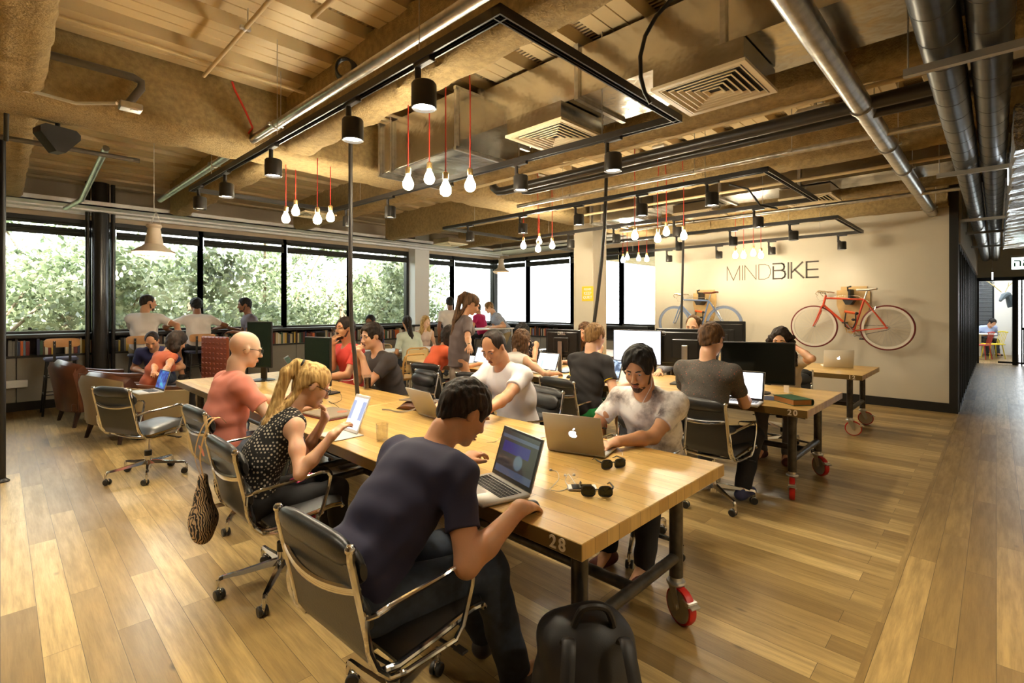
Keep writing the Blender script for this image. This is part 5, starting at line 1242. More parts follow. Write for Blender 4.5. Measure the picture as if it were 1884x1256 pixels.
# spindle chairs + table in the end room
def spindle(lab, p, deg, c):
    r = thing('spindle_chair', lab, 'chair', (p[0], p[1], .002), math.radians(deg)); MB().box((0, 0, .44), (.42, .42, .03), r=.01).build('seat', c, r)
    for sx in (-1, 1):
        for sy in (-1, 1): MB().cyl((sx*.15, sy*.15, .43), (sx*.2, sy*.2, 0), .016, .012, n=8).build('leg', c, r)
    b = MB()
    for k in range(6): y = -.16+.064*k; b.cyl((-.18, y*.9, .45), (-.26, y*1.1, .82), .008, n=6)
    b.tube([(-.255, -.21, .82), (-.27, 0, .84), (-.255, .21, .82)], .02, 8); b.build('backrest', c, r)
spindle('yellow spindle-back chair at the end of the corridor', wd(1827, 15.6, 0), 120, M_('yellow_lacquer', srgb(226, 206, 40), .4))
spindle('red spindle-back chair at the end of the corridor', wd(1804, 15.3, 0), 70, M_('red_lacquer', srgb(196, 52, 52), .4))
q = wd(1803, 16.3, 0); ct = thing('round_table', 'white table behind the red and yellow chairs', 'table', (q.x, q.y, .002)); MB().box((0, 0, .73), (.8, .8, .03), r=.01).build('tabletop', WHITE, ct); MB().cyl((0, 0, 0), (0, 0, .72), .03).build('pedestal', WHITE, ct)
# ================================================================ TREES OUTSIDE
gr = MB().box((4, 30, -3.4), (90, 60, .2)).build('ground_outside', M_('dry_grass', srgb(120, 116, 76), .9, var=.3, vs=2), smooth=0); struct(gr)
gr = MB().box((36, 5, -3.4), (22, 60, .2)).build('ground_outside', M_('pale_pavement', srgb(200, 196, 188), .9), smooth=0); struct(gr)
LEAF = bpy.data.materials.new('sunlit_leaves'); LEAF.use_nodes = True; nt = LEAF.node_tree; nt.nodes.clear()
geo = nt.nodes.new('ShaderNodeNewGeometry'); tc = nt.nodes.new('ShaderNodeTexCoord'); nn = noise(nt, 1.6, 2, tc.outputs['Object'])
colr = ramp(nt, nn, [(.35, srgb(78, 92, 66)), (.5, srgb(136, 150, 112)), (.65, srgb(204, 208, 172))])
d = nt.nodes.new('ShaderNodeBsdfDiffuse'); t = nt.nodes.new('ShaderNodeBsdfTranslucent'); g = nt.nodes.new('ShaderNodeBsdfGlossy'); g.inputs['Roughness'].default_value = .35
m1 = nt.nodes.new('ShaderNodeMixShader'); m1.inputs[0].default_value = .4; m2 = nt.nodes.new('ShaderNodeMixShader'); m2.inputs[0].default_value = .08; oo = nt.nodes.new('ShaderNodeOutputMaterial')
nt.links.new(colr, d.inputs[0]); nt.links.new(colr, t.inputs[0]); nt.links.new(d.outputs[0], m1.inputs[1]); nt.links.new(t.outputs[0], m1.inputs[2]); nt.links.new(m1.outputs[0], m2.inputs[1]); nt.links.new(g.outputs[0], m2.inputs[2]); nt.links.new(m2.outputs[0], oo.inputs[0])
BARK = M_('tree_bark', srgb(120, 104, 84), .9, var=.3, vs=10)
def make_tree(seed):
    rng = np.random.RandomState(seed); root = thing('garden_tree', 'x', 'tree')
    n = 16000; cen = rng.randn(34, 3)*[1.25, 1.25, 1.5]; cen[:, 2] += 4.2
    ci = rng.randint(0, 34, n); u = rng.randn(n, 3); u /= np.linalg.norm(u, axis=1)[:, None]
    p = cen[ci]+u*(rng.rand(n, 1)**.4)*rng.uniform(.5, .95, (34, 1))[ci]
    a = rng.randn(n, 3); a /= np.linalg.norm(a, axis=1)[:, None]; b = np.cross(a, rng.randn(n, 3)); b /= np.linalg.norm(b, axis=1)[:, None]
    s = rng.uniform(.05, .10, (n, 1)); V = np.stack([p-a*s, p+b*s*.5, p+a*s, p-b*s*.5], 1).reshape(-1, 3)
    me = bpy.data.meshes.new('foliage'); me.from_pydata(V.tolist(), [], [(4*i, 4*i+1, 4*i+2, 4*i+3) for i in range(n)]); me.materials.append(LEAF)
    o = bpy.data.objects.new('foliage', me); COL.objects.link(o); o.parent = root
    t = MB(); t.tube([(0, 0, 0), (.05, 0, 1.5), (0, .05, 3), (.1, 0, 5)], [.16, .13, .10, .05], 10)
    for k in range(9): c = cen[k]; t.tube([(0, 0, 2.2+.2*k), tuple(c*.5+np.array([0, 0, 1.6])), tuple(c)], [.06, .04, .02], 6)
    t.build('trunk', BARK, root); return root
TA = make_tree(3); TB = make_tree(8); TAt, TBt = tree_of(TA), tree_of(TB)
spots_t = [(-5.5, 14.6, 'leafy tree outside the leftmost window'), (-3.0, 16.5, 'leafy tree outside the leftmost window, set further back'), (-.8, 14.2, 'leafy tree outside left of the dark column'), (1.8, 16.3, 'leafy tree outside behind the white pendant lamp'), (3.2, 14.3, 'leafy tree outside behind the bearded man'),
           (5.6, 16.0, 'leafy tree outside behind the man in grey'), (7.4, 14.5, 'leafy tree outside the window behind the left bulbs'), (9.6, 16.2, 'leafy tree outside the window left of the hanging cable'), (-7.5, 17, 'leafy tree outside at the far left edge')]+[(-12+3.1*i_, 20.5+(i_ % 3)*.8, 'leafy tree in the back row outside, %s from the left' % ORD[i_]) for i_ in range(8)]
for i, (x, y, lab) in enumerate(spots_t):
    src, tr_ = (TA, TAt) if i % 2 == 0 else (TB, TBt)
    t = src if i < 2 else copy_tree(src, tr_); t.location = (x, y, -3.3); t.rotation_euler = (0, 0, i*1.3); t['label'] = lab; t['group'] = 'trees outside the left windows'
# ================================================================ SMOOTH BODY ENGINE (distance fields -> one continuous surface)
def nz(v): v = np.asarray(v, float); return v/(np.linalg.norm(v)+1e-12)
class SDF:
    def __init__(s): s.p = []; s.ripple = None
    def cone(s, a, b, ra, rb, k=.02, w=None, sc=1.0, cuts=(), sub=False): s.p.append(('c', np.array(a, float), np.array(b, float), ra, rb, k, None if w is None else nz(w), sc, cuts, sub)); return s
    def ell(s, c, r, R=None, k=.02, cuts=(), sub=False): s.p.append(('e', np.array(c, float), np.array(r, float), R if R is not None else np.eye(3), 0, k, None, 1, cuts, sub)); return s
    def mesh(s, vox, off=(0, 0, 0)):
        lo = np.full(3, 1e9); hi = np.full(3, -1e9); bbs = []
        for q in s.p:
            if q[0] == 'c': r = max(q[3], q[4])*max(1, q[7]); l, h = np.minimum(q[1], q[2])-r, np.maximum(q[1], q[2])+r
            else: r = q[2].max(); l, h = q[1]-r, q[1]+r
            bbs.append((l, h))
            if not q[9]: lo = np.minimum(lo, l); hi = np.maximum(hi, h)
        lo -= 3*vox; hi += 3*vox; n = np.ceil((hi-lo)/vox).astype(int)+1
        Fd = np.full(n, .05, np.float32)
        for q, (l, h) in zip(s.p, bbs):
            mrg = max(q[5]*1.5, 2.5*vox); i0 = np.maximum(0, np.floor((l-mrg-lo)/vox).astype(int)); i1 = np.minimum(n, np.ceil((h+mrg-lo)/vox).astype(int)+1)
            if (i1 <= i0).any(): continue
            sl = tuple(slice(a, b) for a, b in zip(i0, i1))
            X = (lo[0]+vox*np.arange(i0[0], i1[0]))[:, None, None]; Y = (lo[1]+vox*np.arange(i0[1], i1[1]))[None, :, None]; Z = (lo[2]+vox*np.arange(i0[2], i1[2]))[None, None, :]
            if q[0] == 'c':
                a, b, ra, rb, w, sc = q[1], q[2], q[3], q[4], q[6], q[7]; ba = b-a; bb = ba@ba+1e-12
                px, py, pz = X-a[0], Y-a[1], Z-a[2]; t = np.clip((px*ba[0]+py*ba[1]+pz*ba[2])/bb, 0, 1)
                px, py, pz = px-ba[0]*t, py-ba[1]*t, pz-ba[2]*t
                if w is not None:
                    dw = (px*w[0]+py*w[1]+pz*w[2])*(1/sc-1); px, py, pz = px+dw*w[0], py+dw*w[1], pz+dw*w[2]
                d = np.sqrt(px*px+py*py+pz*pz)-(ra+(rb-ra)*t)
            else:
                c, r, R = q[1], q[2], q[3]; px, py, pz = X-c[0], Y-c[1], Z-c[2]
                u = [px*R[0, i]+py*R[1, i]+pz*R[2, i] for i in range(3)]
                k0 = np.sqrt((u[0]/r[0])**2+(u[1]/r[1])**2+(u[2]/r[2])**2); k1 = np.sqrt((u[0]/r[0]**2)**2+(u[1]/r[1]**2)**2+(u[2]/r[2]**2)**2)+1e-9
                d = k0*(k0-1)/k1
            for (c, nn) in q[8]: d = np.maximum(d, (X-c[0])*nn[0]+(Y-c[1])*nn[1]+(Z-c[2])*nn[2])
            cur = Fd[sl]; k = q[5]
            if q[9]:
                h_ = np.clip(.5-.5*(cur+d)/k, 0, 1); Fd[sl] = cur+(-d-cur)*h_+k*h_*(1-h_)
            else:
                h_ = np.clip(.5+.5*(d-cur)/k, 0, 1); Fd[sl] = d+(cur-d)*h_-k*h_*(1-h_)
        if s.ripple:
            amp, fr, seed = s.ripple; rg = np.random.RandomState(seed)
            X = (lo[0]+vox*np.arange(n[0]))[:, None, None]; Y = (lo[1]+vox*np.arange(n[1]))[None, :, None]; Z = (lo[2]+vox*np.arange(n[2]))[None, None, :]
            acc = 0
            for i in range(5):
                kv = nz(rg.randn(3)+np.array([0, 0, .0]))*fr*rg.uniform(.6, 1.7); ph = rg.rand()*6.28; k2 = nz(rg.randn(3))*fr*.35
                acc = acc+np.sin(X*kv[0]+Y*kv[1]+Z*kv[2]+ph+1.6*np.sin(X*k2[0]+Y*k2[1]+Z*k2[2]))
            Fd += (acc*amp/2.5).astype(np.float32)
        ins = Fd < 0
        c = n-1
        cnt = np.zeros(c, np.int8)
        for dx in (0, 1):
            for dy in (0, 1):
                for dz in (0, 1): cnt += ins[dx:dx+c[0], dy:dy+c[1], dz:dz+c[2]]
        act = np.argwhere((cnt > 0) & (cnt < 8)); m = len(act)
        idm = np.full(c, -1, np.int32); idm[act[:, 0], act[:, 1], act[:, 2]] = np.arange(m)
        vals = {}
        for dx in (0, 1):
            for dy in (0, 1):
                for dz in (0, 1): vals[(dx, dy, dz)] = Fd[act[:, 0]+dx, act[:, 1]+dy, act[:, 2]+dz]
        S = np.zeros((m, 3)); N = np.zeros(m)
        for ax in range(3):
            for u in (0, 1):
                for v in (0, 1):
                    A = [0, 0, 0]; o = [i for i in range(3) if i != ax]; A[o[0]] = u; A[o[1]] = v; B = list(A); B[ax] = 1
                    fa, fb = vals[tuple(A)], vals[tuple(B)]; cr = (fa < 0) != (fb < 0); t = np.where(cr, fa/(fa-fb+1e-12), 0)
                    P = np.tile(np.array(A, float), (m, 1)); P[:, ax] += t; S[cr] += P[cr]; N[cr] += 1
        V = (act+S/np.maximum(N, 1)[:, None])*vox+lo-np.array(off)
        faces = []
        for ax in range(3):
            o = [(1, 2), (2, 0), (0, 1)][ax]
            s0 = [slice(0, n[i]-1) if i == ax else slice(1, n[i]-1) for i in range(3)]; s1 = list(s0); s1[ax] = slice(1, n[ax])
            a = ins[tuple(s0)]; b = ins[tuple(s1)]; E = np.argwhere(a != b)
            if not len(E): continue
            sg = a[E[:, 0], E[:, 1], E[:, 2]]; E = E.copy()
            for i in range(3):
                if i != ax: E[:, i] += 1
            def cell(du, dv): q = E.copy(); q[:, o[0]] -= du; q[:, o[1]] -= dv; return idm[q[:, 0], q[:, 1], q[:, 2]]
            Q = np.stack([cell(1, 1), cell(0, 1), cell(0, 0), cell(1, 0)], 1); Q[~sg] = Q[~sg][:, ::-1]; faces.append(Q)
        return V, (np.concatenate(faces) if faces else np.zeros((0, 4), int))
    def build(s, name, mat, parent, vox, off, iters=1):
        V, Q = s.mesh(vox, off)
        if iters and len(Q):
            for _ in range(iters):
                acc = np.zeros_like(V); cn = np.zeros(len(V))
                for i in range(4):
                    a, b = Q[:, i], Q[:, (i+1) % 4]; np.add.at(acc, a, V[b]); np.add.at(cn, a, 1)
                V = V*.5+.5*acc/np.maximum(cn, 1)[:, None]
        me = bpy.data.meshes.new(name); me.vertices.add(len(V)); me.vertices.foreach_set('co', V.astype(np.float32).ravel())
        me.loops.add(len(Q)*4); me.loops.foreach_set('vertex_index', Q.astype(np.int32).ravel()); me.polygons.add(len(Q)); me.polygons.foreach_set('loop_start', np.arange(0, len(Q)*4, 4, dtype=np.int32))
        try: me.polygons.foreach_set('loop_total', np.full(len(Q), 4, np.int32))
        except Exception: pass
        me.update(calc_edges=True); me.validate(); me.shade_smooth(); me.materials.append(mat)
        o = bpy.data.objects.new(name, me); COL.objects.link(o); o.parent = parent; return o
# ---------------------------------------------------------------- body materials
def skin(name, c, var=.08):
    if name in MATS: return MATS[name]
    m = M_(name, srgb(*c), .48, var=var, vs=9, bmp=.08, bs=160, bd=.001); b = m.node_tree.nodes['Principled BSDF']
    b.inputs['Subsurface Weight'].default_value = .12; b.inputs['Subsurface Radius'].default_value = (.6, .25, .12); b.inputs['Subsurface Scale'].default_value = .02; return m
def hairm(name, c1, c2):
    if name in MATS: return MATS[name]
    m, nt, b = nmat(name); v = coords(nt, scale=(70, 70, 7)); f = noise(nt, 1.0, 4, v)
    nt.links.new(ramp(nt, f, [(.35, srgb(*c1)), (.68, srgb(*c2))]), b.inputs['Base Color']); b.inputs['Roughness'].default_value = .62; b.inputs['Specular IOR Level'].default_value = .3; bump(nt, b, f, .9, .006); MATS[name] = m; return m
def cloth(name, c, **kw): return M_(name, srgb(*c), kw.pop('rough', .85), bmp=.25, bs=350, bd=.0008, sheen=.0, **kw)
def patterned(name, base, cols, kind='spots', scale=60):
    if name in MATS: return MATS[name]
    m, nt, b = nmat(name); v = coords(nt, 'Object')
    if kind == 'spots':
        vo = nt.nodes.new('ShaderNodeTexVoronoi'); vo.inputs['Scale'].default_value = scale; nt.links.new(v, vo.inputs['Vector'])
        if len(cols) > 1: c = ramp(nt, nt_sep(nt, vo.outputs['Color']), [(i/len(cols), srgb(*x)) for i, x in enumerate(cols)])
        else: c = srgb(*cols[0])
        nt.links.new(mix_col(nt, ramp(nt, vo.outputs['Distance'], [(.22, (1, 1, 1, 1)), (.34, (0, 0, 0, 1))]), srgb(*base), c), b.inputs['Base Color'])
    elif kind == 'dots':
        sc_ = nt.nodes.new('ShaderNodeVectorMath'); sc_.operation = 'SINE'; mu = nt.nodes.new('ShaderNodeVectorMath'); mu.operation = 'SCALE'; mu.inputs['Scale'].default_value = scale*6.283
        nt.links.new(v, mu.inputs[0]); nt.links.new(mu.outputs[0], sc_.inputs[0]); sp_ = nt.nodes.new('ShaderNodeSeparateXYZ'); nt.links.new(sc_.outputs[0], sp_.inputs[0])
        p = mth(nt, 'MULTIPLY', mth(nt, 'MULTIPLY', sp_.outputs[0], sp_.outputs[1]), sp_.outputs[2])
        nt.links.new(mix_col(nt, ramp(nt, p, [(.30, (0, 0, 0, 1)), (.38, (1, 1, 1, 1))]), srgb(*base), srgb(*cols[0])), b.inputs['Base Color'])
    elif kind == 'cloud':
        f = noise(nt, scale, 5, v, .65); nt.links.new(ramp(nt, f, [(.44, srgb(*base)), (.54, srgb(*cols[0])), (.66, srgb(*cols[-1]))]), b.inputs['Base Color'])
    elif kind == 'maze':
        w = nt.nodes.new('ShaderNodeTexWave'); w.inputs['Scale'].default_value = scale; w.inputs['Distortion'].default_value = 9; w.inputs['Detail'].default_value = 1; nt.links.new(v, w.inputs['Vector'])
        nt.links.new(mix_col(nt, ramp(nt, w.outputs['Fac'], [(.45, (0, 0, 0, 1)), (.5, (1, 1, 1, 1))]), srgb(*base), srgb(*cols[0])), b.inputs['Base Color'])
    b.inputs['Roughness'].default_value = .85; MATS[name] = m; return m
def nt_sep(nt, c): s_ = nt.nodes.new('ShaderNodeSeparateColor'); nt.links.new(c, s_.inputs[0]); return s_.outputs[0]
EYEW = M_('eye_white', (.42, .38, .35), .25); IRIS = M_('dark_iris', (.02, .012, .008), .1); LIP = {}
def rotm(ax, a): return np.array(Matrix.Rotation(a, 3, Vector(ax)))
def ik(S, T, a, b, pole):
    S, T = np.array(S, float), np.array(T, float); d = T-S; L = np.linalg.norm(d); L2 = min(max(L, abs(a-b)+.02), (a+b)*.995); u = d/(L+1e-9)
    x = (a*a-b*b+L2*L2)/(2*L2); h = math.sqrt(max(a*a-x*x, 0)); p = np.array(pole, float); p = p-u*(p@u); p = nz(p); return S+u*x+p*h, S+u*L2
UP = np.array([0, 0, 1.0])
def person(label, x, y, zh, yaw, lean=10, hunch=10, side=0, twist=0, head=(0, 10, 0), L=None, R=None, feet=None, knees=None, s=1.0, fem=False, skin_=None, hair=None, hstyle='short', top=None, tstyle='tee', legs=None, lstyle='long', shoe=None, vox=.007,
           curl=(.35, .35), hdir=(None, None), beard=None, belly=0.0, group=None, trim=None, detail=True, poleL=None, poleR=None, watch=None, curls=False):
    yr = math.radians(yaw); f = np.array([math.cos(yr), math.sin(yr), 0]); l = np.array([-math.sin(yr), math.cos(yr), 0])
    le, hu, sd = math.radians(lean), math.radians(lean+hunch), math.radians(side)
    u1 = nz(f*math.sin(le)+UP*math.cos(le)+l*math.sin(sd)); u2 = nz(f*math.sin(hu)+UP*math.cos(hu)+l*math.sin(sd)*1.3)
    H = np.array([x, y, zh]); mid = H+u1*.25*s; N = mid+u2*.26*s
    tw = math.radians(twist); lt_ = nz(rotm(tuple(u2), tw)@l); lt_ = nz(lt_-u2*(lt_@u2)); ft = np.cross(lt_, u2)
    sw = (.165 if fem else .19)*s; SL = N-u2*.055*s+lt_*sw; SR = N-u2*.055*s-lt_*sw
    hy, hp, hr = [math.radians(a) for a in head]; nl = lean+hunch*.8
    nd = nz(f*math.sin(math.radians(nl*.7+head[1]*.35))+UP*math.cos(math.radians(nl*.7+head[1]*.35))+l*math.sin(sd))
    HB = N+nd*.075*s
    A = np.array([f, l, UP]).T; Rh = A@rotm((0, 0, 1), hy)@rotm((0, 1, 0), hp)@rotm((1, 0, 0), hr)
    hs = (.97 if fem else 1.0)*(.5+.5*s)*1.04; HC = HB+nd*.045*s+Rh@np.array([.02, 0, .078])*hs
    def hd(p): return HC+Rh@(np.array(p, float)*hs)
    g = (.84 if fem else 1.0)*s
    root = thing('person', label, 'person', (x, y, 0), group=group); off = (x, y, 0); sk = skin_
    ua, fa = .285*s, .255*s
    mouth = hd((.10, 0, -.075))
    def target(T, side_):
        if T is None: return H+f*.30*s+l*side_*.13*s+UP*.12*s
        if isinstance(T, str):
            if T == 'mouth': return mouth+f*.035-UP*.105*s+l*side_*.03
            if T == 'temple': return hd((.0, side_*.10, .0))-UP*.06*s+l*side_*.02
            if T == 'chin': return mouth+f*.045-UP*.12*s+l*side_*.045
            if T == 'hang': return (SL if side_ > 0 else SR)-UP*.52*s+f*.06+l*side_*.05
        return np.array(T, float)
    TL, TRr = target(L, 1), target(R, -1)
    EL, WL = ik(SL, TL, ua, fa, poleL if poleL is not None else (-f*.35-UP*1.0+l*.45)); ER, WR = ik(SR, TRr, ua, fa, poleR if poleR is not None else (-f*.35-UP*1.0-l*.45))
    th, sh = .43*s, .42*s; hw = .095*s
    HL, HR = H+l*hw-UP*.02, H-l*hw-UP*.02
    ft_ = feet if feet is not None else [tuple(H[:2]+f[:2]*.50*s+l[:2]*.12)+(.09,), tuple(H[:2]+f[:2]*.46*s-l[:2]*.12)+(.09,)]
    KL, AL = ik(HL, ft_[0], th, sh, f+UP*.9+l*.12); KR, AR = ik(HR, ft_[1], th, sh, f+UP*.9-l*.12)
    # ---- torso primitives shared by body and shirt
    def torso(S, e, k=.05):
        S.cone(H+u1*.02, mid, (.118+belly*.3)*g+e, (.112+belly)*g+e, k, l, 1.28)
        S.cone(mid, mid+u2*.15*s, (.112+belly)*g+e, .122*g+e, k, lt_, 1.36)
        S.cone(N-u2*.085*s+lt_*sw*.78, N-u2*.085*s-lt_*sw*.78, .066*g+e, .066*g+e, .04)
        for q in (SL, SR): S.cone(N-u2*.01*s+(q-N)*.15, q+u2*.012*s, .052*g+e, .05*g+e, .04)
        if fem:
            for q in (1, -1): S.ell(mid+u2*.12*s+ft*.085*s+lt_*q*.062*s, (.055+e, .058+e, .055+e), k=.03)
        else: S.ell(mid+u2*.15*s+ft*.04*s, np.array([.09, .145, .085])*g+e, np.array([ft, lt_, u2]).T, k=.05)
    B = SDF()
    B.ell(H, np.array([.118, .155, .11])*g, np.array([f, l, UP]).T, .04); torso(B, -.004)
    for S_, E_, W_, T_ in ((SL, EL, WL, 0), (SR, ER, WR, 1)):
        B.ell(S_, (.056*g,)*3, k=.04); B.cone(S_, E_, .050*g, .039*g, .03); B.ell(S_+(E_-S_)*.5+UP*.0, (.049*g,)*3, k=.03)
        B.cone(E_, E_+(W_-E_)*.35, .039*g, .042*g, .02); B.cone(E_+(W_-E_)*.35, W_, .042*g, .0265*g, .02)
    for H_, K_, A_ in ((HL, KL, AL), (HR, KR, AR)):
        B.cone(H_, K_, .082*g, .055*g, .05); B.cone(K_, K_+(A_-K_)*.35, .050*g, .051*g, .02); B.cone(K_+(A_-K_)*.35, A_, .051*g, .035*g, .03)
        B.cone(A_, A_+f*.13-UP*.04, .035*g, .028*g, .02)
    # ---- head
    B.cone(HB+Rh@np.array([-.02, 0, .02]), N-u2*.02, .050*g+.004, .060*g, .03)
    B.cone(hd((-.02, 0, -.02)), HB, .052*g, .052*g, .03)
    B.ell(hd((-.012, 0, .03)), np.array([.098, .077, .092])*hs, Rh, .02); B.ell(hd((.022, 0, -.022)), np.array([.072, .063, .085])*hs, Rh, .03)
    B.ell(hd((.034, 0, -.075)), np.array([.052, .050 if not fem else .043, .040])*hs, Rh, .03); B.ell(hd((.072, 0, -.100)), np.array([.020, .024, .018])*hs, Rh, .02)
    for q in (1, -1):
        B.ell(hd((.094, q*.031, .004)), np.array([.014, .020, .011])*hs, Rh, .012, sub=True)
        B.ell(hd((.084, q*.032, .020)), np.array([.013, .026, .008])*hs, Rh, .012)
        B.ell(hd((.064, q*.037, -.028)), np.array([.026, .024, .026])*hs, Rh, .02)
        B.ell(hd((-.006, q*.076, -.004)), np.array([.019, .009, .031])*hs, Rh@rotm((0, 0, 1), q*.35), .006)
        B.ell(hd((.104, q*.010, -.036)), np.array([.010, .009, .008])*hs, Rh, .008)
    B.cone(hd((.090, 0, .012)), hd((.113, 0, -.030)), .007*hs, .0115*hs, .010)
    B.ell(hd((.093, 0, -.062)), np.array([.010, .023, .0055])*hs, Rh, .005); B.ell(hd((.090, 0, -.073)), np.array([.011, .020, .006])*hs, Rh, .005)
    # ---- hands
    for i, (E_, W_, sd_) in enumerate(((EL, WL, 1), (ER, WR, -1))):
        fd = nz(W_-E_); hdv = hdir[i]
        d = nz(np.array(hdv, float)) if hdv is not None else nz(np.array([fd[0], fd[1], fd[2]*.5-.12]))
        n_ = -UP if abs(d[2]) < .75 else -f                    # palm normal
        n_ = nz(n_-d*(n_@d)); sv = np.cross(n_, d)*sd_          # toward the thumb side
        if sv@(l*sd_) > 0: sv = -sv
        c_ = curl[i]; hg = (.88 if fem else 1.0)*s
        B.cone(W_, W_+d*.03*hg, .026*hg, .024*hg, .02, sv, 1.2); B.cone(W_+d*.03*hg, W_+d*.082*hg, .019*hg, .017*hg, .012, sv, 1.95)
        for j, (o_, ln) in enumerate(((.031, .072), (.0105, .080), (-.0105, .075), (-.030, .060))):
            p0 = W_+d*(.084-.004*abs(j-1.2))*hg+sv*o_*hg; dd = d+sv*o_*2.2; dd = nz(dd); seg = [.46, .31, .25]; cr = c_*(1+.12*j)
            for q in range(3):
                a_ = cr*(.75+.5*q); dd = nz(dd*math.cos(a_)+n_*math.sin(a_)); p1 = p0+dd*ln*seg[q]*hg; B.cone(p0, p1, (.0092-.0009*q)*hg, (.0087-.0009*q)*hg, .004); p0 = p1
        t0 = W_+d*.028*hg+sv*.026*hg; t1 = t0+nz(d*.7+sv*.75+n_*.25)*.042*hg; t2 = t1+nz(d*.9+sv*.25+n_*(.25+.4*c_))*.032*hg
        B.cone(W_+d*.02*hg+sv*.012*hg, t1, .0155*hg, .0115*hg, .01); B.cone(t1, t2, .0108*hg, .0085*hg, .004)
    B.build('body', sk, root, vox, off)
    # ---- shirt
    if top is not None:
        T = SDF(); e = .012; hem = H-u1*(.05 if tstyle not in ('long', 'blouse') else .10)
        T.ell(H+u1*.03, np.array([.135+belly*.6, .172, .13])*g, np.array([f, l, u1]).T, .05, cuts=((hem, -u1),)); torso(T, e)
        if tstyle == 'blouse': T.cone(mid, H-u1*.14*s, .118*g+e, .135*g+e, .04, l, 1.28, cuts=((hem, -u1),))
        sl = {'tee': .62, 'polo': .62, 'sleeveless': 0, 'long': 1, 'blouse': .8, 'cap': .3}[tstyle]
        for S_, E_, W_ in ((SL, EL, WL), (SR, ER, WR)):
            ax = nz(E_-S_)
            if sl > 0:
                T.ell(S_, (.066*g,)*3, k=.035); ce = S_+(E_-S_)*sl
                T.cone(S_, S_+(E_-S_)*(sl+.25 if sl < 1 else 1), .062*g, .058*g, .03, cuts=((ce, ax),) if sl < 1 else ())
            if sl >= 1: ax2 = nz(W_-E_); T.cone(E_, E_+(W_-E_)*1.1, .054*g, .042*g, .02, cuts=((E_+(W_-E_)*.93, ax2),))
        if sl == 0:
            for S_, q_ in ((SL, 1), (SR, -1)): T.ell(S_+lt_*q_*.05*s-u2*.02*s, (.07*s, .062*s, .085*s), np.array([ft, lt_, u2]).T, .01, sub=True)
        T.ell(N+ft*.045*s+u2*.045*s, (.066*s, .064*s, .055*s), np.array([ft, lt_, u2]).T, .01, sub=True)
        T.ripple = (.0042, 42, int(x*31+y*17) % 97)
        shirt = T.build({'tee': 't_shirt', 'polo': 'polo_shirt', 'sleeveless': 'sleeveless_top', 'long': 'long_sleeved_shirt', 'blouse': 'blouse', 'cap': 'cap_sleeved_top'}[tstyle], top, root, vox, off)
        if trim is not None or tstyle == 'polo':
            c = MB(); cc = []
            for k in range(20):
                a_ = 2*PI*k/20; cc.append(N+u2*(.012-.030*max(0, math.cos(a_)))*s+ft*(.012+.070*math.cos(a_))*s+lt_*.066*math.sin(a_)*s-np.array(off))
            c.tube([Vector(p) for p in cc], .011*s, 8, closed=True); c.build('collar', trim or top, shirt)
            if trim is not None:
                for S_, E_ in ((SL, EL), (SR, ER)):
                    ce = S_+(E_-S_)*(sl-.02); ax = nz(E_-S_); v1 = nz(np.cross(ax, UP)); v2 = np.cross(ax, v1)
                    MB().tube([Vector(ce+v1*.058*g*math.cos(2*PI*k/20)+v2*.058*g*math.sin(2*PI*k/20)-np.array(off)) for k in range(20)], .006, 6, closed=True).build('cuff', trim, shirt)
    # ---- trousers
    if legs is not None:
        P = SDF(); P.ell(H-UP*.005, np.array([.13, .168, .115])*g, np.array([f, l, UP]).T, .05)
        if lstyle == 'skirt':
            kx = (KL+KR)/2; ax = nz(kx-H); P.cone(H, kx+ax*.05, .12*g, .135*g, .05, l, 1.25, cuts=((kx-ax*.02, ax),)) if abs(ax[2]) < .8 else P.cone(H, H-UP*.55*s, .125*g, .15*g, .05, l, 1.2, cuts=((H-UP*.52*s, -UP),))
        else:
            for H_, K_, A_ in ((HL, KL, AL), (HR, KR, AR)):
                ax = nz(K_-H_)
                if lstyle == 'shorts': P.cone(H_, K_, .096*g, .080*g, .05, cuts=((H_+(K_-H_)*.86, ax),))
                else:
                    P.cone(H_, K_, .095*g, .074*g, .05); ax2 = nz(A_-K_); P.cone(K_, A_+ax2*.03, .074*g, .058*g, .04, cuts=((A_-ax2*.0, ax2),))
        P.ripple = (.004, 34, 5)
        P.build({'long': 'trousers', 'shorts': 'shorts', 'skirt': 'skirt'}[lstyle], legs, root, vox*1.15, off)
    # ---- shoes
    if shoe is not None:
        for A_, F_ in ((AL, 1), (AR, -1)):
            S = SDF(); zb = A_[2]-.085; dirf = nz(f+l*F_*.15); a = np.array([A_[0], A_[1], zb+.045])-dirf*.03; b = a+dirf*.17; w = np.cross(UP, dirf)
            S.cone(a, b, .043, .034, .02, w, 1.08, cuts=((np.array([0, 0, zb]), -UP),)); S.cone(np.array([A_[0], A_[1], zb+.05]), np.array([A_[0], A_[1], zb+.085]), .04, .043, .02, w, 1.0, cuts=((np.array([0, 0, zb+.10]), UP),)); S.build('shoe', shoe, root, .008, off)
    # ---- hair
    if hair is not None:
        Hh = SDF(); c0 = hd((-.012, 0, .03)); amp = {'short': .0035, 'receding': .002, 'ponytail': .0014, 'curly': .005, 'buzz': .001, 'long': .005}.get(hstyle, .003)
        th_ = {'short': .014, 'receding': .006, 'curly': .019, 'buzz': .004, 'ponytail': .010, 'bun': .012, 'long': .014, 'bob': .020}.get(hstyle, .012)
        fw = Rh@np.array([1.0, 0, 0]); dn = Rh@np.array([0, 0, -1.0])
        Hh.ell(c0, (np.array([.098, .077, .092])+th_)*hs, Rh, .01); Hh.ell(hd((-.045, 0, -.02)), (np.array([.055, .062, .07])+th_*.6)*hs, Rh, .02)
        face_x = {'receding': .050, 'buzz': .065}.get(hstyle, .078)
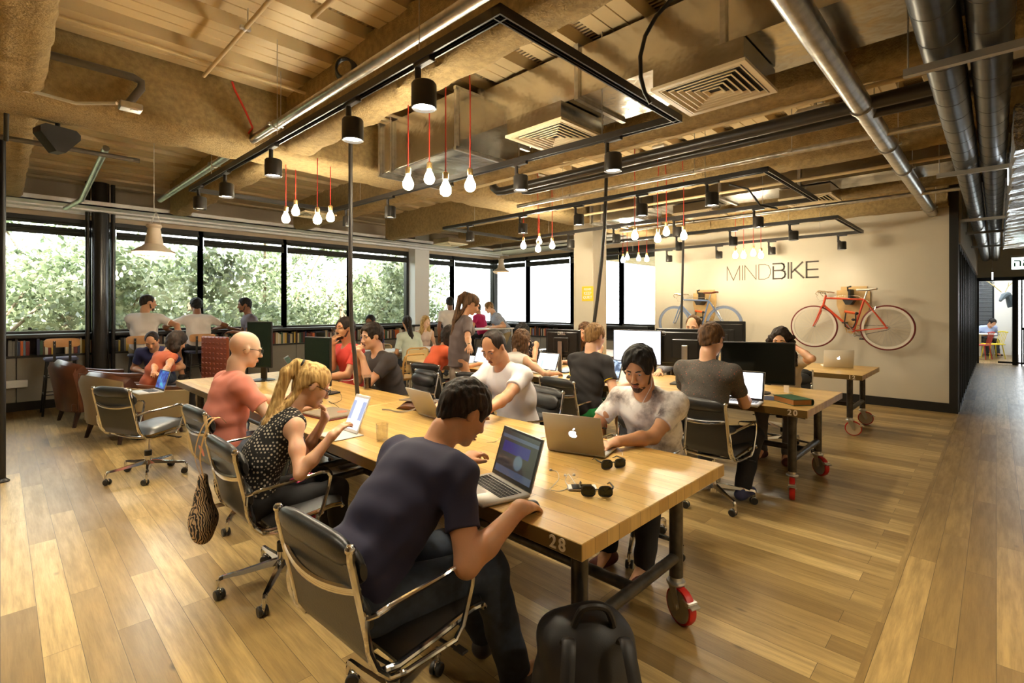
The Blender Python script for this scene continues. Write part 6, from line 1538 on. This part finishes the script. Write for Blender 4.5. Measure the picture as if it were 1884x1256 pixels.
        Hh.ell(hd((face_x+.050, 0, -.018)), np.array([.080, .092, .116])*hs, Rh, .012, sub=True)
        if hstyle == 'receding': Hh.ell(hd((.085, 0, .075)), np.array([.06, .05, .06])*hs, Rh, .015, sub=True)
        if hstyle not in ('long', 'bob'):
            Hh.ell(hd((.02, 0, -.078)), np.array([.105, .12, .07])*hs, Rh, .012, sub=True)
            for q in (1, -1): Hh.ell(hd((.008, q*.085, -.012)), np.array([.034, .025, .038])*hs, Rh, .008, sub=True)
        if hstyle == 'ponytail':
            p = [hd((-.09, 0, .085)), hd((-.135, 0, .07)), hd((-.16, 0, .0))]; e1 = N-f*.12-UP*.04; e2 = N-f*.15-UP*.20; e3 = N-f*.10-UP*.33
            for a, b, r0, r1 in ((p[0], p[1], .030, .026), (p[1], p[2], .030, .034), (p[2], e1, .034, .032), (e1, e2, .032, .024), (e2, e3, .024, .010)): Hh.cone(a, b, r0*hs, r1*hs, .02)
            for q in (1, -1): Hh.cone(hd((-.05, q*.03, -.06)), e1+l*q*.03, .02, .02, .03)
        if hstyle == 'bun': Hh.ell(hd((-.10, 0, .075)), (.042, .040, .038), Rh, .015)
        if hstyle in ('long', 'bob'):
            dz = .27 if hstyle == 'long' else .10
            for q in (1, -1):
                Hh.cone(hd((-.02, q*.075, .0)), hd((-.02, q*.085, -.06))-UP*dz*.5, .036, .040, .03); Hh.cone(hd((-.02, q*.085, -.06))-UP*dz*.5, hd((-.03, q*.075, -.06))-UP*dz, .040, .02, .03)
            Hh.cone(hd((-.06, 0, .0)), hd((-.07, 0, -.06))-UP*dz*.8, .062, .05, .04, l, 1.3)
        if curls:
            rc_ = np.random.RandomState(5)
            for _ in range(46):
                q = rc_.choice((-1, 1)); t_ = rc_.rand(); Hh.ell(hd((-.03+rc_.randn()*.028, q*(.085+.03*t_+rc_.rand()*.02), .03-.05*t_))-UP*(.26*t_), tuple(rc_.uniform(.018, .034, 3)), k=.008)
        Hh.ripple = (amp, 150 if hstyle != 'curly' else 120, 3); Hh.build('hair', hair, root, min(vox, .006) if detail else vox, off)
        if hstyle == 'ponytail': MB().tube([Vector(hd((-.112+.005*math.cos(a), .03*math.cos(a), .08+.026*math.sin(a)))-np.array(off)) for a in [2*PI*k/14 for k in range(14)]], .007, 6, closed=True).build('hair_band', MATTE, root)
    if beard is not None:
        Bd = SDF(); Bd.ell(hd((.036, 0, -.076)), (np.array([.052, .050, .041])+.0022)*hs, Rh, .01); Bd.ell(hd((.073, 0, -.100)), (np.array([.020, .024, .018])+.004)*hs, Rh, .012); Bd.ell(hd((.094, 0, -.054)), np.array([.010, .026, .006])*hs, Rh, .006)
        for q in (1, -1): Bd.cone(hd((.012, q*.066, -.02)), hd((.03, q*.05, -.075)), .010, .014, .012)
        Bd.ell(hd((.098, 0, -.068)), np.array([.012, .020, .008])*hs, Rh, .004, sub=True); Bd.ripple = (.001, 400, 2); Bd.build('beard', beard, root, .004, off, 0)
    if detail:
        for q in (1, -1):
            e_ = MB(); MM = Matrix.Translation(Vector(hd((.0775, q*.031, .003))-np.array(off))) @ Matrix(Rh.tolist()).to_4x4()
            e_.mat(0).ball((0, 0, 0), .0115*hs, 14, MM); e_.mat(1).ball((.0062*hs, 0, -.001), (.0062*hs, .0055*hs, .0055*hs), 10, MM); e_.build('eye', [EYEW, IRIS], root)
            br = MB(); br.tube([Vector(hd((.096, q*.014, .022))-np.array(off)), Vector(hd((.097, q*.030, .028))-np.array(off)), Vector(hd((.084, q*.050, .022))-np.array(off))], [.0035, .004, .002], 6); br.build('eyebrow', hair or MATTE, root)
        lp = MB(); RR = Matrix(Rh.tolist()).to_4x4()
        for z_, rz_ in ((-.0615, .0048), (-.0725, .0056)): lp.ball((0, 0, 0), (.0095*hs, .0205*hs, rz_*hs), 12, Matrix.Translation(Vector(hd((.0955, 0, z_))-np.array(off))) @ RR)
        lp.build('lips', M_('lips', srgb(150, 84, 70), .4), root)
    if watch is not None:
        E_, W_ = (EL, WL) if watch == 'L' else (ER, WR); c_ = W_-nz(W_-E_)*.025; ax = nz(W_-E_); v1 = nz(np.cross(ax, UP)); v2 = np.cross(ax, v1)
        wt = MB(); rows = [[Vector(c_+ax*dx+(v1*math.cos(t_)+v2*math.sin(t_))*.031*g-np.array(off)) for t_ in [2*PI*k/20 for k in range(20)]] for dx in (-.009, .009)]; wt.grid(rows, close_u=True)
        wt.ball(Vector(c_-v2*.031*g*math.copysign(1, v2[2])*-1-np.array(off)), (.018, .018, .007), 12); wt.build('wristwatch', CHROME, root)
    return dict(root=root, HC=HC, Rh=Rh, hd=hd, off=np.array(off), WL=WL, WR=WR, KL=KL, KR=KR, EL=EL, ER=ER, H=H, f=f, l=l, SL=SL, SR=SR, hs=hs)
def glasses(P, m):
    hd, off = P['hd'], P['off']; g_ = MB()
    for q in (1, -1):
        g_.tube([Vector(hd((.104, q*.032+.024*math.cos(a), .002+.016*math.sin(a)))-off) for a in [2*PI*k/18 for k in range(18)]], .0022, 5, closed=True)
        g_.tube([Vector(hd(p)-off) for p in ((.102, q*.056, .006), (.05, q*.076, .008), (-.01, q*.080, .006), (-.03, q*.078, -.012))], .0022, 5)
    g_.tube([Vector(hd(p)-off) for p in ((.106, -.008, .004), (.108, 0, .007), (.106, .008, .004))], .002, 5)
    g_.build('eyeglasses', m, P['root'])
# ================================================================ PEOPLE
LIGHTSK = skin('fair_skin', (222, 172, 138)); MEDSK = skin('tan_skin', (200, 146, 108)); OLIVE = skin('olive_skin', (188, 138, 100)); BROWNSK = skin('brown_skin', (140, 92, 62)); PALESK = skin('pale_skin', (228, 186, 156))
DKBR = hairm('dark_brown_hair', (22, 15, 10), (52, 36, 25)); BLK = hairm('black_hair', (10, 8, 8), (30, 25, 23)); MIDBR = hairm('brown_hair', (60, 40, 22), (110, 76, 44)); BLOND = hairm('blonde_hair', (140, 104, 54), (226, 190, 124)); SANDY = hairm('sandy_hair', (98, 70, 38), (160, 122, 74)); STUB = hairm('stubble', (60, 40, 30), (84, 58, 44))
JEANS = cloth('dark_jeans', (52, 60, 74), var=.2, vs=30); BLKTR = cloth('black_trousers', (22, 20, 22)); KHAKI = cloth('khaki_cotton', (150, 132, 98)); GREYTR = cloth('grey_trousers', (84, 80, 78))
SHOEB = M_('dark_shoe', (.03, .025, .025), .5); SHOER = M_('maroon_shoe', srgb(92, 34, 28), .6); SHOEBL = M_('navy_sneaker', srgb(52, 56, 92), .7)
V3 = lambda p: np.array(p, float)
w_ = lambda px, py, z: V3(wpt(px, py, z))
# front row, near side of the long table, facing +x
a = person('man in a navy tee leaning over his laptop, hand on a mouse, nearest the camera', .89, 1.64, .54, 0, 33, 14, head=(-12, 34, 0), R=(1.335, 1.255, .80), L=(1.46, 1.74, .83), skin_=MEDSK, hair=DKBR, hstyle='short', top=cloth('navy_tee', (44, 42, 66)), legs=JEANS, shoe=SHOEB, vox=.0055, s=1.05, hdir=((.8, .1, .25), (.9, .25, -.25)), curl=(.5, .4), watch='L', feet=[(1.50, 1.62, .09), (1.42, 1.36, .09)])
b = person('blonde woman with a ponytail and dotted sleeveless top tapping a tablet', .97, 2.92, .50, -6, 14, 20, head=(-10, 30, 0), R=w_(612, 800, .86), L='mouth', skin_=LIGHTSK, hair=BLOND, hstyle='ponytail', top=patterned('dotted_black_top', (22, 20, 20), [(190, 180, 160)], 'dots', 34), tstyle='sleeveless', legs=BLKTR, shoe=SHOEB, vox=.0055, fem=True, s=.95, hdir=((-.2, -.1, 1), (.75, .05, .5)), curl=(.8, .35))
glasses(b, BLACK)
c = person('bald man with glasses and a salmon pink tee typing at the table', 1.12, 4.0, .53, 0, 5, 8, head=(-6, 14, 0), R=(1.60, 3.72, .795), L=(1.66, 4.25, .795), skin_=PALESK, hair=None, top=cloth('salmon_tee', (222, 138, 120)), legs=cloth('light_jeans', (110, 122, 140)), shoe=SHOER, vox=.006, s=1.02)
glasses(c, BLACK)
# far side of the long table, facing -x
d = person('man in a red tee raising a glass to his mouth', 2.93, 5.42, .58, 182, 8, 8, head=(10, -4, 0), R='mouth', L=(2.42, 5.2, .80), skin_=MEDSK, hair=DKBR, hstyle='short', top=cloth('red_tee', (214, 70, 62)), legs=JEANS, shoe=SHOEB, vox=.007, curl=(.4, .9), beard=STUB, s=1.04)
tumbler('glass tipped at the mouth of the man in the red tee', Vector(d['hd']((.13, 0, -.075)))-Vector((0, 0, .03)), None, .11, .035)
e = person('curly-haired man in a charcoal tee resting his chin on his fist', 2.90, 4.58, .57, 180, 14, 12, head=(6, 8, 0), R='chin', L='mouth', skin_=LIGHTSK, hair=DKBR, hstyle='curly', top=cloth('charcoal_tee', (64, 58, 58)), legs=JEANS, shoe=SHOEB, vox=.0065, curl=(1.2, 1.1), s=1.03, hdir=((-.5, 0, .9), (-.5, 0, .9)))
f_ = person('man with receding hair in a white polo shirt, looking down', 2.97, 2.82, .57, 178, 10, 16, head=(14, 32, 0), L=w_(874, 776, .79), R=(2.32, 3.02, .80), skin_=MEDSK, hair=DKBR, hstyle='receding', top=cloth('white_polo', (226, 220, 220)), tstyle='polo', legs=GREYTR, shoe=SHOEB, vox=.0055, belly=.015, s=1.04)
g_ = person('bearded man with earphones in a grey and white printed tee', 3.0, 1.59, .53, 186, 15, 14, head=(4, 22, 0), L=(2.38, 1.50, .80), R=(2.40, 1.86, .80), skin_=OLIVE, hair=BLK, hstyle='curly', top=patterned('smoky_print_tee', (232, 226, 220), [(196, 188, 182), (112, 102, 100)], 'cloud', 6), legs=BLKTR, shoe=SHOER, vox=.005, beard=hairm('soft_black_beard', (52, 38, 30), (92, 66, 50)), s=1.0)
hd, off = g_['hd'], g_['off']
MB().tube([Vector(p-off) for p in (hd((.01, .082, -.01)), hd((.05, .075, -.09)), hd((.10, .03, -.17)), g_['H']+g_['f']*.22+UP*.38, g_['H']+g_['f']*.26+UP*.2)], .0018, 5).build('earphone_cord', WHITE, g_['root'])
# middle row near side, facing +x
h = person('fair-haired man in a black polo with yellow trim and green shorts, back to the camera', 4.05, 2.93, .55, 0, 7, 8, head=(-8, 12, 0), R=w_(1158, 705, .80), L=(4.52, 3.15, .80), skin_=LIGHTSK, hair=SANDY, hstyle='short', top=cloth('black_polo', (40, 36, 36)), tstyle='polo', legs=cloth('green_shorts', (30, 130, 66)), lstyle='shorts', shoe=SHOEB, vox=.0065, trim=M_('yellow_trim', srgb(226, 196, 30), .7), s=1.02)
i_ = person('brown-haired man in a speckled dark tee, back to the camera', 3.92, 1.68, .55, -2, 4, 8, head=(-2, 14, 0), R=(4.40, 1.52, .80), L=(4.40, 1.86, .80), skin_=LIGHTSK, hair=MIDBR, hstyle='short', top=patterned('speckled_tee', (84, 78, 72), [(180, 90, 66), (110, 100, 90), (60, 56, 54)], 'spots', 85), legs=BLKTR, shoe=SHOEBL, vox=.006, s=1.06, feet=[(4.2, 1.80, .09), (4.12, 1.45, .10)])
person('woman with dark curly hair resting her head on her hand behind the big black monitor', 5.92, 1.62, .56, 182, 14, 12, head=(4, 16, 0), L='temple', R=(5.42, 1.86, .79), skin_=LIGHTSK, hair=DKBR, hstyle='long', curls=True, top=cloth('cream_tee', (206, 192, 172)), legs=GREYTR, shoe=SHOER, vox=.007, fem=True, s=1.0, curl=(1.0, .3))
person('standing woman with a ponytail in a brown shirt and beige skirt looking down', 3.98, 4.80, .92, -22, 4, 8, head=(-6, 30, 0), R=w_(868, 688, .86), L='hang', skin_=MEDSK, hair=MIDBR, hstyle='ponytail', top=cloth('taupe_shirt', (106, 92, 90)), tstyle='blouse', legs=cloth('beige_skirt', (146, 128, 114)), lstyle='skirt', shoe=SHOEB, vox=.007, fem=True, s=1.0, watch='R', feet=[(4.06, 4.86, .09), (4.02, 4.70, .09)])
person('seated person in a bright orange shirt leaning on the table behind the standing woman', 3.92, 5.36, .57, -6, 20, 18, head=(0, 20, 0), R=(4.5, 5.0, .80), L=(4.5, 5.45, .80), skin_=MEDSK, hair=DKBR, hstyle='bob', top=cloth('orange_shirt', (232, 104, 62)), legs=BLKTR, shoe=SHOEB, vox=.008, fem=True)
person('woman with brown hair in a bun, back to the camera, leaning on the middle table', 3.92, 3.98, .56, 4, 24, 14, head=(-6, 16, 0), R=(4.45, 3.62, .80), L=(4.48, 4.1, .80), skin_=LIGHTSK, hair=MIDBR, hstyle='long', top=cloth('white_top', (214, 206, 200)), tstyle='sleeveless', legs=JEANS, shoe=SHOEB, vox=.008, fem=True, poleR=(0, -1, -.5))
person('woman with long dark hair in a floral top across the middle table', 6.0, 5.32, .56, 180, 16, 14, head=(0, 28, 0), L=(5.45, 5.1, .80), R=(5.45, 5.5, .80), skin_=LIGHTSK, hair=BLK, hstyle='long', top=patterned('floral_top', (60, 52, 60), [(206, 110, 90), (110, 120, 160), (200, 190, 170)], 'spots', 40), tstyle='sleeveless', legs=BLKTR, shoe=SHOEB, vox=.008, fem=True)
person('woman in a black strap top half hidden behind the man in the black polo', 5.98, 4.15, .56, 182, 12, 12, head=(0, 20, 0), L=(5.45, 3.95, .80), R=(5.45, 4.35, .80), skin_=LIGHTSK, hair=MIDBR, hstyle='long', top=BLKTR, tstyle='sleeveless', legs=BLKTR, shoe=SHOEB, vox=.009, fem=True)
person('man with receding hair and a checked shirt hidden behind the monitor backs', 5.98, 2.62, .58, 184, 6, 8, head=(0, 12, 0), L=(5.42, 2.3, .80), R=(5.42, 2.85, .80), skin_=LIGHTSK, hair=MIDBR, hstyle='receding', top=patterned('checked_shirt', (166, 172, 186), [(96, 104, 130)], 'spots', 50), tstyle='long', legs=JEANS, shoe=SHOEB, vox=.009, s=1.08)
# by the left windows
person('bearded man in a white tee and khaki shorts twisting round on his bar stool', 1.63, 9.96, .90, 62, 4, 6, head=(-58, 6, 0), R=w_(322, 634, 1.08) if False else (2.08, 9.72, 1.0), L=(1.75, 10.42, 1.19), skin_=MEDSK, hair=DKBR, hstyle='buzz', top=cloth('white_tee', (222, 212, 204)), legs=KHAKI, lstyle='shorts', shoe=SHOEB, vox=.0085, beard=STUB, s=1.06, feet=[(1.95, 10.15, .42), (2.15, 9.9, .42)], poleR=(.7, -.7, .1), curl=(.4, .8))
person('dark-haired man in a white tee seen from behind at the window counter', 2.43, 9.98, .90, 90, 12, 10, head=(0, 8, 0), R=(2.82, 10.42, 1.18), L=(2.04, 10.42, 1.18), skin_=BROWNSK, hair=BLK, hstyle='short', top=MATS['white_tee'], legs=BLKTR, shoe=SHOEB, vox=.0085, s=1.04, feet=[(2.3, 10.2, .42), (2.55, 10.2, .42)], poleR=(1, -.2, -.3), poleL=(-1, -.2, -.3))
person('man in a grey tee in profile on a bar stool facing left', 3.33, 9.98, .90, 172, 8, 8, head=(4, 8, 0), R=(2.98, 10.3, 1.19), L=(2.95, 9.95, 1.12), skin_=BROWNSK, hair=BLK, hstyle='short', top=cloth('grey_tee', (110, 104, 116)), legs=BLKTR, shoe=SHOEB, vox=.0085, beard=hairm('dark_beard', (36, 26, 20), (64, 46, 36)), s=1.03, feet=[(3.05, 10.1, .42), (3.05, 9.85, .42)])
person('woman with dark hair in a rust tee in the armchair, working on a laptop', 1.30, 7.58, .52, 16, 18, 14, head=(-5, 30, 0), R=tuple(wd(288, 5.48, .70)), L=tuple(wd(280, 5.85, .72)), skin_=MEDSK, hair=DKBR, hstyle='bob', top=cloth('rust_tee', (170, 84, 54)), tstyle='cap', legs=BLKTR, shoe=SHOEB, vox=.008, fem=True, s=.96)
person('man in a navy shirt bending forward behind the armchair woman, forehead showing', 1.72, 9.15, .50, -118, 24, 14, head=(6, 38, 0), skin_=MEDSK, hair=DKBR, hstyle='receding', top=cloth('navy_shirt', (40, 42, 84)), legs=JEANS, shoe=SHOEB, vox=.009, s=1.0)
pf = thing('pouf', 'dark leather pouf hidden under the man in the navy shirt', 'pouf', (1.74, 9.18, 0)); MB().lathe([(0, 0), (.24, 0), (.27, .05), (.28, .2), (.27, .36), (.22, .40), (0, .41)], n=24).build('pouf_body', LEATHB, pf)
# around the cafe tables
q = ony(690, 8.7, 0); person('dark-haired person in navy by the books, head above the curly-haired man', q.x, q.y, .60, 200, 8, 6, head=(20, 8, 0), skin_=BROWNSK, hair=BLK, hstyle='bun', top=MATS['navy_shirt'], legs=BLKTR, shoe=SHOEB, vox=.010, detail=False, s=1.0)
q = ony(757, 7.75, 0); person('woman in a pale mint shirt with a dark ponytail, back to the camera', q.x, q.y, .57, 82, 10, 8, head=(-10, 8, 0), skin_=MEDSK, hair=DKBR, hstyle='ponytail', top=cloth('mint_shirt', (206, 216, 202)), tstyle='blouse', legs=JEANS, shoe=SHOEB, vox=.010, fem=True, detail=False, s=1.04)
q = ony(777, 8.95, 0); person('blonde woman facing the camera by the white window column', q.x, q.y, .57, -105, 10, 8, head=(10, 8, 0), skin_=PALESK, hair=BLOND, hstyle='long', top=cloth('pale_pink_top', (220, 196, 184)), tstyle='sleeveless', legs=JEANS, shoe=SHOEB, vox=.010, fem=True, detail=False, s=1.02)
q = ony(829, 8.95, 0); person('dark-haired man in white standing beyond the standing woman', q.x, q.y, .96, 60, 4, 6, head=(0, 8, 0), skin_=BROWNSK, hair=BLK, hstyle='short', top=MATS['white_tee'], legs=JEANS, shoe=SHOEB, vox=.010, detail=False, s=1.03, L='hang', R='hang', feet=[(q.x-.05, q.y+.10, .09), (q.x+.1, q.y-.02, .09)])
person('person in a magenta shirt on a stool reaching left at the bright corner', 8.62, 9.42, .88, 110, 10, 8, head=(30, 10, 0), L=(8.05, 9.55, 1.12), skin_=MEDSK, hair=DKBR, hstyle='short', top=cloth('magenta_shirt', (196, 36, 96)), tstyle='tee', legs=BLKTR, shoe=SHOEB, vox=.010, detail=False, feet=[(8.45, 9.75, .42), (8.6, 9.8, .42)])
person('man in a checked short-sleeved shirt leaning on the high table at the corner', 8.78, 8.78, .95, 150, 26, 12, head=(0, 26, 0), L=(8.35, 8.75, 1.10), R=(8.45, 9.05, 1.10), skin_=LIGHTSK, hair=SANDY, hstyle='short', top=MATS['checked_shirt'], tstyle='tee', legs=KHAKI, shoe=SHOEB, vox=.010, detail=False, s=1.06, feet=[(8.75, 8.68, .09), (8.85, 8.92, .09)])
q = wpt(1801, 650, 0); qq = wd(1806, 16.75, 0); person('person in a pale blue shirt bent over the table at the corridor end', qq.x, qq.y, .56, 215, 30, 16, head=(0, 34, 0), skin_=MEDSK, hair=BLK, hstyle='short', top=cloth('pale_blue_shirt', (170, 184, 222)), tstyle='long', legs=JEANS, shoe=SHOEB, vox=.012, detail=False)
# move two window things to their sitters
for o in bpy.data.objects:
    if o.get('label', '').startswith('bar stool with wood back under the magenta'): o.location = (8.64, 9.40, 0); o.rotation_euler = (0, 0, math.radians(110))
    if o.get('label', '').startswith('office chair behind the black monitor backs'): o.location = (6.03, 2.60, 0)
# chairs under the cafe people
cafe_chair('cane-backed cafe chair under the woman in the mint shirt', *ony(757, 7.75, 0)[:2], 82)
cafe_chair('cane-backed cafe chair under the blonde woman by the column', *ony(777, 8.95, 0)[:2], -105)
cafe_chair('cafe chair under the person in navy by the books', *ony(690, 8.7, 0)[:2], 200)
spindle('white spindle-back chair under the person in pale blue', (qq.x, qq.y), 215, WHITE)
# pink phone on the lap of the blonde woman
kp = (b['H']*.42+b['KR']*.58)+UP*.085
o = MB().box((0, 0, 0), (.125, .065, .010), r=.003).build('pink_smartphone', M_('pink_phone_case', srgb(232, 74, 124), .4), loc=tuple(kp), rot=(.1, -.05, .3)); tag(o, 'bright pink phone lying on the thigh of the blonde woman', 'phone')
# patterned bag hanging from her chair
S = SDF(); bx, by = .76, 3.06
hb = thing('handbag', 'black and tan patterned bag hanging by a tan strap behind the blonde woman', 'bag', (bx, by, 0)); off = (bx, by, 0)
S.cone((bx, by, .62), (bx, by, .40), .045, .105, .05, (0.25, 1, 0), 1.15); S.cone((bx, by, .40), (bx, by, .34), .10, .09, .05, (.25, 1, 0), 1.25)
S2 = SDF(); S2.p = [(q_[0], q_[1], q_[2], q_[3]*.55, q_[4]*.55, q_[5], q_[6], q_[7]*1.75, q_[8], q_[9]) for q_ in S.p]; S2.ripple = (.004, 40, 2)
S2.build('bag_body', patterned('maze_print_fabric', (20, 17, 15), [(170, 140, 104)], 'maze', 30), hb, .007, off)
st_ = M_('tan_strap', srgb(186, 142, 76), .6)
pts = [(0, -.02, .62), (-.02, -.03, .74), (.0, -.03, .86), (.03, -.04, .93), (.07, -.045, .945), (.10, -.05, .91)]
MB().grid([[Vector(p_)+Vector((0, -.014, 0)), Vector(p_)+Vector((0, .014, 0))] for p_ in smooth_path([Vector(p_) for p_ in pts])]).build('strap', st_, hb, smooth=60)
MB().grid([[Vector(p_)+Vector((0, .02, 0)), Vector(p_)+Vector((0, .04, 0))] for p_ in smooth_path([Vector(p_) for p_ in ((0, .0, .62), (-.03, .0, .74), (-.01, -.01, .86), (.03, -.02, .935), (.08, -.03, .935))])]).build('strap', st_, hb, smooth=60)
# backpack
bpk = bpy.data.objects['backpack']; bpk.rotation_euler = (0, 0, 0); bx, by = bpk.location.x, bpk.location.y; off = (bx, by, 0)
C0 = V3((bx, by, 0)); vx = nz((RGT[0], RGT[1], 0)); vf = nz((FWD[0], FWD[1], 0))
S = SDF(); S.cone(C0+UP*.12, C0+UP*.40+vf*.06, .15, .12, .06, vx, 1.35, cuts=((V3((0, 0, .004)), -UP),)); S.ell(C0+UP*.12-vf*.10, (.09, .13, .10), np.array([vf, vx, UP]).T, .03, cuts=((V3((0, 0, .004)), -UP),)); S.ripple = (.006, 22, 4)
PK = M_('black_nylon', (.014, .012, .012), .5, bmp=.4, bs=300, bd=.001); S.build('pack_body', PK, bpk, .008, off)
for q_, c1 in ((1, C0+vx*.10), (-1, C0-vx*.08)):
    MB().tube(smooth_path([Vector(p_-np.array(off)) for p_ in (c1+UP*.46-vf*.04, c1+UP*.50-vf*.12, c1+UP*.28-vf*.22+vx*q_*.03, c1+UP*.12-vf*.21+vx*q_*.05, c1+UP*.03-vf*.14+vx*q_*.04)]), .022, 8, flat=.35).build('shoulder_strap', PK, bpk)
MB().tube(smooth_path([Vector(p_-np.array(off)) for p_ in (C0-vx*.05+UP*.49, C0-vx*.02+UP*.56-vf*.02, C0+vx*.05+UP*.56-vf*.02, C0+vx*.08+UP*.49)]), .012, 8).build('top_handle', PK, bpk)
MB().tube([Vector(C0+vx*.15*math.cos(a_)+UP*(.16+.16*math.sin(a_))-vf*(.15-.04*math.sin(a_))-np.array(off)) for a_ in [PI*k/12 for k in range(13)]], .005, 6).build('zip', M_('grey_zip', (.09, .09, .09), .4), bpk)
bpy.data.objects['backpack'].location = (bx, by, 0)
